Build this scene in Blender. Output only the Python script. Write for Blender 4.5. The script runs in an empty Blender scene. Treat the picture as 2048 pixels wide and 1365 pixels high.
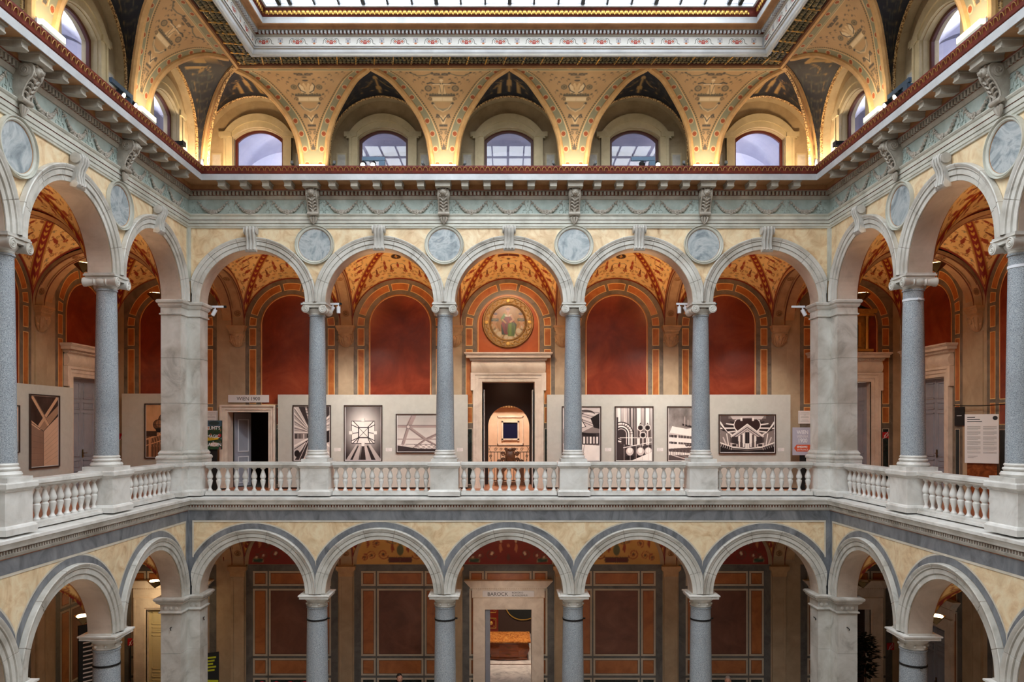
# Renaissance-revival museum court: two storeys of arcades, clerestory and skylight.
import bpy, bmesh, math, random
import numpy as np
from math import sin, cos, pi, sqrt, radians
from mathutils import Matrix, Vector
random.seed(7); rng = np.random.default_rng(7)
sc = bpy.context.scene
COL = sc.collection

# ------------------------------------------------------------------ helpers
def lin(c):
    c = np.asarray(c, float) / 255.0
    return np.where(c <= 0.04045, c / 12.92, ((c + 0.055) / 1.055) ** 2.4)
def rgba(c): return (*[float(x) for x in lin(c)], 1.0)

MATS = {}
def mat(name, stops, scale=2.0, detail=6.0, dist=0.0, rough=0.6, bump=0.0, bscale=None, grime=0.0, gscale=0.7,
        grimecol=(120, 110, 98), metal=0.0, stretch=(1, 1, 1), coat=0.0):
    """stone / stucco / paint: noise through a colour ramp, optional stains and bump"""
    m = bpy.data.materials.new(name); m.use_nodes = True
    nt = m.node_tree; n = nt.nodes; l = nt.links
    bs = n['Principled BSDF']; bs.inputs['Roughness'].default_value = rough; bs.inputs['Metallic'].default_value = metal
    if coat: bs.inputs['Coat Weight'].default_value = coat; bs.inputs['Coat Roughness'].default_value = 0.12
    MATS[name] = m
    if len(stops) == 1 and not bump:
        bs.inputs['Base Color'].default_value = rgba(stops[0][1]); return m
    tc = n.new('ShaderNodeTexCoord'); oi = n.new('ShaderNodeObjectInfo')
    mp = n.new('ShaderNodeMapping'); mp.inputs['Scale'].default_value = stretch
    ad = n.new('ShaderNodeVectorMath'); ad.operation = 'SCALE'; ad.inputs[0].default_value = (37, 53, 71)
    l.new(oi.outputs['Random'], ad.inputs['Scale']); l.new(ad.outputs[0], mp.inputs['Location'])
    l.new(tc.outputs['Object'], mp.inputs['Vector'])
    no = n.new('ShaderNodeTexNoise'); no.inputs['Scale'].default_value = scale; no.inputs['Detail'].default_value = detail
    no.inputs['Distortion'].default_value = dist; no.inputs['Roughness'].default_value = 0.62
    l.new(mp.outputs[0], no.inputs['Vector'])
    rp = n.new('ShaderNodeValToRGB'); el = rp.color_ramp.elements
    while len(el) < len(stops): el.new(0.5)
    for e, (p, c) in zip(el, stops): e.position = p; e.color = rgba(c)
    l.new(no.outputs['Fac'], rp.inputs['Fac']); out = rp.outputs['Color']
    if grime:
        g = n.new('ShaderNodeTexNoise'); g.inputs['Scale'].default_value = gscale; g.inputs['Detail'].default_value = 5
        l.new(mp.outputs[0], g.inputs['Vector'])
        gr = n.new('ShaderNodeMapRange'); gr.inputs['From Min'].default_value = 0.48; gr.inputs['From Max'].default_value = 0.72
        gr.inputs['To Max'].default_value = grime; l.new(g.outputs['Fac'], gr.inputs['Value'])
        mx = n.new('ShaderNodeMix'); mx.data_type = 'RGBA'
        l.new(gr.outputs[0], mx.inputs['Factor']); l.new(out, mx.inputs['A']); mx.inputs['B'].default_value = rgba(grimecol)
        out = mx.outputs['Result']
    l.new(out, bs.inputs['Base Color'])
    if bump:
        b = n.new('ShaderNodeBump'); b.inputs['Strength'].default_value = bump; b.inputs['Distance'].default_value = 0.02
        if bscale:
            nb = n.new('ShaderNodeTexNoise'); nb.inputs['Scale'].default_value = bscale; nb.inputs['Detail'].default_value = 3
            l.new(mp.outputs[0], nb.inputs['Vector']); l.new(nb.outputs['Fac'], b.inputs['Height'])
        else: l.new(no.outputs['Fac'], b.inputs['Height'])
        l.new(b.outputs[0], bs.inputs['Normal'])
    return m
def flat(name, c, rough=0.6, metal=0.0, coat=0.0): return mat(name, [(0, c)], rough=rough, metal=metal, coat=coat)
def emit(name, c, s):
    m = bpy.data.materials.new(name); m.use_nodes = True; b = m.node_tree.nodes['Principled BSDF']
    b.inputs['Base Color'].default_value = rgba(c); b.inputs['Emission Color'].default_value = rgba(c)
    b.inputs['Emission Strength'].default_value = s; MATS[name] = m; return m
def painted(name, rough=0.6, grime=0.25, gscale=2.5):
    """painted surface: colours laid down in the mesh's own colour layer, slightly mottled"""
    m = bpy.data.materials.new(name); m.use_nodes = True; nt = m.node_tree; n = nt.nodes; l = nt.links
    bs = n['Principled BSDF']; bs.inputs['Roughness'].default_value = rough
    at = n.new('ShaderNodeAttribute'); at.attribute_name = 'Col'
    tc = n.new('ShaderNodeTexCoord'); no = n.new('ShaderNodeTexNoise'); no.inputs['Scale'].default_value = gscale
    no.inputs['Detail'].default_value = 6; l.new(tc.outputs['Object'], no.inputs['Vector'])
    mr = n.new('ShaderNodeMapRange'); mr.inputs['To Min'].default_value = 1 - grime; mr.inputs['To Max'].default_value = 1 + grime
    l.new(no.outputs['Fac'], mr.inputs['Value'])
    vm = n.new('ShaderNodeVectorMath'); vm.operation = 'SCALE'; l.new(at.outputs['Color'], vm.inputs[0]); l.new(mr.outputs[0], vm.inputs['Scale'])
    l.new(vm.outputs[0], bs.inputs['Base Color']); MATS[name] = m; return m

class MB:
    """collects shapes and links them as ONE mesh object"""
    def __init__(s): s.v = []; s.f = []; s.m = []; s.mats = []
    def mi(s, name):
        if name not in s.mats: s.mats.append(name)
        return s.mats.index(name)
    def add(s, vs, fs, m, X=None):
        b = len(s.v); k = s.mi(m)
        s.v.extend([tuple(X @ Vector(p)) if X is not None else tuple(p) for p in vs])
        s.f.extend([tuple(b + i for i in f) for f in fs]); s.m.extend([k] * len(fs)); return s
    def quad(s, a, b, c, d, m): return s.add([a, b, c, d], [(0, 1, 2, 3)], m)
    def box(s, x0, x1, y0, y1, z0, z1, m, X=None):
        v = [(x, y, z) for z in (z0, z1) for y in (y0, y1) for x in (x0, x1)]
        return s.add(v, [(0, 2, 3, 1), (4, 5, 7, 6), (0, 1, 5, 4), (2, 6, 7, 3), (0, 4, 6, 2), (1, 3, 7, 5)], m, X)
    def lathe(s, prof, c=(0, 0, 0), n=24, m='', axis='z', a0=0.0, a1=2 * pi, cap=True):
        full = abs(a1 - a0 - 2 * pi) < 1e-6; k = n if full else n + 1; vs = []
        for r, h in prof:
            for i in range(k):
                a = a0 + (a1 - a0) * i / n; x, y = r * cos(a), r * sin(a)
                p = (x, y, h) if axis == 'z' else ((h, x, y) if axis == 'x' else (y, h, x))
                vs.append((c[0] + p[0], c[1] + p[1], c[2] + p[2]))
        fs = []
        for j in range(len(prof) - 1):
            for i in range(n):
                i2 = (i + 1) % k; fs.append((j * k + i, j * k + i2, (j + 1) * k + i2, (j + 1) * k + i))
        if cap and full:
            if prof[0][0] > 1e-5: fs.append(tuple(range(k))[::-1])
            if prof[-1][0] > 1e-5: fs.append(tuple((len(prof) - 1) * k + i for i in range(k)))
        return s.add(vs, fs, m)
    def tube(s, pts, r, m, n=6, closed=False, X=None):
        P = [Vector(p) for p in pts]; N = len(P); vs = []; prev = None
        R = r if isinstance(r, (list, tuple)) else [r] * N
        for i, p in enumerate(P):
            t = (P[(i + 1) % N] - P[i - 1]) if closed else (P[min(i + 1, N - 1)] - P[max(i - 1, 0)])
            t.normalize()
            if prev is None: u = t.orthogonal().normalized()
            else:
                u = prev - t * prev.dot(t); u = u.normalized() if u.length > 1e-6 else t.orthogonal().normalized()
            prev = u; w = t.cross(u)
            for k in range(n):
                a = 2 * pi * k / n; vs.append(p + (u * cos(a) + w * sin(a)) * R[i])
        fs = [(i * n + k, i * n + (k + 1) % n, ((i + 1) % N) * n + (k + 1) % n, ((i + 1) % N) * n + k) for i in range(N if closed else N - 1) for k in range(n)]
        if not closed: fs += [tuple(range(n))[::-1], tuple((N - 1) * n + k for k in range(n))]
        return s.add(vs, fs, m, X)
    def ball(s, c, r, m, n=8, h=5, X=None):
        r = r if isinstance(r, (list, tuple)) else (r, r, r); vs = [(c[0], c[1], c[2] - r[2])]
        for j in range(1, h):
            b = -pi / 2 + pi * j / h
            for i in range(n): a = 2 * pi * i / n; vs.append((c[0] + r[0] * cos(b) * cos(a), c[1] + r[1] * cos(b) * sin(a), c[2] + r[2] * sin(b)))
        vs.append((c[0], c[1], c[2] + r[2])); fs = []
        for i in range(n):
            fs.append((0, 1 + (i + 1) % n, 1 + i)); q = 1 + (h - 2) * n; fs.append((q + i, q + (i + 1) % n, len(vs) - 1))
            for j in range(h - 2): a = 1 + j * n; fs.append((a + i, a + (i + 1) % n, a + n + (i + 1) % n, a + n + i))
        return s.add(vs, fs, m, X)
    def grid(s, P, m, closed=False):
        nu, nv = len(P), len(P[0]); vs = [p for row in P for p in row]
        fs = [(i * nv + j, ((i + 1) % nu) * nv + j, ((i + 1) % nu) * nv + j + 1, i * nv + j + 1) for i in range(nu if closed else nu - 1) for j in range(nv - 1)]
        return s.add(vs, fs, m)
    def prism(s, poly, a, b, plane, m, X=None):
        n = len(poly)
        f = {'xz': lambda p, w: (p[0], w, p[1]), 'yz': lambda p, w: (w, p[0], p[1]), 'xy': lambda p, w: (p[0], p[1], w)}[plane]
        vs = [f(p, a) for p in poly] + [f(p, b) for p in poly]
        fs = [tuple(range(n)), tuple(range(n, 2 * n))[::-1]] + [(i, n + i, n + (i + 1) % n, (i + 1) % n) for i in range(n)]
        return s.add(vs, fs, m, X)
    def mesh(s, name, off=(0, 0, 0), smooth=32):
        me = bpy.data.meshes.new(name); o = Vector(off)
        me.from_pydata([(p[0] - o.x, p[1] - o.y, p[2] - o.z) for p in s.v], [], s.f)
        for k in s.mats: me.materials.append(MATS[k])
        me.polygons.foreach_set('material_index', s.m)
        bm = bmesh.new(); bm.from_mesh(me); bmesh.ops.recalc_face_normals(bm, faces=bm.faces); bm.to_mesh(me); bm.free()
        if smooth:
            me.polygons.foreach_set('use_smooth', [True] * len(me.polygons)); me.set_sharp_from_angle(angle=radians(smooth))
        me.update(); return me

XC = 7.944                                     # half width of the court
BACK = Matrix.Identity(4)
LEFT = Matrix.Translation((-XC, 0, 0)) @ Matrix.Rotation(pi / 2, 4, 'Z')     # local x = world y
RIGHT = Matrix.Translation((XC, 0, 0)) @ Matrix.Rotation(-pi / 2, 4, 'Z')    # local x = -world y
SH = .32                                       # the clerestory stands further in on the long sides
LEFTC, RIGHTC = LEFT @ Matrix.Translation((0, -SH, 0)), RIGHT @ Matrix.Translation((0, -SH, 0))

def put(name, me, frame=BACK, loc=(0, 0, 0), parent=None):
    o = bpy.data.objects.new(name, me); COL.objects.link(o)
    if parent is not None: o.parent = parent; o.matrix_local = Matrix.Translation(loc)
    else: o.matrix_world = frame @ Matrix.Translation(loc)
    return o
def tag(o, label=None, cat=None, group=None, kind=None):
    for k, v in (('label', label), ('category', cat), ('group', group), ('kind', kind)):
        if v: o[k] = v
    return o
class Thing:
    def __init__(s, name, label, cat, loc, frame=BACK, group=None, kind='thing'):
        s.loc = Vector(loc); s.o = put(name, None, frame, loc); s.o.empty_display_size = 0.1; tag(s.o, label, cat, group, kind)
    def part(s, name, mb, parent=None, label=None, smooth=32):
        me = mb.mesh(name, s.loc, smooth) if isinstance(mb, MB) else mb
        o = put(name, me, parent=parent or s.o)
        if label: o['label'] = label
        return o
def single(name, mb, label, cat, loc, frame=BACK, group=None, smooth=32):
    return tag(put(name, mb.mesh(name, loc, smooth), frame, loc), label, cat, group, 'thing')
def struct(name, mb, frame=BACK, parent=None, smooth=32, label=None, cat=None):
    me = mb.mesh(name, (0, 0, 0), smooth) if isinstance(mb, MB) else mb
    o = put(name, me, frame, parent=parent)
    if parent is None: tag(o, label, cat or 'building', None, 'structure')
    return o
def dup(root, frame, loc, label, group=None):
    """a copy of a thing with copies of its parts and sub-parts"""
    r = root.copy(); COL.objects.link(r); r.matrix_world = frame @ Matrix.Translation(loc); r['label'] = label
    if group: r['group'] = group
    def kids(a, b):
        for ch in list(a.children):
            c = ch.copy(); COL.objects.link(c); c.parent = b; c.matrix_local = ch.matrix_local.copy(); kids(ch, c)
    kids(root, r); return r
ORD = 'first second third fourth fifth sixth seventh eighth ninth tenth eleventh twelfth thirteenth fourteenth fifteenth sixteenth'.split()

# ------------------------------------------------------------------ painted decoration
class CV:
    """a small paint board: coloured shapes in metres, sampled later into a mesh's colour layer"""
    def __init__(s, x0, x1, y0, y1, res, bg):
        s.w = int((x1 - x0) * res) + 1; s.h = int((y1 - y0) * res) + 1; s.e = (x0, x1, y0, y1); s.px = 1.0 / res
        s.X, s.Y = np.meshgrid(np.linspace(x0, x1, s.w), np.linspace(y0, y1, s.h))
        s.a = np.ones((s.h, s.w, 3)) * np.asarray(bg, float); s.mir = False
    def xs(s): return np.abs(s.X) if s.mir else s.X
    def mask(s, d, c, al=1.0):
        a = np.clip(-d / s.px + 0.5, 0, 1)[..., None] * al; s.a = s.a * (1 - a) + np.asarray(c, float) * a
    def circ(s, x, y, r, c, al=1): s.mask(np.hypot(s.xs() - x, s.Y - y) - r, c, al)
    def ring(s, x, y, r, w, c, al=1): s.mask(np.abs(np.hypot(s.xs() - x, s.Y - y) - r) - w / 2, c, al)
    def ell(s, x, y, rx, ry, c, rot=0, al=1):
        dx, dy = s.xs() - x, s.Y - y; u = dx * cos(rot) + dy * sin(rot); v = -dx * sin(rot) + dy * cos(rot)
        s.mask((np.hypot(u / rx, v / ry) - 1) * min(rx, ry), c, al)
    def rect(s, x0, y0, x1, y1, c, al=1):
        s.mask(np.maximum(np.abs(s.xs() - (x0 + x1) / 2) - abs(x1 - x0) / 2, np.abs(s.Y - (y0 + y1) / 2) - abs(y1 - y0) / 2), c, al)
    def line(s, pts, w, c, al=1):
        d = np.full(s.X.shape, 1e9); X = s.xs()
        for (ax, ay), (bx, by) in zip(pts[:-1], pts[1:]):
            ex, ey = bx - ax, by - ay; L = ex * ex + ey * ey + 1e-12
            t = np.clip(((X - ax) * ex + (s.Y - ay) * ey) / L, 0, 1); d = np.minimum(d, np.hypot(X - ax - t * ex, s.Y - ay - t * ey))
        s.mask(d - w / 2, c, al)
    def poly(s, pts, c, al=1):
        X = s.xs(); ins = np.zeros(X.shape, bool); n = len(pts)
        for i in range(n):
            (x1, y1), (x2, y2) = pts[i], pts[(i + 1) % n]
            if y1 != y2: ins ^= ((y1 > s.Y) != (y2 > s.Y)) & (X < (x2 - x1) * (s.Y - y1) / (y2 - y1) + x1)
        s.mask(np.where(ins, -1.0, 1.0), c, al)
    def scroll(s, x, y, r, turns, a0, w, c, al=1, sgn=1, n=22):
        s.line([(x + r * (1 - i / n * 0.85) * cos(a0 + sgn * 2 * pi * turns * i / n), y + r * (1 - i / n * 0.85) * sin(a0 + sgn * 2 * pi * turns * i / n)) for i in range(n + 1)], w, c, al)
    def flower(s, x, y, r, c, c2, n=6):
        for i in range(n): s.circ(x + r * .6 * cos(2 * pi * i / n), y + r * .6 * sin(2 * pi * i / n), r * .38, c)
        s.circ(x, y, r * .3, c2)
    def noise(s, amt, n=3):
        for k in range(n):
            q = 2 ** k * 6; g = rng.normal(size=(q + 2, q + 2)); yi = np.linspace(0, q, s.h); xi = np.linspace(0, q, s.w)
            y0 = yi.astype(int); x0 = xi.astype(int); fy = (yi - y0)[:, None]; fx = (xi - x0)[None]
            z = g[y0][:, x0] * (1 - fy) * (1 - fx) + g[y0 + 1][:, x0] * fy * (1 - fx) + g[y0][:, x0 + 1] * (1 - fy) * fx + g[y0 + 1][:, x0 + 1] * fy * fx
            s.a = s.a + z[..., None] * amt / (k + 1)
    def at(s, x, y):
        x0, x1, y0, y1 = s.e; u = np.clip((x - x0) / (x1 - x0), 0, 1) * (s.w - 1.001); v = np.clip((y - y0) / (y1 - y0), 0, 1) * (s.h - 1.001)
        i = u.astype(int); j = v.astype(int); f = (u - i)[..., None]; g = (v - j)[..., None]
        return s.a[j, i] * (1 - f) * (1 - g) + s.a[j, i + 1] * f * (1 - g) + s.a[j + 1, i] * (1 - f) * g + s.a[j + 1, i + 1] * f * g
def cmesh(name, P, C, m):
    """P (nu,nv,3) points, C (nu,nv,3) colours 0-255 -> one mesh with a colour layer"""
    nu, nv = P.shape[:2]; me = bpy.data.meshes.new(name); me.vertices.add(nu * nv)
    me.vertices.foreach_set('co', P.reshape(-1).astype(np.float32))
    i, j = np.meshgrid(np.arange(nu - 1), np.arange(nv - 1), indexing='ij')
    q = np.stack([i * nv + j, (i + 1) * nv + j, (i + 1) * nv + j + 1, i * nv + j + 1], -1).reshape(-1, 4); n = len(q)
    me.loops.add(n * 4); me.polygons.add(n); me.loops.foreach_set('vertex_index', q.reshape(-1).astype(np.int32))
    me.polygons.foreach_set('loop_start', (np.arange(n) * 4).astype(np.int32)); me.update(calc_edges=True)
    a = me.color_attributes.new('Col', 'FLOAT_COLOR', 'POINT')
    a.data.foreach_set('color', np.concatenate([lin(np.clip(C, 0, 255)), np.ones((nu, nv, 1))], -1).reshape(-1).astype(np.float32))
    me.polygons.foreach_set('use_smooth', np.ones(n, bool)); me.materials.append(MATS[m]); me.validate(); return me
def board(name, cv, m, x0, z0, x1, z1, y, flip=False):
    """the whole paint board as a flat picture facing -y"""
    xx, zz = np.meshgrid(np.linspace(x0, x1, cv.w), np.linspace(z0, z1, cv.h), indexing='ij')
    return cmesh(name, np.stack([xx, np.full(xx.shape, y), zz], -1), np.transpose(cv.a, (1, 0, 2)), m)

def sweep_poly(mb, pts, prof, m, closed=True, mats=None):
    """profile (offset, z) swept round a plan polygon, offset outward with mitred corners"""
    n = len(pts); rows = []
    area = sum(pts[i][0] * pts[(i + 1) % n][1] - pts[(i + 1) % n][0] * pts[i][1] for i in range(n)) if closed else 1
    sg = 1 if area > 0 else -1
    for d, z in prof:
        row = []
        for i in range(n):
            p = Vector(pts[i]); a = Vector(pts[i - 1]); b = Vector(pts[(i + 1) % n])
            e1 = (p - a).normalized() if (closed or i > 0) else None; e2 = (b - p).normalized() if (closed or i < n - 1) else None
            if e1 is None: e1 = e2
            if e2 is None: e2 = e1
            n1 = Vector((e1.y, -e1.x)) * sg; n2 = Vector((e2.y, -e2.x)) * sg
            k = n1 + n2; k = k / max(1e-6, k.dot(n1)) ; q = p + k * d; row.append((q.x, q.y, z))
        rows.append(row)
    vs = [p for r in rows for p in r]; N = n
    for j in range(len(rows) - 1):
        b = len(mb.v)
        mb.add(rows[j] + rows[j + 1], [(i, (i + 1) % n, N + (i + 1) % n, N + i) for i in range(n if closed else n - 1)], mats[j] if mats else m)
    if closed:
        mb.add(rows[0], [tuple(range(n))], m); mb.add(rows[-1], [tuple(range(n))], m)
YF = -19.44                                   # plane of the opposite side of the court
def court(p, sx=0.0): return [(-XC + sx + p, -p), (-XC + sx + p, YF + p), (XC - sx - p, YF + p), (XC - sx - p, -p)]
def sweep_court(mb, prof, mats, sx=0.0):
    """profile (projection into the court, z) carried round all four sides"""
    for (p, z), (q, w), m in zip(prof[:-1], prof[1:], mats):
        A = [(x, y, z) for x, y in court(p, sx)]; B = [(x, y, w) for x, y in court(q, sx)]
        mb.add(A + B, [(i, (i + 1) % 4, 4 + (i + 1) % 4, 4 + i) for i in range(4)], m)
# ------------------------------------------------------------------ materials
mat('marble', [(.25, (150, 146, 139)), (.45, (200, 197, 190)), (.75, (222, 220, 215))], 1.6, 8, 1.2, .45, .12, 14, .55, 1.3, (140, 128, 112))
mat('marble_white', [(.25, (190, 187, 182)), (.5, (226, 224, 220)), (.8, (240, 239, 236))], 2.2, 8, .9, .38, .08, 18, .4, 1.6, (158, 150, 138))
mat('marble_soffit', [(.3, (176, 160, 146)), (.6, (206, 190, 176))], 1.5, 6, .6, .5, .1, 12, .4, 1.0, (140, 118, 100))
flat('joint', (150, 142, 132), .8)
mat('granite', [(.34, (96, 102, 110)), (.46, (150, 158, 166)), (.58, (170, 177, 184)), (.70, (206, 210, 214))], 80, 4, 0, .26, .02, 60, .35, 1.0, (112, 114, 118))
mat('giallo', [(.22, (160, 120, 88)), (.34, (212, 178, 138)), (.48, (232, 205, 166)), (.62, (242, 224, 190)), (.8, (208, 172, 132))], 2.6, 10, 1.4, .4, .04, 10, .4, 2.2, (196, 176, 140))
mat('frieze_green', [(.3, (150, 165, 160)), (.65, (184, 197, 192))], 3, 6, .3, .6, .12, 20, .4, 1.2, (150, 150, 136))
mat('greystone', [(.3, (182, 182, 172)), (.65, (210, 210, 200))], 2.5, 6, .4, .55, .08, 16, .4, 1.4, (146, 140, 124))
mat('stucco_grey', [(.3, (172, 168, 162)), (.7, (206, 203, 197))], 5, 6, .4, .55, .1, 22)
mat('relief_stone', [(.3, (148, 140, 130)), (.7, (184, 177, 166))], 6, 6, .4, .55, .15, 26)
mat('tondo_gold', [(.3, (112, 78, 32)), (.7, (164, 122, 58))], 9, 4, 0, .42, metal=.25)
mat('cipollino', [(.3, (104, 116, 124)), (.45, (158, 168, 174)), (.55, (186, 192, 195)), (.68, (132, 143, 151)), (.8, (196, 198, 198))], 1.3, 8, 2.6, .3)
mat('bardiglio', [(.3, (84, 87, 92)), (.5, (120, 123, 129)), (.75, (146, 149, 154))], 2.2, 7, 1.6, .35, stretch=(1, 1, .5))
mat('creamline', [(.3, (196, 188, 172)), (.7, (222, 214, 200))], 3)
mat('corona', [(.3, (184, 187, 192)), (.7, (210, 213, 218))], 2, 5, .3, .5, .05, 12, .35, 1.5, (160, 158, 156))
mat('cyma_red', [(.3, (92, 34, 26)), (.7, (134, 52, 38))], 5, 5, .2, .5)
mat('gold_dull', [(.3, (150, 110, 52)), (.7, (196, 152, 84))], 9, 4, 0, .42, metal=.35)
flat('gilt', (214, 168, 88), .35, .7)
mat('ochre', [(.3, (150, 106, 68)), (.7, (184, 138, 94))], 3, 5, .3, .6)
mat('brownred', [(.3, (104, 56, 40)), (.7, (136, 76, 54))], 3, 5, .2, .6)
mat('mod_grey', [(.3, (152, 146, 136)), (.7, (184, 178, 166))], 3, 5, .3, .6)
mat('clere', [(.3, (160, 142, 112)), (.7, (188, 170, 138))], 2.5, 6, .5, .6, .05, 10)
mat('casing', [(.3, (180, 166, 132)), (.7, (208, 194, 160))], 2.5, 6, .5, .6, .05, 10)
mat('ribtan', [(.3, (190, 146, 92)), (.7, (218, 178, 122))], 4, 5, .2, .55, .06, 24)
mat('ribdot', [(.46, (120, 84, 50)), (.54, (226, 190, 130))], 30, 2, 0, .5, .3, 30)
flat('winred', (82, 32, 24), .4)
mat('lavender', [(.3, (206, 206, 222)), (.7, (226, 226, 238))], 1.5, 3, 0, .8)
mat('redfield', [(.25, (96, 32, 20)), (.5, (136, 52, 30)), (.75, (164, 76, 45))], .9, 7, .5, .26, coat=.25)
mat('orangefield', [(.25, (160, 74, 34)), (.5, (190, 96, 46)), (.75, (206, 118, 62))], .9, 7, .5, .26, coat=.25)
mat('orange', [(.3, (152, 84, 38)), (.5, (182, 104, 50)), (.75, (200, 128, 70))], 2.2, 7, 1.0, .3, coat=.2)
mat('greyband', [(.3, (92, 80, 68)), (.55, (124, 110, 96)), (.75, (140, 124, 108))], 3, 7, .8, .35)
mat('bandline', [(.3, (222, 176, 112)), (.7, (238, 198, 138))], 4)
mat('pilaster', [(.3, (164, 140, 112)), (.7, (188, 164, 134))], 2, 6, .4, .6, .05, 12)
mat('corbel', [(.3, (180, 142, 104)), (.7, (206, 168, 126))], 4, 6, .3, .6, .15, 26)
mat('doorstone', [(.3, (210, 190, 172)), (.6, (234, 217, 200)), (.8, (240, 226, 212))], 2.4, 7, .8, .5, .06, 14)
mat('verde', [(.35, (14, 20, 20)), (.55, (34, 44, 42)), (.75, (58, 68, 64))], 3, 8, 1.5, .2, coat=.3)
mat('brownpanel', [(.3, (98, 56, 40)), (.55, (122, 74, 56)), (.8, (138, 90, 70))], 1.2, 7, 1, .4)
mat('amberpanel', [(.3, (150, 86, 44)), (.55, (178, 108, 58)), (.8, (192, 124, 70))], 2, 7, 1, .35)
mat('notchbrown', [(.4, (64, 30, 16)), (.6, (84, 42, 24))], 4)
mat('lowgrey', [(.3, (78, 76, 74)), (.55, (104, 101, 98)), (.8, (120, 116, 112))], 2.5, 7, 1, .4)
mat('lowcream', [(.3, (182, 168, 148)), (.7, (204, 190, 170))], 3)
mat('tilefloor', [(.3, (150, 84, 52)), (.7, (186, 112, 72))], 5, 5, 0, .35, .05, 30)
mat('marblefloor', [(.3, (150, 146, 150)), (.5, (196, 192, 194)), (.75, (216, 212, 212))], 1.4, 8, 2.4, .25)
mat('courtfloor', [(.3, (170, 164, 156)), (.7, (204, 198, 190))], 2, 5, .5, .35)
mat('laurel', [(.35, (44, 42, 28)), (.5, (92, 84, 54)), (.65, (132, 112, 70))], 9, 3)
mat('darkfloor', [(.3, (92, 84, 80)), (.7, (132, 122, 114))], 4)
mat('partition', [(.4, (194, 191, 182)), (.6, (199, 196, 187))], 6, 3, 0, .75)
flat('frame_brown', (62, 44, 38), .4)
flat('paper', (236, 228, 224), .8)
flat('signgrey', (178, 176, 192), .6)
flat('signwhite', (228, 222, 222), .6)
flat('ink', (34, 32, 34), .7)
flat('faint_ink', (150, 142, 138), .8)
flat('white_paint', (236, 236, 238), .5)
flat('orange_red', (214, 84, 38), .6)
flat('alarm_red', (190, 24, 30), .5)
mat('door_grey', [(.3, (148, 152, 166)), (.7, (166, 170, 184))], 2, 4, 0, .5)
mat('door_cream', [(.3, (214, 196, 150)), (.7, (228, 210, 164))], 2, 4, 0, .5)
flat('brass', (120, 92, 50), .3, .8)
flat('iron', (26, 24, 24), .5, .4)
flat('black_metal', (24, 26, 30), .45, .3)
flat('blue_metal', (74, 96, 118), .4, .4)
flat('white_metal', (226, 230, 238), .35)
flat('bar_dark', (60, 70, 78), .5)
flat('steel', (110, 118, 124), .35, .8)
emit('lamp_on', (255, 238, 214), 14)
emit('lamp_warm', (255, 206, 140), 16)
emit('uplight_glow', (255, 226, 170), 5)
mat('carved_wood', [(.3, (74, 44, 28)), (.7, (112, 70, 44))], 8, 5, .4, .4, .2, 30)
mat('walnut', [(.3, (96, 44, 20)), (.55, (134, 66, 30)), (.75, (164, 92, 44))], 3, 8, 2.0, .25, stretch=(.5, 2, 2))
mat('marquetry', [(.35, (120, 62, 26)), (.5, (176, 108, 48)), (.65, (204, 144, 76)), (.8, (140, 76, 32))], 5, 7, 3.0, .22)
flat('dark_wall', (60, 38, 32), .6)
flat('red_lacquer', (112, 28, 16), .3, coat=.4)
mat('pinkwall', [(.3, (226, 186, 156)), (.7, (238, 202, 174))], 3, 4, 0, .7)
flat('navy', (16, 20, 58), .35)
flat('skin', (206, 150, 126), .55)
flat('hair_dark', (34, 24, 20), .6)
flat('hair_grey', (150, 142, 136), .6)
flat('cloth_blue', (52, 62, 84), .8)
flat('cloth_dark', (40, 38, 42), .8)
flat('petal_red', (176, 14, 40), .5)
flat('petal_yellow', (222, 196, 40), .5)
flat('leaf', (88, 112, 58), .6)
flat('leaf_pale', (160, 168, 116), .6)
flat('leaf_dark', (22, 34, 22), .6)
flat('pot', (120, 70, 48), .7)
flat('slate', (20, 22, 24), .5)
flat('lime', (206, 214, 40), .6)
flat('bar_grey', (92, 98, 104), .5)
painted('vaultpaint', .55, .18); painted('covepaint', .6, .14); painted('print', .35, .02, 6); painted('friezepaint', .6, .1)
# skylight glass and window glass
def glass(name, tint, gloss):
    m = bpy.data.materials.new(name); m.use_nodes = True; nt = m.node_tree; n = nt.nodes; l = nt.links; n.clear()
    o = n.new('ShaderNodeOutputMaterial'); mx = n.new('ShaderNodeMixShader'); t = n.new('ShaderNodeBsdfTransparent'); g = n.new('ShaderNodeBsdfGlossy')
    t.inputs['Color'].default_value = tint; g.inputs['Roughness'].default_value = 0.01; lw_ = n.new('ShaderNodeLayerWeight'); lw_.inputs['Blend'].default_value = .5
    pw = n.new('ShaderNodeMath'); pw.operation = 'POWER'; pw.inputs[1].default_value = 5; fr = n.new('ShaderNodeMapRange'); fr.inputs['To Min'].default_value = gloss; l.new(lw_.outputs['Facing'], pw.inputs[0]); l.new(pw.outputs[0], fr.inputs['Value'])
    l.new(fr.outputs[0], mx.inputs[0]); l.new(t.outputs[0], mx.inputs[1]); l.new(g.outputs[0], mx.inputs[2]); l.new(mx.outputs[0], o.inputs[0]); MATS[name] = m
glass('window_glass', (.95, .96, 1, 1), .10); glass('roof_glass', (.93, .98, 1, 1), .05)
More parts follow.
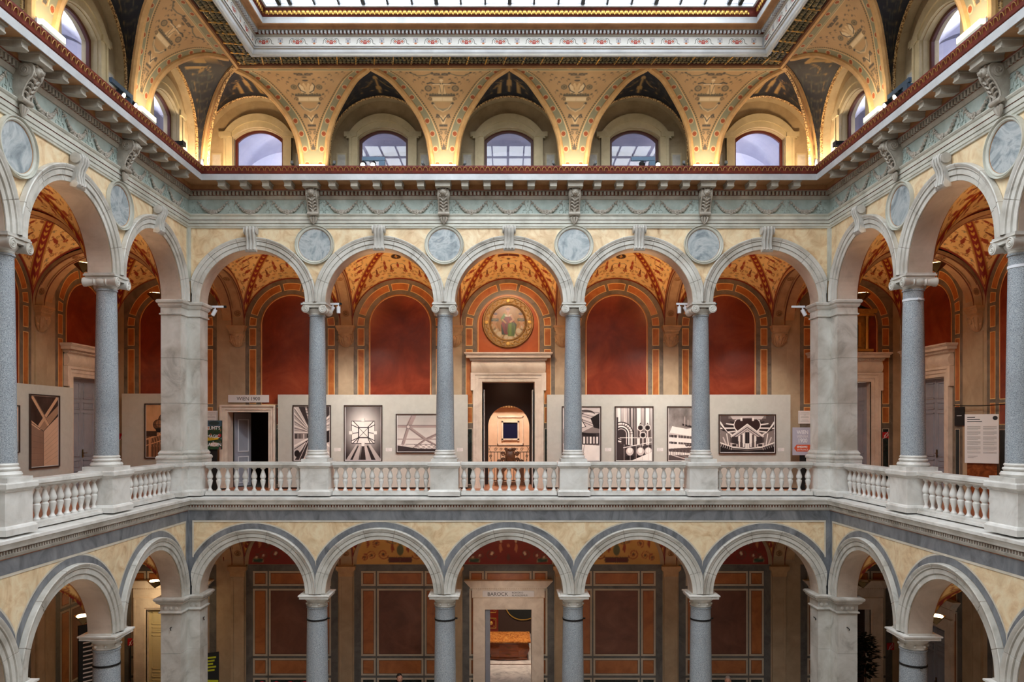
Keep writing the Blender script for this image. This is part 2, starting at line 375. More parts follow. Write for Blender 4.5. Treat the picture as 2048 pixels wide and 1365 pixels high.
# ------------------------------------------------------------------ arcades
ZS, ZL = 4.735, -2.47        # springing of the upper and of the lower arches
R = 1.335
XB = [-6.34, -3.2, 0.0, 3.2, 6.34]              # arch axes, back
XLs = [-1.72 - 3.2 * i for i in range(6)]     # arch axes, sides (local x from the corner, going away from the corner)
XF = [-6.34, -3.2, 0, 3.2, 6.34]
def rad(cx): return 1.30 if abs(abs(cx) - 6.34) < 1e-4 else R    # the end arches of the short sides are a little narrower
FAR = Matrix.Translation((0, YF, 0)) @ Matrix.Rotation(pi, 4, 'Z')
SIDES = [('back', BACK, XB, -XC, XC), ('left', LEFT, XLs, YF, 0.0), ('right', RIGHT, [-x for x in XLs], 0.0, -YF), ('front', FAR, XF, -XC, XC)]

def arch_wall(mb, arches, xa, xb, zs, zt, y1, mface, msoff, n=40, y0=0.0):
    edges = [xa]
    for cx in sorted(arches):
        r = rad(cx); edges += [cx - r, cx + r]
        for i in range(n):
            a, b = pi - pi * i / n, pi - pi * (i + 1) / n
            p = (cx + r * cos(a), zs + r * sin(a)); q = (cx + r * cos(b), zs + r * sin(b))
            mb.quad((p[0], y0, p[1]), (q[0], y0, q[1]), (q[0], y0, zt), (p[0], y0, zt), mface)
            mb.quad((p[0], y1, p[1]), (q[0], y1, q[1]), (q[0], y1, zt), (p[0], y1, zt), mface)
            mb.quad((p[0], y0, p[1]), (q[0], y0, q[1]), (q[0], y1, q[1]), (p[0], y1, p[1]), msoff)
    edges.append(xb)
    for a, b in zip(edges[::2], edges[1::2]):
        for y in (y0, y1): mb.quad((a, y, zs), (b, y, zs), (b, y, zt), (a, y, zt), mface)
        mb.quad((a, y0, zs), (b, y0, zs), (b, y1, zs), (a, y1, zs), msoff)
def annulus(mb, cx, zc, r0, r1, y, m, a0=0.0, a1=pi, n=40, xl=-9, xr=9):
    c = lambda x: min(max(x, cx + xl), cx + xr)
    for i in range(n):
        a, b = a0 + (a1 - a0) * i / n, a0 + (a1 - a0) * (i + 1) / n
        P = [(c(cx + r * cos(t)), y, zc + r * sin(t)) for r, t in ((r0, a), (r1, a), (r1, b), (r0, b))]
        mb.add(P, [(0, 1, 2, 3)], m)
def rect(mb, x0, x1, z0, z1, y, m): mb.quad((x0, y, z0), (x1, y, z0), (x1, y, z1), (x0, y, z1), m)
def slab(mb, x0, x1, z0, z1, y, t, m): mb.box(min(x0, x1), max(x0, x1), y - t, y, z0, z1, m)

for nm, fr, arches, xa, xb in SIDES:
    mb = MB(); arch_wall(mb, arches, xa, xb, ZS, 6.60, .48, 'giallo', 'marble_soffit')
    # cream corner strips of the upper spandrels
    if nm == 'back':
        for s in (-1, 1): mb.box(min(s * XC, s * (XC - .085)), max(s * XC, s * (XC - .085)), -.03, 0, 5.25, 6.58, 'greystone')
    if nm in ('left', 'right'):
        s = -1 if nm == 'left' else 1; mb.box(min(0, s * .075), max(0, s * .075), -.03, 0, 5.25, 6.58, 'greystone')
    struct('wall_arcade_upper_' + nm, mb, fr)
    mb = MB(); arch_wall(mb, arches, xa, xb, ZL, -.42, .48, 'giallo', 'marble_soffit')
    if nm != 'front':
        lim = sorted(arches); rect(mb, xa, xb, -.66, -.40, -.012, 'bardiglio'); rect(mb, xa, xb, -.705, -.66, -.010, 'creamline')
        for k, cx in enumerate(lim):
            xl = (xa - cx) if k == 0 else (lim[k - 1] - cx) / 2; xr = (xb - cx) if k == len(lim) - 1 else (lim[k + 1] - cx) / 2
            annulus(mb, cx, ZL, rad(cx) + .302, rad(cx) + .435, -.006, 'bardiglio', xl=xl, xr=xr); annulus(mb, cx, ZL, rad(cx) + .435, rad(cx) + .47, -.004, 'creamline', xl=xl, xr=xr)
        ends = [(xa, 1), (xb, -1)] if nm == 'back' else ([(xb, -1)] if nm == 'left' else [(xa, 1)])
        for e, s in ends:
            rect(mb, e, e + s * .12, ZL, -.66, -.014, 'bardiglio'); rect(mb, e + s * .12, e + s * .155, ZL + .9, -.66, -.011, 'creamline')
    struct('wall_arcade_lower_' + nm, mb, fr)

def archivolt_mb(xl, xr, R):
    mb = MB(); prof = [(.003, -.009), (.003, -.03), (.085, -.034), (.088, -.024), (.10, -.024), (.104, -.058), (.185, -.062), (.188, -.05), (.20, -.05), (.205, -.08), (.225, -.082), (.25, -.104), (.28, -.112), (.294, -.10), (.298, -.009)]
    th = [pi * i / 44 for i in range(45)]; js = [radians(a) for a in (20, 48, 76, 104, 132, 160)]
    rows = [(-1, 0.0)]
    allth = sorted([(t, 0) for t in th if all(abs(t - j) > .02 for j in js)] + [(j + d, k) for j in js for d, k in ((-.005, 0), (-.003, 1), (.003, 1), (.005, 0))])
    grid = []
    cl = lambda x: min(max(x, xl), xr)
    for t, dep in allth:
        grid.append([(cl((R + dr) * cos(t)), y + (.008 if dep and y < -.015 else 0), (R + dr) * sin(t)) for dr, y in prof])
    for (t, d0), (t2, d1), A, B in zip(allth[:-1], allth[1:], grid[:-1], grid[1:]):
        k = len(A); mb.add(A + B, [(i, i + 1, k + i + 1, k + i) for i in range(k - 1)], 'joint' if d0 and d1 else 'marble')
    # plain springer blocks on the capital
    return mb
def keystone_mb(R):
    mb = MB(); s = [(-.009, -.07), (-.10, -.085), (-.155, -.04), (-.14, .04), (-.125, .14), (-.15, .26), (-.20, .36), (-.215, .45), (-.18, .515), (-.009, .525)]
    mb.prism([(p[0], R + p[1]) for p in s], -.12, .12, 'yz', 'stucco_grey')
    for x in (-.08, 0, .08): mb.tube([(x, p[0] - .012, R + p[1]) for p in s[2:9]], .028, 'stucco_grey', 6)
    return mb
def keyscroll_mb(R):
    mb = MB()
    mb.lathe([(.04, -.165), (.095, -.16), (.095, -.13), (.07, -.12), (.07, .12), (.095, .13), (.095, .16), (.04, .165)], (0, -.13, R + .43), 20, 'stucco_grey', 'x')
    return mb
def keyfoot_mb(R):
    mb = MB(); mb.lathe([(.03, -.14), (.062, -.135), (.062, .135), (.03, .14)], (0, -.1, R - .03), 16, 'stucco_grey', 'x'); return mb
LM_U = ['WIEN 1900 doorway', 'square light-shaft photograph', 'central doorway', 'industrial pipes photograph', 'fan-shaped hall photograph']
def archivolts(level, zs, frame, axes, where, labs):
    for k, cx in enumerate(axes):
        ax = sorted(axes); i = ax.index(cx)
        lo = {'back': -XC + .125, 'left': YF, 'right': .125}[where]; hi = {'back': XC - .125, 'left': -.125, 'right': -YF}[where]
        xl = (lo - cx) if i == 0 else (ax[i - 1] - cx) / 2 + .002; xr = (hi - cx) if i == len(ax) - 1 else (ax[i + 1] - cx) / 2 - .002
        t = Thing('arch_moulding', labs[k], 'arch', (cx, 0, zs), frame, f'marble arch mouldings of the {level} arcade')
        r = rad(cx); m = archivolt_mb(xl, xr, r); t.part('archivolt', m.mesh('archivolt'))
        if level == 'upper':
            ks = t.part('keystone', keystone_mb(r).mesh('keystone')); t.part('volute', keyscroll_mb(r).mesh('volute'), ks); t.part('foot_scroll', keyfoot_mb(r).mesh('foot_scroll'), ks)
PHU = ['light-shaft', 'central', 'pipes']
archivolts('upper', ZS, BACK, XB, 'back', [f'white marble arch with keystone framing the {d}, upper back arcade' for d in ('WIEN 1900 doorway', 'light-shaft photograph', 'central doorway', 'pipework photograph', 'fan-shaped hall photograph')])
archivolts('lower', ZL, BACK, XB, 'back', [f'marble arch edged in grey, lower back arcade, {d}' for d in ('beside the pier with the lime board', 'just before the BAROCK doorway', 'above the BAROCK doorway', 'just after the BAROCK doorway', 'beside the pier with the potted tree')])
for w, fr, sg, txt in (('left', LEFT, 1, 'left'), ('right', RIGHT, -1, 'right')):
    ax = [sg * x for x in XLs[:3]]
    archivolts('upper', ZS, fr, ax, w, [f'{o} marble arch with scrolled keystone from the back corner, {txt} upper arcade' for o in ORD[:3]])
    archivolts('lower', ZL, fr, ax, w, [f'{o} marble arch edged in grey from the back corner, {txt} lower arcade' for o in ORD[:3]])

# columns
def spiral(cx, y, cz, r, sgn, turns=2.2, n=34):
    return [(cx + sgn * r * (1 - .9 * i / n) * sin(2 * pi * turns * i / n), y, cz + r * (1 - .9 * i / n) * cos(2 * pi * turns * i / n)) for i in range(n + 1)]
def upper_column(frame, x, label):
    t = Thing('column', label, 'column', (x, .24, .782), frame, 'granite columns of the upper arcade')
    b = MB(); b.box(x - .32, x + .32, -.08, .56, .782, .86, 'marble_white')
    b.lathe([(.2, .86), (.285, .862), (.305, .90), (.285, .94), (.25, .945), (.245, .965), (.262, .97), (.27, .99), (.258, 1.01), (.24, 1.015), (.238, 1.035), (.248, 1.04), (.25, 1.06), (.235, 1.08), (.1, 1.08)], (x, .24, 0), 32, 'marble_white'); t.part('base', b)
    s = MB(); s.lathe([(.1, 1.081)] + [(.231 - .043 * u - .004 * (1 - (2 * u - 1) ** 2) * -1, 1.082 + (4.40 - 1.082) * u) for u in [i / 10 for i in range(11)]] + [(.206, 4.402), (.206, 4.43), (.1, 4.431)], (x, .24, 0), 36, 'granite'); t.part('shaft', s)
    c = MB(); c.lathe([(.12, 4.432), (.19, 4.434), (.196, 4.46), (.19, 4.47), (.2, 4.5), (.235, 4.54), (.25, 4.575), (.22, 4.60), (.1, 4.61)], (x, .24, 0), 32, 'marble')
    c.box(x - .27, x + .27, -.05, .53, 4.60, 4.672, 'marble'); c.box(x - .30, x + .30, -.075, .555, 4.672, 4.70, 'marble'); c.box(x - .285, x + .285, -.06, .54, 4.70, 4.732, 'stucco_grey')
    cap = t.part('capital', c)
    for s_ in (-1, 1):
        v = MB(); vx = x + s_ * .213
        v.lathe([(.03, -.10), (.097, -.098), (.097, -.06), (.085, -.04), (.066, .10), (.08, .12), (.062, .16), (.08, .2), (.08, .28), (.062, .32), (.08, .36), (.066, .38), (.085, .52), (.097, .54), (.097, .578), (.03, .58)], (vx, 0, 4.56), 20, 'marble', 'y')
        for y in (-.1, .58): v.tube(spiral(vx, y, 4.56, .084, s_), [.013 - .006 * i / 34 for i in range(35)], 'marble', 5); v.ball((vx, y, 4.56), .02, 'marble', 8, 5)
        t.part('volute', v, cap)
    return t
def lower_column(frame, x, label):
    t = Thing('column', label, 'column', (x, .24, -6.4), frame, 'granite columns of the lower arcade')
    b = MB(); b.box(x - .42, x + .42, -.18, .66, -6.4, -6.28, 'marble'); b.lathe([(.2, -6.28), (.38, -6.279), (.4, -6.22), (.37, -6.17), (.33, -6.16), (.35, -6.11), (.3, -6.06), (.1, -6.06)], (x, .24, 0), 32, 'marble'); t.part('base', b)
    s = MB(); s.lathe([(.1, -6.059)] + [(.29 - .042 * u, -6.058 + 3.20 * u) for u in [i / 10 for i in range(11)]] + [(.262, -2.856), (.262, -2.83), (.1, -2.829)], (x, .24, 0), 36, 'granite'); t.part('shaft', s)
    k = MB(); k.lathe([(.252, -3.17), (.262, -3.168), (.262, -3.13), (.252, -3.128)], (x, .24, 0), 36, 'iron', cap=False); k.box(x + .255, x + .31, .22, .26, -3.16, -3.13, 'iron'); t.part('iron_band', k)
    c = MB(); c.lathe([(.12, -2.828), (.245, -2.826), (.262, -2.80), (.245, -2.785), (.245, -2.70), (.27, -2.685), (.275, -2.67), (.33, -2.62), (.345, -2.59), (.1, -2.589)], (x, .24, 0), 36, 'marble')
    for i in range(8): a = 2 * pi * (i + .5) / 8; c.ball((x + .255 * cos(a), .24 + .255 * sin(a), -2.745), (.032, .032, .032), 'marble', 8, 5)
    c.box(x - .36, x + .36, -.12, .60, -2.59, -2.53, 'marble_white'); c.box(x - .385, x + .385, -.145, .625, -2.53, -2.50, 'marble_white'); c.box(x - .33, x + .33, -.02, .50, -2.50, -2.471, 'marble'); t.part('capital', c)
    return t
CB = [-4.8, -1.6, 1.6, 4.8]; CS = [-3.32, -6.52, -9.72]
for x, d in zip(CB, ('between the WIEN 1900 doorway and the light-shaft photograph', 'in front of the ceiling-beams photograph, before the central doorway', 'next past the central doorway, hiding a photograph', 'between the factory photograph and the fan-shaped hall photograph')):
    upper_column(BACK, x, 'grey Ionic column ' + d)
for x, d in zip(CB, ('first from the pier beside the lime-lettered board', 'before the BAROCK doorway', 'just past the BAROCK doorway', 'last before the pier near the potted tree')):
    lower_column(BACK, x, 'lower granite column with iron band, ' + d)
for fr, sg, w in ((LEFT, 1, 'left'), (RIGHT, -1, 'right')):
    for x, o in zip(CS[:2], ('first', 'second')):
        ex = ' with pale strap round its neck' if w == 'right' else ''
        t = upper_column(fr, sg * x, f'{o} grey Ionic column from the back corner{ex}, {w} arcade')
        if w == 'right':
            k = MB(); k.lathe([(.193, 4.20), (.2, 4.202), (.2, 4.245), (.193, 4.247)], (sg * x, .24, 0), 36, 'white_metal', cap=False); k.box(sg * x + .19, sg * x + .25, .2, .25, 4.205, 4.24, 'white_metal'); t.part('strap', k)
        lower_column(fr, sg * x, f'{o} granite column with iron band from the back corner, {w} lower arcade')

# corner piers (L-shaped in plan)
PLAN = [(-7.64, 0), (-XC, 0), (-XC, -.40), (-8.424, -.40), (-8.424, .48), (-7.64, .48)]
def pier(sg, side, txt):
    pl = PLAN if sg < 0 else [(-p[0], p[1]) for p in PLAN]
    t = Thing('corner_pier', f'pale marble L-shaped corner pier of the upper gallery, {txt}', 'pier', (sg * 8.0, 0, .782), BACK, 'upper corner piers')
    b = MB(); sweep_poly(b, pl, [(.075, .783), (.075, .86), (.09, .87), (.095, .91), (.07, .95), (.04, .96), (.04, .985), (.05, .99), (.05, 1.02), (.03, 1.04), (.02, 1.07), (0, 1.079)], 'marble'); t.part('base', b)
    s = MB()
    for z0, z1 in ((1.08, 2.22), (2.226, 3.32), (3.326, 4.36)): sweep_poly(s, pl, [(-.004, z0), (0, z0 + .004), (0, z1 - .004), (-.004, z1)], 'marble')
    sweep_poly(s, pl, [(-.01, 1.08), (-.01, 4.36)], 'joint'); t.part('shaft', s)
    c = MB(); sweep_poly(c, pl, [(.0, 4.361), (.03, 4.37), (.03, 4.40), (.005, 4.41), (.005, 4.54), (.03, 4.56), (.05, 4.60), (.05, 4.63), (.085, 4.66), (.09, 4.70), (.07, 4.732)], 'marble'); t.part('capital', c)
    t = Thing('corner_pier', f'pale marble L-shaped corner pier of the lower arcade, {txt}', 'pier', (sg * 8.0, 0, -6.4), BACK, 'lower corner piers')
    b = MB(); sweep_poly(b, pl, [(.1, -6.4), (.1, -6.25), (.06, -6.2), (0, -6.1)], 'marble'); t.part('base', b)
    s = MB()
    for z0, z1 in ((-6.1, -4.9), (-4.894, -3.85), (-3.844, -2.87)): sweep_poly(s, pl, [(-.004, z0), (0, z0 + .004), (0, z1 - .004), (-.004, z1)], 'marble')
    sweep_poly(s, pl, [(-.01, -6.1), (-.01, -2.87)], 'joint'); t.part('shaft', s)
    c = MB(); sweep_poly(c, pl, [(0, -2.869), (.035, -2.865), (.045, -2.84), (.03, -2.82), (.01, -2.81), (.012, -2.66), (.04, -2.64), (.09, -2.60), (.09, -2.57), (.13, -2.54), (.135, -2.50), (.1, -2.472)], 'marble'); cp = t.part('capital', c)
    r = MB()
    fx = [(sg * 8.18, -.40), (sg * 8.05, -.40), (sg * 8.31, -.40), (sg * 7.72, 0), (sg * 7.85, 0)]
    for x, y in fx: r.ball((x, y - .018, -2.735), (.045, .02, .045), 'marble', 8, 5)
    t.part('rosette_band', r, cp)
    for x, y, z in ((sg * 8.17, -.40, -3.2), (sg * 7.61, .2, -3.1)):
        h = MB(); h.tube([(x, y, z), (x, y - .07, z), (x + .02, y - .09, z - .03), (x + .02, y - .07, z - .06)], .012, 'iron', 6); t.part('hook', h)
pier(-1, 'left', 'beside the WIEN 1900 doorway'); pier(1, 'right', 'beside the grey VIENNA 1900 sign')

# pedestals and balustrades
PP = [(.05, 0), (.055, .05), (.03, .085), (0, .10), (0, .625), (.02, .64), (.02, .655), (.05, .68), (.062, .69), (.062, .76), (.045, .781)]
def pedestal(frame, x, label):
    m = MB(); pl = [(x - .345, -.06), (x + .345, -.06), (x + .345, .54), (x - .345, .54)]
    t = Thing('pedestal', label, 'pedestal', (x, .24, -.05), frame, 'balustrade pedestals')
    sweep_poly(m, pl, [(.05, -.05)] + PP[1:4], 'marble_white'); t.part('base', m)
    m = MB(); sweep_poly(m, pl, [(0, .10), (0, .625)], 'marble_white'); t.part('die', m)
    m = MB(); sweep_poly(m, pl, PP[4:], 'marble_white'); t.part('cap', m)
BPROF = [(.058, .045), (.062, .06), (.062, .07), (.045, .085), (.03, .12), (.033, .16), (.05, .22), (.064, .285), (.066, .318), (.05, .332), (.052, .345), (.046, .35), (.05, .358), (.062, .366), (.073, .395), (.071, .425), (.052, .49), (.031, .555), (.029, .575), (.042, .595), (.06, .602), (.06, .629)]
bm_ = MB(); bm_.lathe(BPROF, (0, 0, 0), 16, 'marble_white'); BAL = bm_.mesh('baluster')
def balustrade(frame, xa, xb, label, n=None):
    L = xb - xa; n = n or max(3, round(L / .2125)); t = Thing('balustrade', label, 'balustrade', ((xa + xb) / 2, .24, -.05), frame, 'balustrades of the gallery')
    m = MB(); m.box(xa, xb, .09, .39, -.05, .0, 'marble_white'); m.box(xa, xb, .11, .37, .0, .045, 'marble_white'); t.part('plinth', m)
    m = MB()
    for a, z0, z1 in ((.10, .63, .66), (.13, .66, .70), (.155, .70, .755), (.135, .755, .775)): m.box(xa, xb, .24 - a, .24 + a, z0, z1, 'marble_white')
    t.part('handrail', m)
    for i in range(n):
        o = put('baluster', BAL, parent=t.o); o.matrix_local = Matrix.Translation((xa + .066 + (L - .132) * i / (n - 1) - (xa + xb) / 2, 0, .05))
for x, d in zip(CB, ('below the column after the WIEN 1900 doorway', 'below the column before the central doorway', 'below the column past the central doorway', 'below the column before the fan-shaped hall photograph')): pedestal(BACK, x, 'white marble balustrade pedestal ' + d)
e = .41
for (a, b), d in zip(((-7.55, -4.8 - e), (-4.8 + e, -1.6 - e), (-1.6 + e, 1.6 - e), (1.6 + e, 4.8 - e), (4.8 + e, 7.55)), LM_U): balustrade(BACK, a, b, f'white marble balustrade with vase-shaped balusters before the {d}')
for fr, sg, w in ((LEFT, 1, 'left'), (RIGHT, -1, 'right')):
    for x, o in zip(CS, ORD): pedestal(fr, sg * x, f'{o} marble balustrade pedestal from the back corner, {w} side gallery')
    for (a, b), o in zip(((-.495, CS[0] + e), (CS[0] - e, CS[1] + e), (CS[1] - e, CS[2] + e)), ORD):
        a, b = sorted((sg * a, sg * b)); balustrade(fr, a, b, f'{o} run of marble balusters from the back corner, {w} side gallery')
for sg, d in ((-1, 'left corner pier'), (1, 'right corner pier')):
    pl = PLAN if sg < 0 else [(-p[0], p[1]) for p in PLAN]
    t = Thing('pedestal', f'L-shaped marble pedestal under the upper {d}', 'pedestal', (sg * 8, 0, -.05), BACK, 'corner pedestals')
    for nm, pr in (('base', [(.06, -.05), (.06, .05), (.04, .085), (.02, .10)]), ('die', [(.02, .10), (.02, .625)]), ('cap', [(.02, .625), (.035, .64), (.035, .655), (.06, .68), (.08, .69), (.08, .76), (.065, .781)])):
        m = MB(); sweep_poly(m, pl, pr, 'marble_white'); t.part(nm, m)

# string course between the storeys
mb = MB(); C = [(-.60, -.17), (-.60, -.051), (.15, -.09), (.165, -.10), (.165, -.15), (.15, -.165), (.13, -.22), (.125, -.25), (.09, -.265), (.06, -.275), (.06, -.335), (.075, -.345), (.05, -.39), (.02, -.41), (-.02, -.43)]
sweep_court(mb, C, ['marble_white'] * 4 + ['marble'] * 5 + ['brownred'] + ['marble'] * 4)
def court_boxes(mb, p0, p1, z0, z1, w, step, m, sx=0.0):
    if True:
        n = int((2 * XC - 2 * sx - 2 * p1) / step)
        for i in range(n + 1): x = (i - n / 2) * step; mb.box(x - w / 2, x + w / 2, -p1, -p0, z0, z1, m)
    for s in (-1, 1):
        for i in range(int(10.5 / step)): y = -p1 - step * .5 - i * step; a, b = s * (XC - sx - p1), s * (XC - sx - p0); mb.box(min(a, b), max(a, b), y - w / 2, y + w / 2, z0, z1, m)
court_boxes(mb, .06, .078, -.33, -.28, .035, .07, 'marble')
struct('trim_1', mb)
# ------------------------------------------------------------------ entablature
mb = MB()
E = [(-.05, 6.55), (.03, 6.555), (.035, 6.585), (.05, 6.60), (.05, 6.66), (.045, 6.665), (.065, 6.67), (.065, 6.745), (.06, 6.75), (.08, 6.755), (.08, 6.835), (.095, 6.845), (.115, 6.875), (.115, 6.89), (.03, 6.895),
     (.03, 7.255), (.05, 7.26), (.07, 7.30), (.085, 7.335), (.085, 7.345), (.085, 7.445), (.15, 7.45), (.165, 7.475), (.16, 7.48), (.16, 7.585), (.55, 7.585), (.56, 7.57), (.575, 7.57), (.575, 7.715), (.56, 7.72), (.585, 7.74), (.60, 7.80), (.63, 7.86), (.635, 7.895), (.40, 7.90), (-.9, 7.90)]
em = ['greystone'] * 4 + ['brownred'] + ['greystone'] * 3 + ['brownred'] + ['greystone'] * 5 + ['frieze_green'] + ['mod_grey'] * 4 + ['brownred'] + ['mod_grey', 'brownred', 'ochre', 'ochre', 'ochre', 'corona', 'corona', 'corona', 'brownred', 'cyma_red', 'cyma_red', 'cyma_red', 'cyma_red', 'greystone', 'greystone']
sweep_court(mb, E, em)
court_boxes(mb, .085, .135, 7.352, 7.44, .052, .094, 'mod_grey')
def fr_all():
    yield 'back', BACK, 1, [x for x in CB], XB
    yield 'left', LEFT, 1, CS, XLs[:3]
    yield 'right', RIGHT, -1, CS, XLs[:3]
# painted-and-gilt scallops on the red cyma
for w, fr, sg, _, _ in fr_all():
    rngx = [(i + .5) * .135 - 7.33 for i in range(109)] if w == 'back' else [-(.72 + i * .135) for i in range(70)]
    for x in rngx:
        x = x if w == 'back' else sg * x
        pts = [(x + .052 * cos(a), -.62 - .017 * sin(a), 7.775 + .085 * sin(a)) for a in [pi * k / 6 for k in range(7)]]
        mb.tube(pts, .007, 'gold_dull', 4, X=fr)
tr = struct('trim_2', mb)
# modillions and wider blocks over the consoles: parts of the cornice
def modillion(wd):
    m = MB(); h = wd / 2
    s = [(-.16, 7.575), (-.16, 7.47), (-.24, 7.455), (-.38, 7.44), (-.47, 7.435), (-.50, 7.45), (-.50, 7.475), (-.485, 7.48), (-.485, 7.54), (-.50, 7.545), (-.515, 7.575)]
    m.prism(s, -h, h, 'yz', 'mod_grey'); m.box(-h - .015, h + .015, -.525, -.16, 7.552, 7.584, 'mod_grey'); return m.mesh('modillion')
MODN, MODW = modillion(.165), modillion(.36)
for w, fr, sg, cols, axs in fr_all():
    xs = [(x, MODW) for x in cols]
    cc = sorted(cols); gaps = list(zip(cc[:-1], cc[1:]))
    for a, b in gaps: xs += [(a + (b - a) * k / 6, MODN) for k in range(1, 6)]
    if w == 'back': xs += [(s * (4.8 + .533 * k), MODN) for s in (-1, 1) for k in range(1, 5)]
    else: xs += [(-3.32 + .533 * k, MODN) for k in range(1, 5)]
    for x, me in xs:
        o = put('modillion', me, parent=tr); o.matrix_local = fr @ Matrix.Translation((x if w == 'back' else sg * x, 0, 0))
# low relief scrolls on the frieze
rl = MB()
for w, fr, sg, cols, axs in fr_all():
    for cx in axs:
        for k in (-1.36, -.46, .46, 1.36):
            x = (cx if w == 'back' else sg * cx) + k
            for s in (-1, 1):
                rl.tube([(x + s * (.07 + .055 * cos(a)), -.038, 6.97 + .05 * sin(a)) for a in [pi * j / 6 - .6 for j in range(10)]], .011, 'frieze_green', 4, X=fr)
                rl.ball((x + s * .045, -.04, 7.07), (.014, .012, .035), 'frieze_green', 6, 4, X=fr); rl.ball((x + s * .10, -.04, 7.19), (.035, .012, .014), 'frieze_green', 6, 4, X=fr)
            rl.ball((x, -.04, 7.215), (.025, .014, .025), 'frieze_green', 6, 4, X=fr); rl.ball((x, -.04, 7.12), (.012, .012, .03), 'frieze_green', 6, 4, X=fr)
put('frieze_relief', rl.mesh('frieze_relief'), parent=tr)

# lion-headed consoles
def console(frame, x, label):
    t = Thing('console', label, 'console', (x, 0, 6.9), frame, 'lion-headed consoles on the green frieze'); S = 'relief_stone'
    b = MB(); s = [(-.02, 7.445), (-.30, 7.445), (-.35, 7.40), (-.36, 7.32), (-.33, 7.24), (-.27, 7.17), (-.22, 7.08), (-.18, 6.99), (-.17, 6.90), (-.17, 6.845), (-.02, 6.845)]
    b.prism(s, x - .125, x + .125, 'yz', S)
    for q in (-.118, .118): b.tube([(x + q, p[0] - .01, p[1]) for p in s[1:10]], .018, S, 5)
    b.lathe([(.02, x - .15), (.10, x - .145), (.10, x - .125), (.10, x + .125), (.10, x + .145), (.02, x + .15)], (0, -.23, 7.325), 18, S, 'x')
    b.lathe([(.02, x - .14), (.045, x - .138), (.045, x + .138), (.02, x + .14)], (0, -.17, 6.875), 14, S, 'x')
    for q in (-1, 1): b.tube([(x + q * .148, -.23 + (.085 * (1 - .9 * i / 26)) * sin(4.2 * pi * i / 26), 7.325 + (.085 * (1 - .9 * i / 26)) * cos(4.2 * pi * i / 26)) for i in range(27)], .011, S, 4)
    body = t.part('bracket', b)
    h = MB()
    h.ball((x, -.375, 7.345), (.085, .06, .085), S, 12, 8); h.ball((x, -.43, 7.315), (.042, .045, .036), S, 10, 6); h.ball((x, -.47, 7.33), (.018, .012, .012), S, 6, 4)
    for q in (-1, 1): h.ball((x + q * .034, -.425, 7.365), (.014, .012, .012), S, 6, 4); h.ball((x + q * .062, -.385, 7.415), (.022, .02, .026), S, 6, 4)
    for k in range(13): a = pi * (k / 12 * 1.5 - .25); h.ball((x + .1 * cos(a), -.352, 7.34 + .1 * sin(a)), (.028, .03, .028), S, 6, 4)
    t.part('lion_head', h)
    l = MB()
    for i, z in enumerate((7.2, 7.13, 7.06, 6.99)):
        yy = -.31 + .12 * i / 3 * .95
        for q in (-1, 1): l.tube([(x + q * .012, yy - .005, z - .045), (x + q * .05, yy - .025, z), (x + q * .088, yy - .018, z + .015), (x + q * .098, yy + .01, z - .012)], [.02, .022, .016, .006], S, 5)
    l.tube([(x, -.33, 7.24), (x, -.26, 7.12), (x, -.205, 7.0), (x, -.195, 6.9)], [.022, .026, .024, .014], S, 6); l.ball((x, -.2, 6.93), (.04, .02, .04), S, 8, 5)
    t.part('acanthus', l, body)
    p = MB()
    for q in (-1, 0, 1):
        p.tube([(x + q * .03, -.12, 6.83), (x + q * .075, -.14, 6.78), (x + q * .05, -.125, 6.70), (x, -.105, 6.64)], [.02, .034, .026, .008], S, 6)
    t.part('pendant', p); return t
# garlands
def garland_mb():
    m = MB(); S = 'relief_stone'; N = 15
    for i in range(N):
        u = -1 + 2 * i / (N - 1); x = .335 * u; z = 7.175 - .235 * (1 - u * u); r = .026 + .03 * (1 - abs(u))
        for k in range(3): a = 2.1 * k + i; m.ball((x + .35 * r * cos(a), -.055 - .3 * r * (k % 2), z + .4 * r * sin(a)), (r * .75, r * .8, r * .75), S, 7, 5)
    for s in (-1, 1): m.tube([(s * .345, -.04, 7.17), (s * .37, -.045, 7.215), (s * .4, -.04, 7.235)], [.012, .016, .006], S, 5); m.tube([(s * .345, -.04, 7.18), (s * .39, -.042, 7.15), (s * .4, -.04, 7.09)], [.01, .013, .004], S, 5)
    return m
def garflower_mb():
    m = MB(); S = 'relief_stone'
    for k in range(7): a = 2 * pi * k / 7; m.ball((.04 * cos(a), -.115, 6.935 + .04 * sin(a)), (.026, .018, .026), S, 7, 4)
    m.ball((0, -.125, 6.935), (.02, .02, .02), S, 7, 4); return m
GM, GF = garland_mb().mesh('festoon', (0, 0, 7.05)), garflower_mb().mesh('rosette', (0, 0, 7.05))
def rounddisc(frame, x, label):
    t = Thing('roundel', label, 'roundel', (x, 0, 6.145), frame, 'grey marble roundels in the spandrels')
    f = MB(); f.lathe([(.398, -.02), (.405, -.045), (.425, -.06), (.44, -.06), (.445, -.045), (.465, -.05), (.472, -.085), (.480, -.085), (.484, -.06), (.486, -.006)], (x, 0, 6.145), 48, 'greystone', 'y', cap=False)
    f.lathe([(.392, -.018), (.40, -.03), (.406, -.03)], (x, 0, 6.145), 48, 'ochre', 'y', cap=False); t.part('moulded_ring', f)
    d = MB(); d.lathe([(0, -.02), (.40, -.02)], (x, 0, 6.145), 48, 'cipollino', 'y', cap=False); t.part('marble_disc', d)
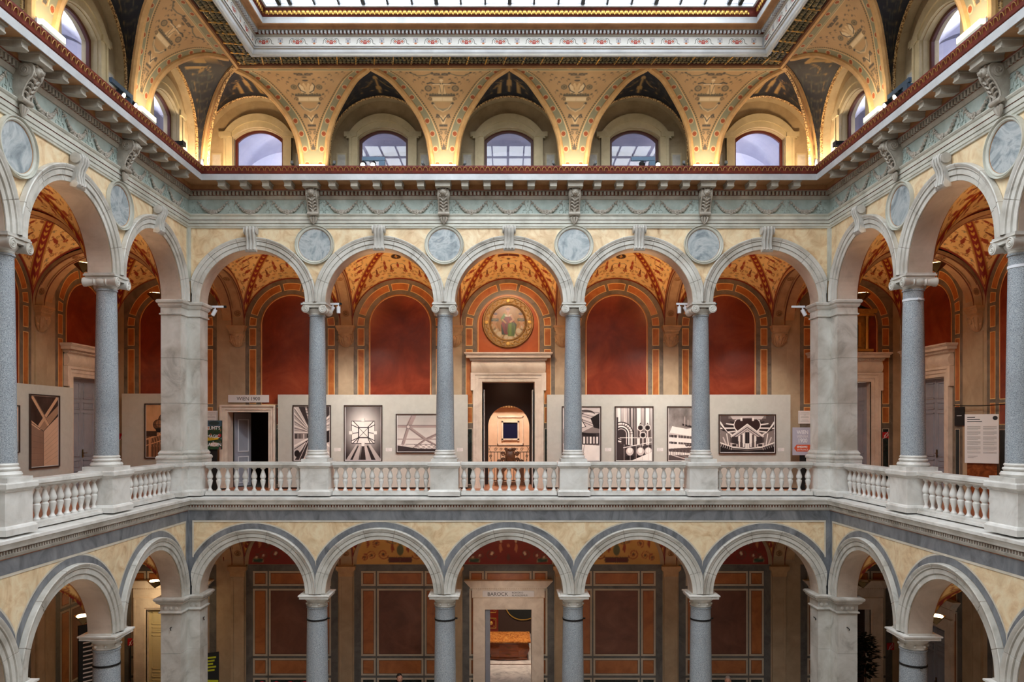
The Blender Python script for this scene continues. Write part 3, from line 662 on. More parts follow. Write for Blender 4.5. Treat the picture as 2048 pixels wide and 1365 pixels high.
for w, fr, sg, cols, axs in fr_all():
    n = 0
    for k, x in enumerate(cols):
        xx = x if w == 'back' else sg * x
        if w == 'back':
            dd = ('nearest the WIEN 1900 doorway side', 'just left of the middle arch', 'just right of the middle arch', 'last toward the right corner')[k]
            console(fr, xx, f'grey lion-headed console on the back frieze, {dd}'); rounddisc(fr, xx, f'round grey marble disc in moulded ring, back arcade, {dd}')
        else:
            console(fr, xx, f'{ORD[k]} lion-headed console from the back corner on the {w} frieze')
            if k < 2: rounddisc(fr, xx, f'{ORD[k]} round grey marble disc from the back corner, {w} arcade')
    gx = []
    for cx in axs:
        c0 = cx
        if w == 'back': c0 = 6.38 * (1 if cx > 0 else -1) if abs(cx) > 5 else cx
        gx += [c0 - .925, c0, c0 + .925]
    if w != 'back': gx = gx[:9]
    for i, x in enumerate(sorted(gx) if w == 'back' else sorted(gx, reverse=True)):
        lab = f'{ORD[i]} fruit garland from the left on the back frieze' if w == 'back' else f'{ORD[i]} fruit garland from the back corner on the {w} frieze'
        t = Thing('garland', lab, 'garland', (x if w == 'back' else sg * x, 0, 7.05), fr, 'stone fruit garlands on the green frieze')
        f = put('festoon', GM, parent=t.o); f.matrix_local = Matrix.Identity(4); f = put('rosette', GF, parent=t.o); f.matrix_local = Matrix.Identity(4)

# ------------------------------------------------------------------ clerestory and cove
PB, PT, ZB, ZT = .10, 1.26, 7.95, 1.98
def cove(th): return PB + PT * (1 - cos(th)), ZB + ZT * sin(th)
LT = np.radians([0, 8.4, 24, 38.7, 56.2, 71.4, 86, 90]); LW = [1.32, 1.29, 1.22, 1.03, .684, .393, 0.0, 0.0]
_tt = np.linspace(0, pi / 2, 200); _lw = np.interp(_tt, LT, LW)
_lw = np.convolve(np.pad(_lw, 10, 'edge'), np.ones(21) / 21, 'valid'); _lw[-6:] = np.minimum(_lw[-6:], np.linspace(_lw[-6], 0, 6))
def lw(th): return np.interp(th, _tt, _lw)
RA = 1.74                                    # metres of arc per radian
# --- painted spandrel (one bay wide, centred on a column)
def spandrel_board(kind):
    tan, tan2, sage, cr, rd, dk = (196, 160, 116), (178, 142, 96), (146, 142, 114), (226, 198, 150), (138, 58, 30), (84, 70, 56)
    c = CV(-1.6, 1.6, 0, 2.735, 115, sage); c.mir = True
    th = np.linspace(0, pi / 2, 60); bd = [(float(1.6 - lw(t)), float(t * RA)) for t in th]
    # inner field outline
    inner = [(max(.0, x - .245 - .02 * (y / 2.7)), y) for x, y in bd if .42 < y < 2.46]
    inner = [(0, .42)] + inner + [(inner[-1][0], 2.46), (0, 2.46)]
    c.poly(inner, tan); c.line(inner[1:-1] + [(0, 2.46)], .02, cr); c.line([(max(0, x - .05), y - .02) for x, y in inner[1:-1]], .045, (186, 146, 96))
    g = [(max(0, x - .055), y - .02) for x, y in inner[2:-1]]
    L = 0
    for a, b in zip(g[:-1], g[1:]):
        d = math.hypot(b[0] - a[0], b[1] - a[1]); k = max(1, int(d / .055))
        for i in range(k): c.circ(a[0] + (b[0] - a[0]) * i / k, a[1] + (b[1] - a[1]) * i / k, .017, (84, 84, 70))
    c.line(bd, .075, (206, 150, 86)); c.line([(x - .045, y) for x, y in bd], .018, cr)
    # rosettes along the border
    acc = 0; last = None
    mid = [(x - .135, y) for x, y in bd if y > .1]
    for p in mid:
        if last is None or math.hypot(p[0] - last[0], p[1] - last[1]) > .30 and p[1] < 2.5:
            c.circ(p[0], p[1], .066, cr); c.circ(p[0], p[1], .05, rd); c.flower(p[0], p[1], .036, (176, 92, 44), (120, 50, 28), 6); last = p
    c.rect(0, 2.49, 1.7, 2.735, sage); c.line([(0, 2.50), (1.6, 2.50)], .016, cr); c.line([(0, 2.705), (1.6, 2.705)], .03, (214, 168, 104))
    for k in (.21, .63, 1.05, 1.45): c.circ(k, 2.6, .066, cr); c.circ(k, 2.6, .05, rd); c.flower(k, 2.6, .036, (176, 92, 44), (120, 50, 28), 6)
    c.rect(0, 0, .3, .07, (214, 168, 104))
    G, H, LT_, W = (120, 104, 82), (92, 84, 74), (226, 198, 152), (236, 216, 178)
    # grotesque ornament up the middle axis
    c.poly([(0, .60), (.05, .46), (0, .44)], H); c.poly([(0, .44), (.055, .44), (0, .58)], H)
    c.line([(0, .62), (.07, .74), (.10, .70)], .02, G); c.scroll(.06, .80, .045, 1, 0, .018, G); c.rect(0, .86, .09, .89, G); c.rect(0, .94, .10, .985, H)
    c.poly([(0, 1.0), (.03, 1.0), (.09, 1.16), (.05, 1.2), (0, 1.12)], LT_); c.line([(0, 1.05), (.05, 1.13), (.14, 1.2), (.17, 1.14)], .022, H); c.scroll(.13, 1.16, .05, 1, 1, .02, H)
    c.ell(0, 1.42, .22, .14, (150, 140, 118)); c.ell(0, 1.46, .19, .12, tan); c.line([(0, 1.27), (.12, 1.33), (.23, 1.46)], .022, LT_); c.circ(.24, 1.47, .03, H)
    c.rect(0, 1.50, .27, 1.64, (196, 168, 124)); c.rect(0, 1.525, .24, 1.62, W); c.scroll(.29, 1.57, .05, 1.1, 0, .022, G); c.line([(0, 1.66), (.3, 1.66)], .03, H)
    for k in range(5): c.ell(.04 + .06 * k, 1.69 + .01 * (k % 2), .03, .025, (108, 100, 84))
    if kind == 0:   # two confronted swans
        c.poly([(0, 1.7), (.06, 1.7), (.05, 1.86), (.09, 1.98), (.05, 2.03), (0, 1.9)], LT_); c.poly([(.03, 1.72), (.14, 1.74), (.2, 1.88), (.16, 2.0), (.08, 1.9), (.06, 1.8)], W); c.line([(.05, 1.74), (.15, 1.8), (.2, 1.93), (.15, 2.02)], .025, H)
        c.circ(.3, 1.9, .075, (116, 106, 88)); c.flower(.3, 1.9, .06, (146, 130, 100), (90, 80, 64), 7); c.ell(0, 2.1, .07, .03, H)
    else:           # draped figure with spread wings
        c.poly([(0, 1.7), (.1, 1.7), (.06, 1.9), (.05, 2.02), (0, 2.06)], LT_); c.line([(.02, 1.72), (.055, 1.95)], .014, G); c.line([(.03, 2.0), (.14, 1.98), (.25, 2.03), (.33, 2.0)], .045, H); c.line([(.05, 1.98), (.2, 1.97)], .03, W); c.circ(0, 2.1, .045, W)
        c.ring(.32, 1.86, .07, .035, (112, 102, 86)); c.circ(.32, 1.86, .045, (150, 132, 102)); c.ell(.17, 1.88, .03, .02, G)
        c.line([(.2, 2.36), (.38, 2.27), (.55, 2.26), (.7, 2.38)], .035, (120, 112, 90)); c.circ(.2, 2.38, .03, H); c.circ(.7, 2.39, .03, H)
    for k in range(4): c.circ(.045 + .05 * k, 2.33 + .012 * (k % 2), .032, (98, 86, 74))
    c.rect(0, 2.27, .17, 2.30, H); c.ell(0, 2.21, .06, .03, G)
    for x, y in ((.42, 2.05), (.5, 2.2), (.6, 2.32), (.78, 2.38), (.34, 2.2), (.46, 1.8), (.36, 1.7), (.92, 2.42), (.62, 2.12), (.2, 2.14)): c.ell(x, y, .035, .02, G, .6); c.line([(x, y), (x + .05, y - .04), (x + .03, y - .08)], .01, G)
    c.noise(3.5); return c
SB = [spandrel_board(0), spandrel_board(1)]
def spandrel_mesh(kind, lo, hi, nu=180, nv=170):
    """lo, hi: how far the surface may reach along the wall, as functions of the projection p"""
    th = np.linspace(0, pi / 2, nv); P = np.zeros((nu, nv, 3)); C = np.zeros((nu, nv, 3)); t = np.linspace(-1, 1, nu)
    for j, a in enumerate(th):
        p, z = cove(a); h = 1.6 - lw(a); u = np.clip(t * h, lo(p), hi(p)); P[:, j] = np.stack([u, np.full(nu, -p), np.full(nu, z)], -1); C[:, j] = SB[kind].at(u, np.full(nu, a * RA))
    return cmesh('spandrel', P, C, 'covepaint')
# --- blue web boards
def web_board(kind):
    g, g2, g3, bg = (134, 104, 58), (92, 78, 54), (164, 130, 78), (22, 24, 34)
    c = CV(0, 1, 0, 1, 200, bg); c.w  # k along, j across (0 = cove edge, 1 = wall arch)
    for i in range(60):
        x, y = rng.uniform(.02, .98), rng.uniform(.05, .95); c.ell(x, y, .012, .03, (44, 50, 52), rng.uniform(0, 3))
    c.X = np.abs(c.X - .5)
    for k in range(10): x = .08 + .04 * k; c.scroll(x, .42 + .22 * (-1) ** k, .022, 1.3, k, .006, g2); c.line([(x, .82), (x + .015, .55), (x, .25)], .005, g2); c.circ(x + .012, .62, .009, g); c.ell(x + .02, .3 + .1 * (k % 3), .008, .02, g2, k); c.ell(x + .005, .75, .007, .02, g, -k)
    if kind % 2 == 0:
        c.poly([(0, .86), (.008, .84), (.012, .5), (.005, .35), (.008, .24), (0, .22)], g3); c.line([(0, .24), (.02, .16)], .006, g)
        c.poly([(.040, .88), (.056, .84), (.050, .56), (.046, .44), (.04, .46), (.036, .62)], g3); c.circ(.043, .39, .008, g3); c.line([(.045, .48), (.06, .42), (.07, .36)], .008, g); c.line([(.042, .48), (.024, .40)], .007, g); c.poly([(.045, .48), (.07, .52), (.085, .62), (.055, .6)], g)
    else:
        c.poly([(0, .9), (.008, .88), (.012, .7), (.004, .6), (.009, .48), (.012, .36), (0, .34)], g3)
        c.line([(.022, .46), (.036, .55), (.056, .61), (.08, .57)], .013, g); c.line([(.036, .54), (.05, .42), (.07, .4)], .008, g2); c.circ(.034, .78, .011, g); c.flower(.034, .78, .011, g3, g2)
    c.noise(3); return c
WB = [web_board(0), web_board(1)]
def resample(pts, n):
    p = np.array(pts, float); s = np.concatenate([[0], np.cumsum(np.linalg.norm(np.diff(p, axis=0), axis=1))]); q = np.linspace(0, s[-1], n)
    return np.stack([np.interp(q, s, p[:, k]) for k in range(3)], -1)
def edge_col(cx, sg, lim=None, n=60):
    """edge of the spandrel of column cx on side sg, base -> apex; stops at the corner line lim(p)"""
    out = []
    for a in np.linspace(0, pi / 2 * .985, n):
        p, z = cove(a); x = cx + sg * (1.6 - lw(a))
        if lim is not None and sg * (x - lim(p)) > 0:
            out.append((lim(p), -p, z)); break
        out.append((x, -p, z))
    return out
def edge_corner(lim, n=60, top=None):
    out = []
    for a in np.linspace(0, pi / 2, n):
        p, z = cove(a); out.append((lim(p), -p, z))
        if top is not None and z >= top: break
    return out
ZA, RW = 8.66, 1.29          # wall, web edge, centre and radius of the wall arch
def build_clerestory(w, fr, colsx, lim_lo, lim_hi, labels, nbay):
    """colsx sorted along local x; lim_* are corner lines (functions of p) or None"""
    # spandrels
    wall = MB(); ribs = MB(); webs = []; YW, YA = (.56, .28) if w == 'back' else (.22, .02)
    for k, cx in enumerate(colsx):
        lo = (lambda p, c=cx: lim_lo(p) - c) if lim_lo and k == 0 else (lambda p: -1.6)
        hi = (lambda p, c=cx: lim_hi(p) - c) if lim_hi and k == len(colsx) - 1 else (lambda p: 1.6)
        put_x(w, fr, spandrel_mesh(k % 2, lo, hi), cx)
    bays = []
    if lim_lo: bays.append((None, colsx[0]))
    bays += list(zip(colsx[:-1], colsx[1:]))
    if lim_hi: bays.append((colsx[-1], None))
    for bi, (a, b) in enumerate(bays):
        if a is None: L = edge_corner(lim_lo); Rr = edge_col(b, -1, lim_lo); xc = -6.38 if w == 'back' else 1.5; L = [q for q in L if q[2] <= Rr[-1][2] + .004]
        elif b is None: L = edge_col(a, 1, lim_hi); Rr = edge_corner(lim_hi); xc = 6.38 if w == 'back' else -1.5; Rr = [q for q in Rr if q[2] <= L[-1][2] + .004]
        else: L = edge_col(a, 1); Rr = edge_col(b, -1); xc = (a + b) / 2
        n = 60; top = np.concatenate([resample(L, n), resample(Rr, n)[::-1][1:]])
        wl = [(xc - RW, YA, 7.9)] + [(xc - RW * cos(t), YA, ZA + RW * sin(t)) for t in np.linspace(0, pi / 2, 40)]
        wr = [(2 * xc - x, y, z) for x, y, z in wl]
        bot = np.concatenate([resample(wl, n), resample(wr, n)[::-1][1:]])
        J = 34; P = np.zeros((2 * n - 1, J, 3)); u = np.linspace(0, 1, J)[None, :, None]
        P[:] = top[:, None] * (1 - u) + bot[:, None] * u; P[..., 2] += .05 * np.sin(pi * u[..., 0]) * np.clip(1 - np.abs(np.linspace(-1, 1, 2 * n - 1)), 0, 1)[:, None]
        kk, jj = np.meshgrid(np.linspace(0, 1, 2 * n - 1), np.linspace(0, 1, J), indexing='ij')
        webs.append(cmesh('web', P, WB[(bi + nbay) % 2].at(kk, jj), 'covepaint'))
        for e in (L, Rr):
            ribs.tube(e, .072, 'ribtan', 8); e2 = [(x, y + .055, z - .03) for x, y, z in e]; ribs.tube(e2, .03, 'ribdot', 6)
        arc = [tuple(p) for p in bot]; ribs.tube([(x, y - .015, z) for x, y, z in arc], .035, 'ribdot', 6)
        # soffit of the wall arch, then the window wall
        for p, q in zip(arc[:-1], arc[1:]): wall.quad(p, q, (q[0], YW, q[2]), (p[0], YW, p[2]), 'clere')
        ho, zs_, rise = .625, 9.0, .25; rr = (ho * ho + rise * rise) / (2 * rise); zc = zs_ + rise - rr; a0 = math.asin(ho / rr)
        op = [(xc - ho, 8.0)] + [(xc + rr * sin(-a0 + 2 * a0 * i / 20), zc + rr * cos(-a0 + 2 * a0 * i / 20)) for i in range(21)] + [(xc + ho, 8.0)]
        bz = 10.1
        for (x0, z0), (x1, z1) in zip(op[1:-1][:-1], op[1:-1][1:]): wall.quad((x0, YW, z0), (x1, YW, z1), (x1, YW, bz), (x0, YW, bz), 'clere')
        for s, xe in ((-1, xc - ho), (1, xc + ho)):
            wall.quad((xe, YW, 7.88), (xc + s * 1.62, YW, 7.88), (xc + s * 1.62, YW, bz), (xe, YW, bz), 'clere')
        wall.quad((xc - ho, YW, 7.88), (xc + ho, YW, 7.88), (xc + ho, YW, 8.0), (xc - ho, YW, 8.0), 'clere')
        for (x0, z0), (x1, z1) in zip(op[:-1], op[1:]): wall.quad((x0, YW, z0), (x1, YW, z1), (x1, YW + .3, z1), (x0, YW + .3, z0), 'casing')
        for s in (-1, 1): wall.box(xc + s * 1.06 - .13, xc + s * 1.06 + .13, YW - .02, YW, 8.02, 8.62, 'casing'); wall.box(xc + s * 1.06 - .1, xc + s * 1.06 + .1, YW - .025, YW, 8.06, 8.58, 'stucco_grey')
        # window: casing, red frame, pane
        t = Thing('window_%d' % (nbay + bi + 1), labels[bi], 'window', (xc, YW, 8.0), fr, 'arched clerestory windows', kind='structure')
        cs = MB()
        for s in (-1, 1):
            cs.box(min(xc + s * .64, xc + s * .86), max(xc + s * .64, xc + s * .86), YW - .07, YW, 7.95, 9.02, 'casing'); cs.box(min(xc + s * .86, xc + s * .80), max(xc + s * .86, xc + s * .80), YW - .09, YW, 7.95, 9.02, 'casing')
            cs.box(min(xc + s * .66, xc + s * .98), max(xc + s * .66, xc + s * .98), YW - .10, YW, 9.02, 9.14, 'casing')
        ra = 1.0; zc2 = 9.60 - ra; aa = math.asin(.93 / ra)
        pr = [(rr + .03, 0, zc), (rr + .05, -.06, zc)]
        ring = []
        for i in range(25):
            f = -1 + 2 * i / 24; ang = f * a0; inn = (xc + (rr + .02) * sin(ang), (zc + (rr + .02) * cos(ang)))
            ag = f * aa; out_ = (xc + ra * sin(ag), zc2 + ra * cos(ag)); md = ((inn[0] * .55 + out_[0] * .45), (inn[1] * .55 + out_[1] * .45))
            ring.append([(inn[0], YW, inn[1]), (inn[0], YW - .06, inn[1]), (md[0], YW - .06, md[1]), (md[0], YW - .09, md[1]), (out_[0], YW - .10, out_[1]), (out_[0], YW, out_[1])])
        cs.grid(ring, 'casing'); t.part('casing', cs)
        f = MB(); yf = YW + .12
        for (x0, z0), (x1, z1) in zip(op[:-1], op[1:]):
            c0 = ((x0 - xc) * .9 + xc, z0 - .06 * (z0 > 8.5)); c1 = ((x1 - xc) * .9 + xc, z1 - .06 * (z1 > 8.5))
            f.quad((x0, yf, z0), (x1, yf, z1), (c1[0], yf, c1[1]), (c0[0], yf, c0[1]), 'winred'); f.quad((c0[0], yf, c0[1]), (c1[0], yf, c1[1]), (c1[0], yf + .06, c1[1]), (c0[0], yf + .06, c0[1]), 'winred')
        t.part('window_frame', f)
        g = MB(); g.add([(x, yf + .04, z) for x, z in op], [tuple(range(len(op)))], 'window_glass'); t.part('pane', g, smooth=0)
        # the vaulted passage behind, one plain groin vault to each window
        put_v(fr, xc, YW)
    struct('wall_clerestory_' + w, wall, fr)
    r = struct('ceiling_cove_' + w, ribs, fr)
    for me in webs: put('web', me, parent=r).matrix_local = Matrix.Identity(4)
    for me, cx in SPN: put('spandrel', me, parent=r).matrix_local = Matrix.Translation((cx, 0, 0))
    SPN.clear()
SPN = []
def put_x(w, fr, me, cx): SPN.append((me, cx))
def groin(w, d, zs, h, n=48):
    x = np.linspace(-1, 1, n + 1); X, Y = np.meshgrid(x, x, indexing='ij'); m = np.minimum(np.abs(X), np.abs(Y))
    return np.stack([X * w / 2, Y * d / 2, zs + h * np.sqrt(np.clip(1 - m ** 2, 0, 1))], -1), X, Y
PV = None
def put_v(fr, xc, YW):
    global PV
    if PV is None:
        P, X, Y = groin(3.2, 2.6, 8.35, 1.35, 32); P[..., 1] += 1.62; PV = MB(); PV.grid([[tuple(q) for q in r] for r in P], 'lavender'); PV = PV.mesh('vault')
    o = put('ceiling_passage_vault', PV, fr); o.matrix_world = fr @ Matrix.Translation((xc, YW, 0)); tag(o, kind='structure')
lbB = [f'{o} arched clerestory window from the left above the back cornice' for o in ORD[:5]]
build_clerestory('back', BACK, CB, lambda p: -XC + SH + p, lambda p: XC - SH - p, lbB, 0)
SX = [-3.32, -6.52, -9.72, -12.92]
build_clerestory('left', LEFTC, sorted(SX), None, lambda p: -p, [f'{o} arched clerestory window from the back corner, left side' for o in (ORD[3], ORD[2], ORD[1], ORD[0])], 5)
build_clerestory('right', RIGHTC, [-x for x in SX], lambda p: p, None, [f'{o} arched clerestory window from the back corner, right side' for o in ORD[:4]], 9)
# groin ribs in the two corners of the cove
for sg in (-1, 1):
    m = MB(); rows = []
    for a in np.linspace(-.05, pi / 2, 30):
        p, z = cove(a); q = p + .05; d = .17 - .04 * a / 1.57
        rows.append([(sg * (XC - SH - q) + sg * s, -q + s, z - (0.02 if abs(s) < .07 else 0)) for s in (-d, -d * .8, -.06, -.03, .03, .06, d * .8, d)])
    m.grid(rows, 'ribtan')
    for k in (0, 7): m.tube([r[k] for r in rows], .032, 'ribdot', 6)
    m.tube([r[3] for r in rows], .02, 'ochre', 5); struct('ceiling_groin_rib_%s' % ('left' if sg < 0 else 'right'), m)
# plain far end of the cove and outer shells that close the building
# --- ceiling mouldings up to the skylight
T = [(1.80, 9.66), (1.84, 9.63), (1.90, 9.62), (1.92, 9.66), (1.93, 9.70), (2.33, 9.70), (2.335, 9.66), (2.36, 9.645), (2.385, 9.66), (2.39, 9.70), (2.41, 9.73), (2.42, 9.78), (2.445, 9.80), (2.45, 9.83), (2.46, 10.03), (2.475, 10.035), (2.49, 10.065), (2.50, 10.07), (2.50, 10.14), (2.57, 10.145), (2.60, 10.18), (2.70, 10.19), (2.71, 10.21), (2.71, 10.34), (2.705, 10.345), (2.72, 10.36), (2.735, 10.40), (2.75, 10.46), (2.79, 10.50), (2.83, 10.505), (2.83, 10.56)]
tm = ['ochre', 'ribtan', 'ochre', 'brownred', 'verde', 'mod_grey', 'corona', 'corona', 'mod_grey', 'corona', 'corona', 'mod_grey', 'corona', 'corona', 'mod_grey', 'mod_grey', 'mod_grey', 'brownred', 'mod_grey', 'ochre', 'ochre', 'ochre', 'corona', 'brownred', 'cyma_red', 'cyma_red', 'cyma_red', 'cyma_red', 'corona', 'corona']
T = [(p - .45, z + .22) for p, z in T]
mb = MB(); sweep_court(mb, T, tm, SH)
court_boxes(mb, 2.05, 2.11, 10.295, 10.355, .042, .085, 'corona', SH)
# woven laurel band under the soffit with gilt ties, gilt leaves on the red moulding
for w, fr, sg, _, _ in fr_all():
    fr = {'back': BACK, 'left': LEFTC, 'right': RIGHTC}[w]; ext = (XC - SH - 1.55) if w == 'back' else 9.0
    n = int((2 * ext if w == 'back' else ext) / .09)
    for i in range(n):
        x = (-ext + i * .09) if w == 'back' else -sg * (1.5 + i * .09)
        for r in range(3): mb.ball((x + (.02 if r % 2 else 0), -1.57 - r * .11, 9.91), (.045, .05, .022), 'laurel', 6, 4, X=fr)
    for i in range(int(n * .09 / .42) + 1):
        x = (-ext + .06 + i * .42) if w == 'back' else -sg * (1.6 + i * .42)
        mb.tube([(x, -1.48, 9.91), (x + .08, -1.88, 9.91)], .02, 'gilt', 5, X=fr)
    for i in range(int((2 * (XC - SH - 2.35) if w == 'back' else 8) / .1)):
        x = (-(XC - SH - 2.35) + i * .1) if w == 'back' else -sg * (2.4 + i * .1)
        mb.ball((x, -2.302, 10.645), (.043, .014, .052), 'gilt', 6, 4, X=fr); mb.ball((x + .05, -2.296, 10.61), (.02, .012, .03), 'gilt', 5, 4, X=fr)
tc_ = struct('trim_3', mb)
# painted rinceau frieze
def frieze_board():
    c = CV(0, .745, 0, .20, 340, (206, 204, 200)); rd, dk, bl, og = (150, 46, 40), (74, 76, 66), (70, 110, 150), (190, 108, 50)
    for s in (-1, 1):
        x = .19 + s * .075; c.ring(x, .10, .052, .009, dk); c.flower(x, .10, .032, rd, (210, 170, 120), 6); c.line([(x - s * .0, .152), (x + s * .05, .165), (x + s * .09, .13), (x + s * .10, .06), (x + s * .15, .04)], .012, dk); c.circ(x + s * .04, .168, .008, bl)
    c.poly([(.155, .04), (.225, .04), (.235, .10), (.145, .10)], rd); c.circ(.19, .1, .035, rd); c.circ(.178, .105, .007, (230, 200, 180)); c.circ(.202, .105, .007, (230, 200, 180)); c.rect(.18, .075, .2, .082, (230, 200, 180))
    for k in range(5): c.line([(.19 + (k - 2) * .012, .13), (.19 + (k - 2) * .018, .18)], .005, dk)
    X = .56; c.ell(X, .11, .009, .03, bl); c.poly([(X - .035, .05), (X, .085), (X + .035, .05), (X, .035)], og)
    for s in (-1, 1):
        for k in range(4): c.line([(X, .06 + .03 * k), (X + s * .035, .085 + .03 * k), (X + s * .052, .075 + .03 * k)], .009, (110, 90, 120) if k % 2 else dk)
    c.line([(0, .006), (.745, .006)], .008, (180, 170, 160)); return c
FB = frieze_board()
FM = board('painted_frieze', FB, 'friezepaint', 0, 10.05, .745, 10.25, 0)
for w, fr, sg, _, _ in fr_all():
    fr = {'back': BACK, 'left': LEFTC, 'right': RIGHTC}[w]
    if w == 'back': xs = [-(XC - SH - 2.01) + i * .745 for i in range(15)]
    elif w == 'left': xs = [-2.01 - .745 * (i + 1) for i in range(11)]
    else: xs = [2.01 + .745 * i for i in range(11)]
    for x in xs: put('painted_frieze', FM, parent=tc_).matrix_local = fr @ Matrix.Translation((x + .005, -2.018, 0))
# skylight: glazing bars and panes
t = Thing('window_14', 'large glazed skylight with dark iron bars over the court', 'skylight', (0, YF / 2, 10.78), BACK, kind='structure')
b = MB(); x0, x1, y0, y1 = -XC + SH + 2.38, XC - SH - 2.38, YF + 2.38, -2.38; zg = 10.78
n = int((x1 - x0) / .53)
for i in range(-n // 2 - 1, n // 2 + 2):
    x = i * .525
    if x0 < x < x1: r = .04 if i % 3 == 0 else .02; b.box(x - r, x + r, y0, y1, zg - .02, zg + .05, 'bar_dark')
for i in range(int((y1 - y0) / 1.1)): y = y1 - .9 - i * 1.1; b.box(x0, x1, y - .03, y + .03, zg - .01, zg + .05, 'bar_dark')
for x in (x0 + .28, x1 - .28): b.box(x - .04, x + .04, y0, y1, zg - .03, zg + .06, 'leaf_dark')
t.part('glazing_bars', b)
g = MB(); g.quad((x0, y0, zg + .06), (x1, y0, zg + .06), (x1, y1, zg + .06), (x0, y1, zg + .06), 'roof_glass'); t.part('pane', g, smooth=0)
# ------------------------------------------------------------------ galleries
GD = 3.65; FU, FL = -.17, -6.4               # depth of the gallery behind the arcade front, floor levels
VZ = 4.62                                    # springing of the upper vaults
LZ = -2.45
# --- painted vault
def vault_board(kind):
    bg, rd, gd, dk, bl, og = (240, 200, 132), (166, 60, 36), (204, 152, 76), (120, 80, 52), (104, 104, 100), (206, 112, 56)
    c = CV(-1.5, 1.5, 0, 1.75, 120, bg); c.mir = True; c.noise(4)
    br = (164, 94, 56)
    if kind == 0:
        c.rect(0, 1.20, .30, 1.34, (104, 44, 32)); c.line([(.3, 1.27), (.5, 1.29), (.62, 1.2), (.9, 1.25)], .025, gd); c.line([(.3, 1.2), (.22, 1.08), (0, 1.05)], .018, gd); c.ell(.16, 1.13, .05, .03, og); c.circ(0, 1.03, .05, dk); c.circ(.48, 1.08, .05, br); c.line([(.48, 1.2), (.48, 1.08)], .012, dk)
    else:
        c.circ(0, 1.16, .135, (52, 34, 30)); c.ring(0, 1.16, .13, .025, (110, 70, 44)); c.ell(0, 1.16, .03, .09, gd); c.line([(0, 1.2), (.06, 1.12)], .02, gd); c.line([(.2, 1.2), (.36, 1.3), (.5, 1.22), (.64, 1.26)], .022, br); c.line([(.4, 1.28), (.42, 1.02)], .014, dk)
    # sirens, candelabra, birds and tendrils
    c.ell(0, .68, .035, .10, rd); c.ell(0, .80, .02, .04, dk); c.line([(0, .58), (.06, .52), (.12, .58)], .018, br); c.line([(.02, .74), (.14, .78), (.2, .70)], .016, bl)
    for x, y, s in ((.36, .62, 1), (.36, .86, .7), (.80, .52, 1), (1.0, .34, .8)):
        c.poly([(x - .02 * s, y + .16 * s), (x + .03 * s, y + .14 * s), (x + .05 * s, y), (x + .02 * s, y - .12 * s), (x - .05 * s, y - .02 * s)], (158, 62, 34)); c.circ(x, y + .19 * s, .026 * s, br); c.scroll(x + .04 * s, y - .15 * s, .07 * s, 1.2, 1, .02 * s, (150, 84, 40)); c.line([(x + .03 * s, y + .1 * s), (x + .12 * s, y + .15 * s), (x + .13 * s, y + .07 * s)], .018 * s, br)
    for x, y in ((.62, .40), (.20, .42), (.92, .78)):
        c.poly([(x - .012, y + .30), (x + .012, y + .30), (x + .03, y + .06), (x - .03, y + .06)], (120, 52, 30)); c.ell(x, y, .06, .045, rd); c.circ(x, y, .02, gd); c.line([(x - .07, y + .08), (x, y + .05), (x + .07, y + .08)], .014, dk); c.line([(x, y - .04), (x, y - .1)], .01, dk)
    for x, y in ((.12, .28), (.28, .20), (.5, .20), (.44, .34), (.75, .22), (.95, .16), (.7, .86), (.55, .72), (.2, .95), (1.15, .2), (1.2, .1), (.85, .1), (.1, .12), (.34, .08), (.6, .07)):
        c.line([(x - .05, y), (x, y + .035), (x + .06, y + .01)], .014, dk if (x * 100) % 3 < 1.5 else br); c.circ(x + .01, y - .012, .02, og if (y * 100) % 3 < 1.5 else bl)
    for x, y, r in ((.16, .50, .06), (.5, .52, .05), (.7, .62, .05), (1.05, .55, .05), (.3, .32, .05)): c.scroll(x, y, r, 1.2, y * 9, .013, (146, 96, 46))
    return c
VBD = [vault_board(0), vault_board(1)]
def vault_mesh(w, d, zs, h, kind, n=200, lift=0.0, rise=0.0):
    P, X, Y = groin(w, d, zs, h, n); bd = VBD[kind]; P[..., 2] = zs + (P[..., 2] - zs) * (1 + lift * (1 - Y) / 2) + rise * (1 - np.maximum(np.abs(X), np.abs(Y)) ** 1.6)
    ax, ay = np.abs(X), np.abs(Y); M_ = np.maximum(ax, ay); mn = np.minimum(ax, ay); along = np.where(ay >= ax, X * w / 2, Y * d / 2)
    # distance from the outer edge measured over the curved severy
    e = (1 - M_) * (1.55 if rise == 0 else 2.1); C = bd.at(along, e)
    g = (M_ - mn) * 1.4 * np.sqrt(1 / 2.0) * 1.15; gb = (g < .115)[..., None]
    C = np.where(gb, np.array((140, 34, 20.)), C); C = np.where(((g > .085) & (g < .115))[..., None], np.array((186, 130, 56.)), C)
    s = M_ * 16; dot = (g < .04) & (np.abs(s - np.round(s)) < .22); C = np.where(dot[..., None], np.array((214, 160, 66.)), C)
    el = (e < .045)[..., None]; C = np.where(el, np.array((132, 34, 22.)), C); el = ((e > .045) & (e < .075))[..., None]; C = np.where(el, np.array((176, 110, 50.)), C)
    return cmesh('vault', P, C, 'vaultpaint')
VM = [vault_mesh(2.84, 3.17, VZ, 1.40, 0, lift=.065, rise=.62), vault_mesh(2.84, 3.17, VZ, 1.40, 1, lift=.065, rise=.62), vault_mesh(3.2, 3.2, VZ, 1.44, 0, rise=.62)]
VL = [vault_mesh(2.84, 3.17, LZ, 1.32, 0, n=100), vault_mesh(3.2, 3.2, LZ, 1.32, 1, n=100)]
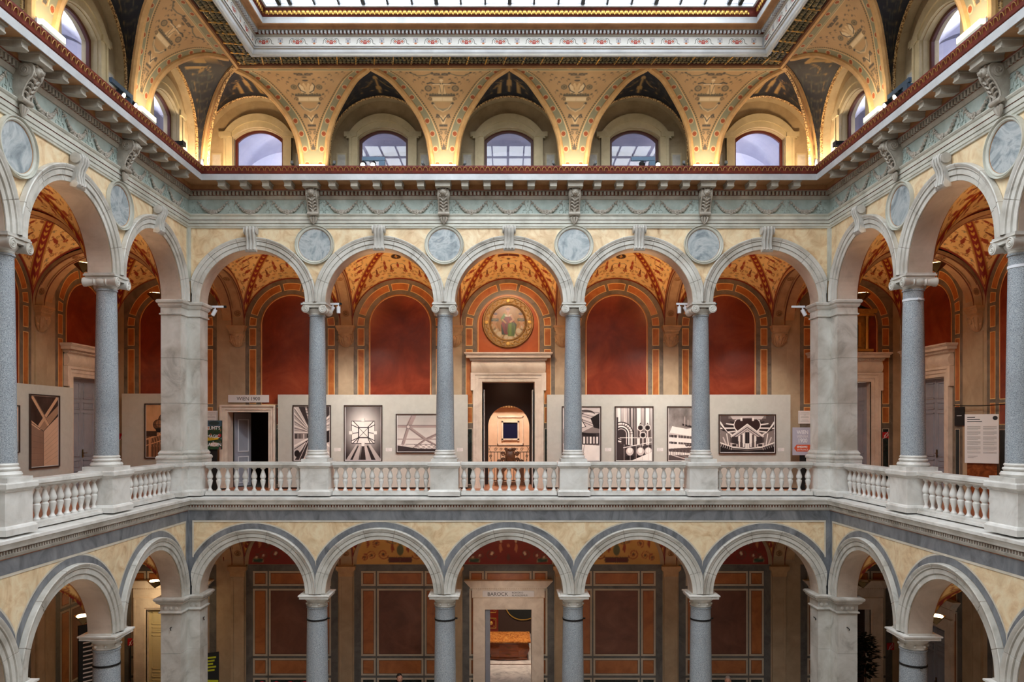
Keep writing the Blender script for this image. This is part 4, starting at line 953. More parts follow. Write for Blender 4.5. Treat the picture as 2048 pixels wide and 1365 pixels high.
def band_mb(zs, h, wd):
    m = MB(); rows = []
    for i in range(41):
        t = pi * i / 40; c, s = cos(t), sin(t); yy, zz = 2.065 - 1.62 * c, zs + h * s
        rows.append([(x, yy + d * c, zz - d * s) for x, d in ((-wd, -.06), (-wd, .02), (-wd + .05, .02), (-wd + .06, .0), (wd - .06, .0), (wd - .05, .02), (wd, .02), (wd, -.06))])
    m.grid(rows, 'corbel')
    for q in (-wd + .02, wd - .02): m.tube([(q, 2.065 - 1.60 * cos(pi * i / 40), zs + (h - .02) * sin(pi * i / 40)) for i in range(41)], .018, 'brownred', 5)
    for t in (.09, .36, .5, .64, .91):      # square and round rosettes on the band
        a = pi * t; c, s = cos(a), sin(a); y, z = 2.065 - 1.60 * c, zs + (h - .015) * s; n_ = Vector((0, c, -s)); tt = Vector((0, s, c))
        o = Vector((0, y, z)); m.tube([tuple(o + Vector((1, 0, 0)) * .085 * cos(k * pi / 8) + tt * .085 * sin(k * pi / 8)) for k in range(16)], .012, 'ochre', 5, closed=True)
        for k in range(6): m.ball(tuple(o + Vector((1, 0, 0)) * .04 * cos(k * pi / 3) + tt * .04 * sin(k * pi / 3)), .022, 'ochre', 6, 4)
    for q in (-.12, .12): m.tube([(q, 2.065 - 1.60 * cos(pi * (i + 5) / 40), zs + (h - .01) * sin(pi * (i + 5) / 40)) for i in range(31)], .010, 'ochre', 4)
    return m
BU, BLo = band_mb(VZ, 1.37, .20).mesh('ceiling_band'), band_mb(LZ, 1.29, .20).mesh('ceiling_band')
def setst(name, me, fr, loc=(0, 0, 0)): return tag(put(name, me, fr, loc), kind='structure')
# --- corbels
def corbel(fr, x, lab):
    t = Thing('corbel', lab, 'corbel', (x, GD - .1, 4.3), fr, 'carved corbels under the vault bands'); S = 'corbel'
    m = MB()
    for hw, y, z0, z1 in ((.27, .22, 4.57, 4.625), (.255, .2, 4.53, 4.57), (.24, .18, 4.50, 4.53)): m.box(x - hw, x + hw, GD - y, GD, z0, z1, S)
    m.prism([(x - .245, 4.50), (x + .245, 4.50), (x + .20, 4.44), (x - .20, 4.44)], GD - .17, GD, 'xz', S); m.box(x - .205, x + .205, GD - .15, GD, 4.38, 4.44, S); t.part('abacus', m)
    b = MB(); b.lathe([(0, 3.99), (.06, 4.0), (.13, 4.06), (.18, 4.16), (.205, 4.28), (.21, 4.38)], (x, GD, 0), 20, S, 'z', pi, 2 * pi, cap=False)
    for k in range(7): a = pi + pi * (k + .5) / 7; b.tube([(x + r * cos(a), GD + r * sin(a) * .9, z) for r, z in ((.05, 4.0), (.16, 4.1), (.215, 4.26), (.235, 4.34))], [.012, .026, .024, .01], S, 5)
    for s in (-1, 1): b.ball((x + s * .2, GD - .06, 4.17), .035, S, 7, 5)
    t.part('basket', b)
    f = MB(); f.ball((x, GD - .2, 4.24), (.06, .05, .075), S, 10, 6); f.ball((x, GD - .245, 4.235), (.014, .02, .022), S, 6, 4)
    for s in (-1, 1): f.ball((x + s * .024, GD - .24, 4.262), (.014, .012, .01), S, 6, 4); f.ball((x + s * .07, GD - .19, 4.29), (.04, .03, .03), S, 7, 4)
    t.part('mask', f); return t
# --- painted walls
def upper_bay(m, cx, w=1.6):
    fld = 'orangefield' if cx == 0 else 'redfield'; y = GD; F = lambda k: y - .002 * k
    p = w - .225                                   # inner edge of the pilaster
    rect(m, cx - p, cx + p, FU, VZ + 1.6, F(1), 'greyband')
    for s in (-1, 1):
        a, b = sorted((cx + s * 1.07, cx + s * 1.25))
        for z0, z1 in ((4.06, 4.55), (2.33, 3.93), (1.77, 2.22)):
            rect(m, a - .012, b + .012, z0 - .012, z1 + .012, F(2), 'bandline'); rect(m, a + .008, b - .008, z0 + .008, z1 - .008, F(3), 'orange')
        rect(m, a - .012, b + .012, FU + .1, 1.60, F(2), 'lowcream'); rect(m, a + .01, b - .01, FU + .12, 1.58, F(3), 'verde')
    rect(m, cx - .93, cx + .93, 2.33, 4.64, F(2), 'orange'); rect(m, cx - .905, cx + .905, 2.30, 4.64, F(3), 'bandline'); rect(m, cx - .885, cx + .885, 2.32, 4.64, F(4), fld)
    rect(m, cx - .93, cx + .93, 1.70, 2.22, F(2), 'bandline'); rect(m, cx - .91, cx + .91, 1.72, 2.20, F(3), 'redfield')
    rect(m, cx - .93, cx + .93, FU + .1, 1.60, F(2), 'lowcream'); rect(m, cx - .905, cx + .905, FU + .12, 1.575, F(3), 'verde')
    zc = 4.64
    annulus(m, cx, zc, 0, .93, F(2), 'orange'); annulus(m, cx, zc, .885, .905, F(5), 'bandline'); annulus(m, cx, zc, 0, .885, F(4), fld)
    for a0, a1 in ((77.5, 102.5), (16, 73.5), (106.5, 164), (0, 12), (168, 180)):
        a0, a1 = radians(a0), radians(a1); annulus(m, cx, zc, 1.055, 1.265, F(2), 'bandline', a0, a1, 20); annulus(m, cx, zc, 1.075, 1.245, F(3), 'orange', a0 + .016, a1 - .016, 20)
def wall_gap(m, xa, xb, z0, z1, y, gaps, mt):
    """plain wall with door openings (x0, x1, ztop)"""
    e = xa
    for a, b, zt in sorted(gaps): rect(m, e, a, z0, z1, y, mt); rect(m, a, b, zt, z1, y, mt); e = b
    rect(m, e, xb, z0, z1, y, mt)
def cut_bay(fn, *a, gap=None, **k):
    """builds a painted bay, then trims every piece that crosses the door opening"""
    m = MB(); fn(m, *a, **k)
    if gap is None: return m
    g0, g1, gz = gap; out = MB()
    for f, mi in zip(m.f, m.m):
        v = [m.v[i] for i in f]; xs = [p[0] for p in v]; zs = [p[2] for p in v]; y = v[0][1]; nm = m.mats[mi]
        if min(zs) >= gz or max(xs) <= g0 or min(xs) >= g1: out.add(v, [tuple(range(len(v)))], nm); continue
        x0, x1, z0, z1 = min(xs), max(xs), min(zs), max(zs)
        if x0 < g0: rect(out, x0, g0, z0, z1, y, nm)
        if x1 > g1: rect(out, g1, x1, z0, z1, y, nm)
        if z1 > gz: rect(out, max(x0, g0), min(x1, g1), gz, z1, y, nm)
    return out
def merge(a, b):
    k = len(a.v); a.v += b.v; a.f += [tuple(k + i for i in f) for f in b.f]; a.m += [a.mi(b.mats[i]) for i in b.m]; return a
def lower_bay(m, cx, k=0):
    y = GD; F = lambda q: y - .002 * q; p = 1.36
    rect(m, cx - p, cx + p, FL, LZ + .02, F(1), 'lowgrey')
    def pan(x0, x1, z0, z1, mt, notch=True):
        rect(m, x0 - .055, x1 + .055, z0 - .055, z1 + .055, F(2), 'lowcream'); rect(m, x0, x1, z0, z1, F(3), 'notchbrown' if mt != 'verde' else 'verde')
        if mt == 'verde': return
        d = .03 if notch else .012; rect(m, x0 + d, x1 - d, z0 + .012, z1 - .012, F(4), mt)
        if notch:
            for a, b in ((x0 + .012, x0 + d), (x1 - d, x1 - .012)): rect(m, a, b, z0 + d, z1 - d, F(4), mt)
        if notch:
            for x in (x0, x1):
                for z in (z0, z1): rect(m, min(x, x + .09 * (1 if x == x0 else -1)) + (.012 if x == x0 else 0), max(x, x + .09 * (1 if x == x0 else -1)) - (.012 if x == x1 else 0), min(z, z + .09 * (1 if z == z0 else -1)) + (.012 if z == z0 else 0), max(z, z + .09 * (1 if z == z0 else -1)) - (.012 if z == z1 else 0), F(5), mt)
    for x0, x1, mt in ((-1.10, -.78, 'amberpanel'), (-.63, .63, None), (.78, 1.10, 'amberpanel')):
        for z0, z1, big in ((-3.01, -2.68, 0), (-5.08, -3.20, 1), (-5.66, -5.26, 0), (-6.32, -5.84, 2)):
            pan(cx + x0, cx + x1, z0, z1, 'verde' if big == 2 else ('brownpanel' if mt is None and big == 1 else 'amberpanel'), notch=not (mt is None and big == 1))
def lunette_board(kind):
    if kind == 0:
        bg, a, b, d = (206, 156, 84), (150, 66, 40), (96, 100, 70), (90, 60, 40)
    else: bg, a, b, d = (138, 44, 34), (196, 120, 80), (110, 64, 50), (226, 200, 170)
    c = CV(-1.3, 1.3, 0, 1.3, 90, bg); c.mir = True; c.noise(5)
    for x, y, r in ((.5, .3, .16), (.85, .26, .14), (.35, .75, .14), (.7, .62, .12), (1.05, .2, .1)): c.scroll(x, y, r, 1.6, x * 7, .025, a if kind == 0 else b); c.circ(x, y, .035, d)
    for x, y in ((.22, .45), (.6, .9), (.95, .6)): c.poly([(x, y + .2), (x + .06, y + .1), (x + .03, y - .12), (x - .05, y - .02)], a); c.circ(x, y + .23, .04, d)
    if kind == 0: c.rect(0, .06, .34, .2, (98, 40, 36)); c.line([(0, .2), (.34, .2), (.34, .06), (0, .06)], .02, d); c.ell(0, .42, .1, .16, b); c.line([(0, .6), (.3, .62), (.5, .8)], .02, b)
    else:
        c.rect(.86, .06, 1.16, .17, (46, 74, 58)); c.line([(.86, .06), (.86, .17), (1.16, .17), (1.16, .06), (.86, .06)], .02, (160, 140, 100)); c.circ(0, .55, .05, a); c.circ(.48, .34, .04, d); c.ell(0, .2, .05, .1, b)
    return c
LB = [lunette_board(0), lunette_board(1)]
def lunette_mesh(kind, r=1.29):
    n, k = 80, 40; t = np.linspace(0, pi, n); q = np.linspace(0.001, r, k); T_, Q = np.meshgrid(t, q, indexing='ij'); x, z = Q * np.cos(T_), Q * np.sin(T_)
    return cmesh('painted_lunette', np.stack([x, np.full(x.shape, GD - .004), LZ + .03 + z], -1), LB[kind].at(x / r * 1.29, z / r * 1.29), 'vaultpaint')
LMs = [lunette_mesh(0), lunette_mesh(1)]
# walls: openings per side and level (x0, x1, ztop) ; plain plaster sheet behind, painted work in front
BAX = [-6.4, -3.2, 0, 3.2, 6.4]
OPEN_U = {'back': [(-.78, .78, 2.98), (-8.27, -7.07, 2.08), (9.3, 10.7, 2.98)], 'left': [(1.32, 2.68, 2.98)], 'right': [(-2.68, -1.32, 2.98)]}
OPEN_L = {'back': [(-.69, .69, -3.75), (-10.69, -9.31, -3.75), (9.31, 10.69, -3.75)], 'left': [], 'right': [(-2.7, -1.3, -3.75)]}
END = XC + GD
for w, fr in (('back', BACK), ('left', LEFT), ('right', RIGHT)):
    sgn = -1 if w == 'right' else 1
    if w == 'back': bays = [(c, 1.6) for c in BAX]; corner = [-10.0, 10.0]; xa, xb = -END, END
    else: bays = [(sgn * x, 1.6) for x in XLs[:4]]; corner = [sgn * 2.0]; xa, xb = (YF, GD) if w == 'left' else (-GD, -YF)
    for lev in ('upper', 'lower'):
        mb = MB(); ops = (OPEN_U if lev == 'upper' else OPEN_L)[w]
        wall_gap(mb, xa, xb, FU if lev == 'upper' else FL, 6.85 if lev == 'upper' else -.9, GD + .001, ops, 'pilaster')
        for c, hw in bays + [(q, 1.6) for q in corner]:
            gp = None
            for o in ops:
                if o[1] > c - 1.6 and o[0] < c + 1.6: gp = o
            merge(mb, cut_bay(upper_bay if lev == 'upper' else lower_bay, c, gap=gp))
        wl = struct(f'wall_{w}_{lev}', mb, fr)
        if lev == 'lower':
            for i, (c, hw) in enumerate(bays + [(q, 1.6) for q in corner]):
                o = put('painted_lunette', LMs[(i + (1 if w == 'back' else 0)) % 2], parent=wl); o.matrix_local = Matrix.Translation((c, 0, 0))
    # vaults, bands, corbels
    if w == 'back': bnds = [-8.0, -4.8, -1.6, 1.6, 4.8, 8.0]
    else: bnds = [sgn * x for x in (0.0, -3.32, -6.52, -9.72, -12.92)]
    for i, (c, hw) in enumerate(bays):
        setst('ceiling_vault_upper', VM[(i + 0) % 2], fr, (c, 2.065, 0)); setst('ceiling_vault_lower', VL[0], fr, (c, 2.065, 0))
    for x in bnds: setst('ceiling_band_upper', BU, fr, (x, 0, 0)); setst('ceiling_band_lower', BLo, fr, (x, 0, 0))
    for i, x in enumerate(bnds[:4] if w != 'back' else bnds):
        corbel(fr, x, f'{ORD[i]} carved corbel with mask from the {"left on the back gallery wall" if w == "back" else "back corner on the " + w + " gallery wall"}')
    for i, x in enumerate(bnds):
        p = MB(); p.box(x - .225, x + .225, GD - .03, GD + .001, FU, 4.0, 'pilaster'); p.box(x - .24, x + .24, GD - .045, GD, FU, .1, 'pilaster')
        q = MB(); q.box(x - .20, x + .20, GD - .05, GD + .001, FL, -2.78, 'pilaster'); q.box(x - .19, x - .12, GD - .06, GD - .05, FL, -2.8, 'pilaster'); q.box(x + .12, x + .19, GD - .06, GD - .05, FL, -2.8, 'pilaster')
        for hw, yy, z0, z1 in ((.21, .06, -2.78, -2.74), (.22, .07, -2.74, -2.62), (.25, .1, -2.62, -2.58), (.28, .14, -2.58, -2.47)): q.box(x - hw, x + hw, GD - yy, GD, z0, z1, 'corbel')
        if w == 'back' and x == -8.0: p = MB(); p.box(x - .225, x + .225, GD - .03, GD + .001, 2.35, 4.0, 'pilaster')
        struct('trim_pilaster_upper', p, fr); struct('trim_pilaster_lower', q, fr)
def fill_mb(zs, h, xa, xb):
    m = MB(); m.grid([[(x, 2.065 - 1.60 * cos(pi * i / 40), zs + (h + .01) * sin(pi * i / 40)) for x in (xa, xb)] for i in range(41)], 'corbel'); return m
for zs, h, lv in ((VZ, 1.37, 'upper'), (LZ, 1.29, 'lower')):
    for fr, sg in ((LEFT, 1), (RIGHT, -1)): struct('ceiling_band_fill_' + lv, fill_mb(zs, h, sg * .19, sg * .50), fr)
    for sg in (-1, 1): struct('ceiling_band_fill_' + lv, fill_mb(zs, h, sg * 8.19, sg * 8.46))
for s in (-1, 1):
    setst('ceiling_vault_upper', VM[2], BACK, (s * (XC + 2.065), 2.065, 0)); setst('ceiling_vault_lower', VL[1], BACK, (s * (XC + 2.065), 2.065, 0))
# floors, slabs and outer shells
fu = MB(); fl = MB()
for x0, x1, y0, y1 in ((-END, END, .0, GD + 1.9), (-END, -XC + .02, YF, 0), (XC - .02, END, YF, 0)):
    fu.box(x0, x1, y0, y1, -.42, FU, 'tilefloor')
struct('floor_gallery', fu)
fl.box(-END - 2, END + 2, YF - 4, GD + .6, FL - .2, FL, 'courtfloor'); struct('floor_lower', fl)
sh = MB(); D = END + 2.6
sh.quad((-D, YF - 4, FL), (D, YF - 4, FL), (D, YF - 4, 11.2), (-D, YF - 4, 11.2), 'pilaster')
for s in (-1, 1): sh.quad((s * D, YF - 4, FL), (s * D, 14, FL), (s * D, 14, 11.2), (s * D, YF - 4, 11.2), 'pilaster')
sh.quad((-D, 14, FL - .3), (D, 14, FL - .3), (D, 14, 11.2), (-D, 14, 11.2), 'pilaster')
struct('wall_outer', sh)
rf = MB(); q = 2.36; qx = q + SH
for x0, x1, y0, y1 in ((-D, D, -q, 14), (-D, D, YF - 4, YF + q), (-D, -XC + qx, YF + q, -q), (XC - qx, D, YF + q, -q)): rf.box(x0, x1, y0, y1, 10.80, 11.0, 'lavender')
struct('ceiling_roof', rf)
# passage behind the clerestory windows
ps = MB(); ps.quad((-END, 3.4, 7.9), (END, 3.4, 7.9), (END, 3.4, 10.8), (-END, 3.4, 10.8), 'lavender'); ps.quad((-END, .9, 7.9), (END, .9, 7.9), (END, 3.4, 7.9), (-END, 3.4, 7.9), 'lavender')
for s in (-1, 1):
    a = s * (XC + 3.4); ps.quad((a, YF, 7.9), (a, .9, 7.9), (a, .9, 10.8), (a, YF, 10.8), 'lavender'); b = s * (XC + .9); ps.quad((a, YF, 7.9), (a, .9, 7.9), (b, .9, 7.9), (b, YF, 7.9), 'lavender')
struct('wall_passage', ps)
# back fill above the gallery vaults (top of the gallery, below the clerestory passage)
tp = MB()
for x0, x1, y0, y1 in ((-END - .2, END + .2, .48, GD + .2), (-END - .2, -XC - .48, YF, .48), (XC + .48, END + .2, YF, .48)):
    tp.box(x0, x1, y0, y1, 6.85, 6.95, 'lavender'); tp.box(x0, x1, y0, y1, -.9, -.8, 'lavender')
struct('ceiling_slab', tp)
# ------------------------------------------------------------------ doorways and the rooms behind them
def portal(fr, xc, name, label, level, hw=None, mt='doorstone'):
    up = level == 'upper'; zb = FU if up else FL; hw = hw or (.775 if up else .69); zt = 2.98 if up else -3.75; y = GD
    t = Thing(name, label, 'doorway', (xc, y, zb), fr, kind='structure')
    m = MB()
    steps = [(hw, hw + .10, .07), (hw + .10, hw + .20, .09), (hw + .20, hw + .265, .12)] if up else [(hw, hw + .05, .06), (hw + .05, hw + .30, .09), (hw + .30, hw + .35, .11)]
    for a, b, d in steps:
        for s in (-1, 1): m.box(min(xc + s * a, xc + s * b), max(xc + s * a, xc + s * b), y - d, y, zb, zt + (a - hw), mt)
        m.box(xc - b, xc + b, y - d, y, zt + (a - hw), zt + (b - hw), mt)
    for s in (-1, 1): m.quad((xc + s * hw, y - .06, zb), (xc + s * hw, y + .6, zb), (xc + s * hw, y + .6, zt), (xc + s * hw, y - .06, zt), mt)
    m.quad((xc - hw, y - .06, zt), (xc + hw, y - .06, zt), (xc + hw, y + .6, zt), (xc - hw, y + .6, zt), mt)
    b = hw + .265 if up else hw + .35
    if up:
        for s in (-1, 1): m.box(min(xc + s * b, xc + s * (b + .07)), max(xc + s * b, xc + s * (b + .07)), y - .12, y, zt - .26, zt + .265, mt)
    t.part('door_surround', m)
    c = MB()
    if up:
        z0 = zt + .275; w = hw + .32
        fz = [(y, z0), (y - .06, z0), (y - .10, z0 + .06), (y - .13, z0 + .15), (y - .12, z0 + .24), (y - .08, z0 + .31), (y, z0 + .31)]
        c.prism(fz, xc - w, xc + w, 'yz', mt)
        for s in (-1, 1): c.lathe([(.01, xc + s * w - .012), (.15, xc + s * w), (.01, xc + s * w + .02)], (0, y - .005, z0 + .155), 16, mt, 'x')
        for dz, d, e in ((.31, .10, .0), (.345, .15, .05), (.385, .16, .07), (.42, .26, .16), (.50, .29, .19), (.53, .32, .215)):
            c.box(xc - w + .02 - e, xc + w - .02 + e, y - d, y, z0 + dz, z0 + dz + (.09 if dz in (.42,) else .045), mt)
        for i in range(34): x = xc - w + (2 * w) * (i + .5) / 34; c.box(x - .015, x + .015, y - .185, y - .15, z0 + .352, z0 + .384, mt)
    else:
        z0 = zt + .35; w = hw + .38; c.box(xc - w, xc + w, y - .07, y, z0, z0 + .28, mt)
        for i in range(40): x = xc - w + 2 * w * (i + .5) / 40; c.box(x - .012, x + .012, y - .10, y - .07, z0 + .265, z0 + .285, 'ochre')
        c.box(xc - w - .06, xc + w + .06, y - .12, y, z0 + .285, z0 + .33, mt)
        c.prism([(xc - w - .06, z0 + .33), (xc + w + .06, z0 + .33), (xc + w + .22, z0 + .5), (xc - w - .22, z0 + .5)], y - .2, y, 'xz', mt); c.box(xc - w - .23, xc + w + .23, y - .22, y, z0 + .5, z0 + .53, mt)
    t.part('cornice', c); return t
def door_leaf(t, xc, hw, zb, zt, y, mt, double=True, handle=True):
    for s in ((-1, 1) if double else (0,)):
        a, b = (xc + (s - 1) / 2 * hw if double else xc - hw), (xc + (s + 1) / 2 * hw if double else xc + hw); a += .004; b -= .004
        m = MB(); m.box(a, b, y, y + .05, zb + .01, zt - .01, mt); H = zt - zb
        for f0, f1 in ((.04, .20), (.23, .29), (.32, .70), (.73, .79), (.82, .96)):
            z0, z1 = zb + H * f0, zb + H * f1; q = .09
            for x0, x1, c0, c1 in ((a + q, b - q, z0, z0 + .025), (a + q, b - q, z1 - .025, z1), (a + q, a + q + .025, z0, z1), (b - q - .025, b - q, z0, z1)): m.box(x0, x1, y - .016, y, c0, c1, mt)
            m.box(a + q + .05, b - q - .05, y - .008, y, z0 + .05, z1 - .05, mt)
        lf = t.part('door_leaf', m)
        if handle and s in (0, 1):
            h = MB(); hx = a + .05; hz = zb + 1.1; h.box(hx - .02, hx + .02, y - .03, y - .012, hz - .12, hz + .1, 'brass'); h.tube([(hx, y - .03, hz), (hx, y - .07, hz), (hx + .12, y - .07, hz)], .011, 'brass', 6); t.part('door_handle', h, lf)
d1 = portal(BACK, 0, 'door_1', 'tall cream stone doorway with moulded cornice under the round gilded picture', 'upper')
for s in (-1, 1):
    m = MB(); a, b = sorted((s * .755, s * .715)); m.box(a, b, GD + .08, GD + .75, FU + .01, 2.75, 'white_paint'); m.box(min(s * .755, s * .73), max(s * .755, s * .73), GD + .05, GD + .08, FU + .01, 2.75, 'iron'); d1.part('open_leaf', m)
d2 = portal(BACK, 10.0, 'door_2', 'stone doorway with grey leaf beneath the gilded aedicule, right corner bay', 'upper', .70); door_leaf(d2, 10.0, .70, FU, 2.98, GD + .2, 'door_grey')
d3 = portal(LEFT, 2.0, 'door_3', 'stone doorway with closed pale grey panelled door, left gallery corner', 'upper', .68); door_leaf(d3, 2.0, .68, FU, 2.98, GD + .12, 'door_grey')
d4 = portal(RIGHT, -2.0, 'door_4', 'stone doorway with blue-grey panelled door, right gallery corner', 'upper', .68); door_leaf(d4, -2.0, .68, FU, 2.98, GD + .12, 'door_grey')
d5 = portal(BACK, 0, 'door_5', 'lower stone doorway under the BAROCK sign', 'lower')
d6 = portal(BACK, -10.0, 'door_6', 'lower doorway with cream panelled door, left corner bay', 'lower'); door_leaf(d6, -10.0, .69, FL, -3.75, GD + .1, 'door_cream')
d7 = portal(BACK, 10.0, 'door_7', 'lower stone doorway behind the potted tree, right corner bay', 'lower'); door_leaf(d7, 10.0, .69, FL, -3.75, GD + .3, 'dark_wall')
d9 = portal(RIGHT, -2.0, 'door_8', 'lower doorway with lavender-grey panelled door, right gallery wall', 'lower'); door_leaf(d9, -2.0, .69, FL, -3.75, GD + .1, 'door_grey')
# WIEN 1900 doorway
t = Thing('door_10', 'doorway with stepped stone frame and open grey leaf below the WIEN 1900 sign', 'doorway', (-7.67, GD, FU), BACK, kind='structure')
m = MB(); x0, x1, zt, mt = -8.27, -7.07, 2.08, 'doorstone'
for k, (a, b, d) in enumerate(((0, .07, .10), (.07, .16, .13), (.16, .215, .17))):
    m.box(x0 - b, x0 - a, GD - d, GD + (.35 if k == 0 else 0), FU, zt + a, mt); m.box(x1 + a, x1 + b, GD - d, GD + (.35 if k == 0 else 0), FU, zt + a, mt); m.box(x0 - b, x1 + b, GD - d, GD + (.35 if k == 0 else 0), zt + a, zt + b, mt)
t.part('door_surround', m)
m = MB(); A = Matrix.Translation((x0 + .06, GD + .36, 0)) @ Matrix.Rotation(radians(62), 4, 'Z'); m.box(0, .62, 0, .05, FU + .02, zt - .02, 'door_grey', A)
for f0, f1 in ((.05, .42), (.48, .93)):
    z0, z1 = FU + 2.2 * f0, FU + 2.2 * f1
    for a, b, c0, c1 in ((.1, .52, z0, z0 + .03), (.1, .52, z1 - .03, z1), (.1, .13, z0, z1), (.49, .52, z0, z1)): m.box(a, b, -.016, 0, c0, c1, 'white_metal', A)
t.part('door_leaf', m)
def room(name, x0, x1, y0, y1, z0, z1, wallm, floorm, back=None, ceil=None):
    m = MB(); m.quad((x0, y0, z0), (x0, y1, z0), (x0, y1, z1), (x0, y0, z1), wallm); m.quad((x1, y0, z0), (x1, y1, z0), (x1, y1, z1), (x1, y0, z1), wallm)
    if back != 'open': m.quad((x0, y1, z0), (x1, y1, z0), (x1, y1, z1), (x0, y1, z1), back or wallm)
    m.quad((x0, y0, z1), (x1, y0, z1), (x1, y1, z1), (x0, y1, z1), ceil or wallm); m.quad((x0, y0, z0 + .001), (x1, y0, z0 + .001), (x1, y1, z0 + .001), (x0, y1, z0 + .001), floorm); struct(name, m, smooth=0)
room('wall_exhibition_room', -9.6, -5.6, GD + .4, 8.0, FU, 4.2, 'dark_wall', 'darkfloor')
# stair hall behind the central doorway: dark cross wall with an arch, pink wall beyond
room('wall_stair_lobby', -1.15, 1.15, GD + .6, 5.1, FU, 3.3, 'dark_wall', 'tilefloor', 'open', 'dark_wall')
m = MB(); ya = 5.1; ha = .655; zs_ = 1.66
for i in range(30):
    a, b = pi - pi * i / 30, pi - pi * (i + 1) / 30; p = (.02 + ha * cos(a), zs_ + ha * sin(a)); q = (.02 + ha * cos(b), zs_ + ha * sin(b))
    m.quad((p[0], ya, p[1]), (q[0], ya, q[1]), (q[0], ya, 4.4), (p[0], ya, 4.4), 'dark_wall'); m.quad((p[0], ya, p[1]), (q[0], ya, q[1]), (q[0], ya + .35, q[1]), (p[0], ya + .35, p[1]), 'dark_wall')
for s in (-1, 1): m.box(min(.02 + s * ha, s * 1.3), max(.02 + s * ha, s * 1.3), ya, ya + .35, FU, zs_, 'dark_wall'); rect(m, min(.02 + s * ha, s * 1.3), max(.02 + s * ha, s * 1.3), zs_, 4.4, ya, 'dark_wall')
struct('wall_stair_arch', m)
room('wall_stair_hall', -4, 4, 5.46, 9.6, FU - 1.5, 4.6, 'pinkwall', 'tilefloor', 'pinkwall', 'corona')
m = MB(); m.box(-4, 4, 9.3, 9.6, 2.62, 2.75, 'ochre'); m.box(-4, 4, 9.42, 9.6, 2.36, 2.62, 'ribtan'); m.box(-4, 4, 9.2, 9.6, 2.75, 3.1, 'ribtan')
for i in range(60): x = -3 + i * .1; m.box(x - .03, x + .03, 9.34, 9.42, 2.42, 2.6, 'ochre')
struct('trim_stair_cornice', m)
t = Thing('window_15', 'small dark blue square window in moulded frame on the pink stair wall', 'window', (0, 9.6, 1.8), BACK, kind='structure')
m = MB()
for a, b, d in ((.27, .33, .05), (.46, .49, .03)):
    for s in (-1, 1): m.box(min(.1 + s * a, .1 + s * b), max(.1 + s * a, .1 + s * b), 9.6 - d, 9.6, 1.5 - b - .06, 1.5 + b + .06, 'doorstone'); m.box(.1 - b, .1 + b, 9.6 - d, 9.6, 1.5 + s * (a + .06) - .03, 1.5 + s * (a + .06) + .03, 'doorstone')
t.part('frame', m); m = MB(); m.box(-.17, .37, 9.585, 9.6, 1.18, 1.82, 'navy'); t.part('pane', m)
t = Thing('iron_railing', 'black wrought-iron stair railing with scrolls inside the central doorway', 'railing', (.02, 5.6, FU), BACK)
m = MB(); yr = 5.6
for z in (1.02, .82, -.1): m.box(-.66, .70, yr - .012, yr + .012, z, z + .025, 'iron')
t.part('rails', m)
for i in range(12):
    x = -.55 + i * .105; m = MB(); m.box(x - .008, x + .008, yr - .008, yr + .008, FU, .83, 'iron'); t.part('baluster_bar', m)
m = MB()
for s in (-1, 1):
    for x, z, r in ((.58, .70, .05), (.58, .25, .05), (.25, .92, .05), (.1, .93, .05), (.42, .92, .06)): m.tube([(.02 + s * x + r * (1 - i / 16 * .8) * cos(i * .6), yr, z + r * (1 - i / 16 * .8) * sin(i * .6)) for i in range(17)], .008, 'iron', 4)
    m.tube([(.02 + s * .62, yr, .74), (.02 + s * .54, yr, .5), (.02 + s * .62, yr, .2)], .008, 'iron', 4); m.tube([(.02 + s * .68, yr, .83), (.02 + s * .58, yr, 1.02)], .008, 'iron', 4); m.tube([(.02 + s * .58, yr, .83), (.02 + s * .68, yr, 1.02)], .008, 'iron', 4)
t.part('scrollwork', m)
t = Thing('carved_stand', 'dark carved wooden stand with scrolled crest and arched niche inside the central doorway', 'stand', (.06, 4.9, FU), BACK); W = 'carved_wood'
m = MB(); m.box(-.42, .54, 4.7, 5.05, FU + .004, FU + .1, W); m.box(-.36, -.14, 4.74, 5.0, FU + .1, .42, W); m.box(.26, .48, 4.74, 5.0, FU + .1, .42, W)
for i in range(16):
    a, b = pi - pi * i / 16, pi - pi * (i + 1) / 16; p = (.06 + .2 * cos(a), .16 + .2 * sin(a)); q = (.06 + .2 * cos(b), .16 + .2 * sin(b)); m.quad((p[0], 4.74, p[1]), (q[0], 4.74, q[1]), (q[0], 4.74, .5), (p[0], 4.74, .5), W); m.quad((p[0], 4.74, p[1]), (q[0], 4.74, q[1]), (q[0], 5.0, q[1]), (p[0], 5.0, p[1]), W)
m.box(-.40, .52, 4.72, 5.02, .42, .52, W); t.part('body', m)
m = MB(); m.ball((.06, 4.86, .72), (.16, .08, .22), W, 10, 7); m.ball((.06, 4.82, .93), (.07, .05, .06), W, 8, 5)
for s in (-1, 1):
    for x, z, r in ((.2, .6, .09), (.22, .8, .07), (.12, .93, .05), (.34, .56, .06)): m.tube([(.06 + s * (x + r * (1 - i / 14 * .8) * cos(i * .7)), 4.85, z + r * (1 - i / 14 * .8) * sin(i * .7)) for i in range(15)], .026, W, 6)
t.part('crest', m)
m = MB(); m.box(-.685, -.55, GD + .25, GD + .58, FL + .01, -3.76, 'door_grey'); d5.part('open_leaf', m)
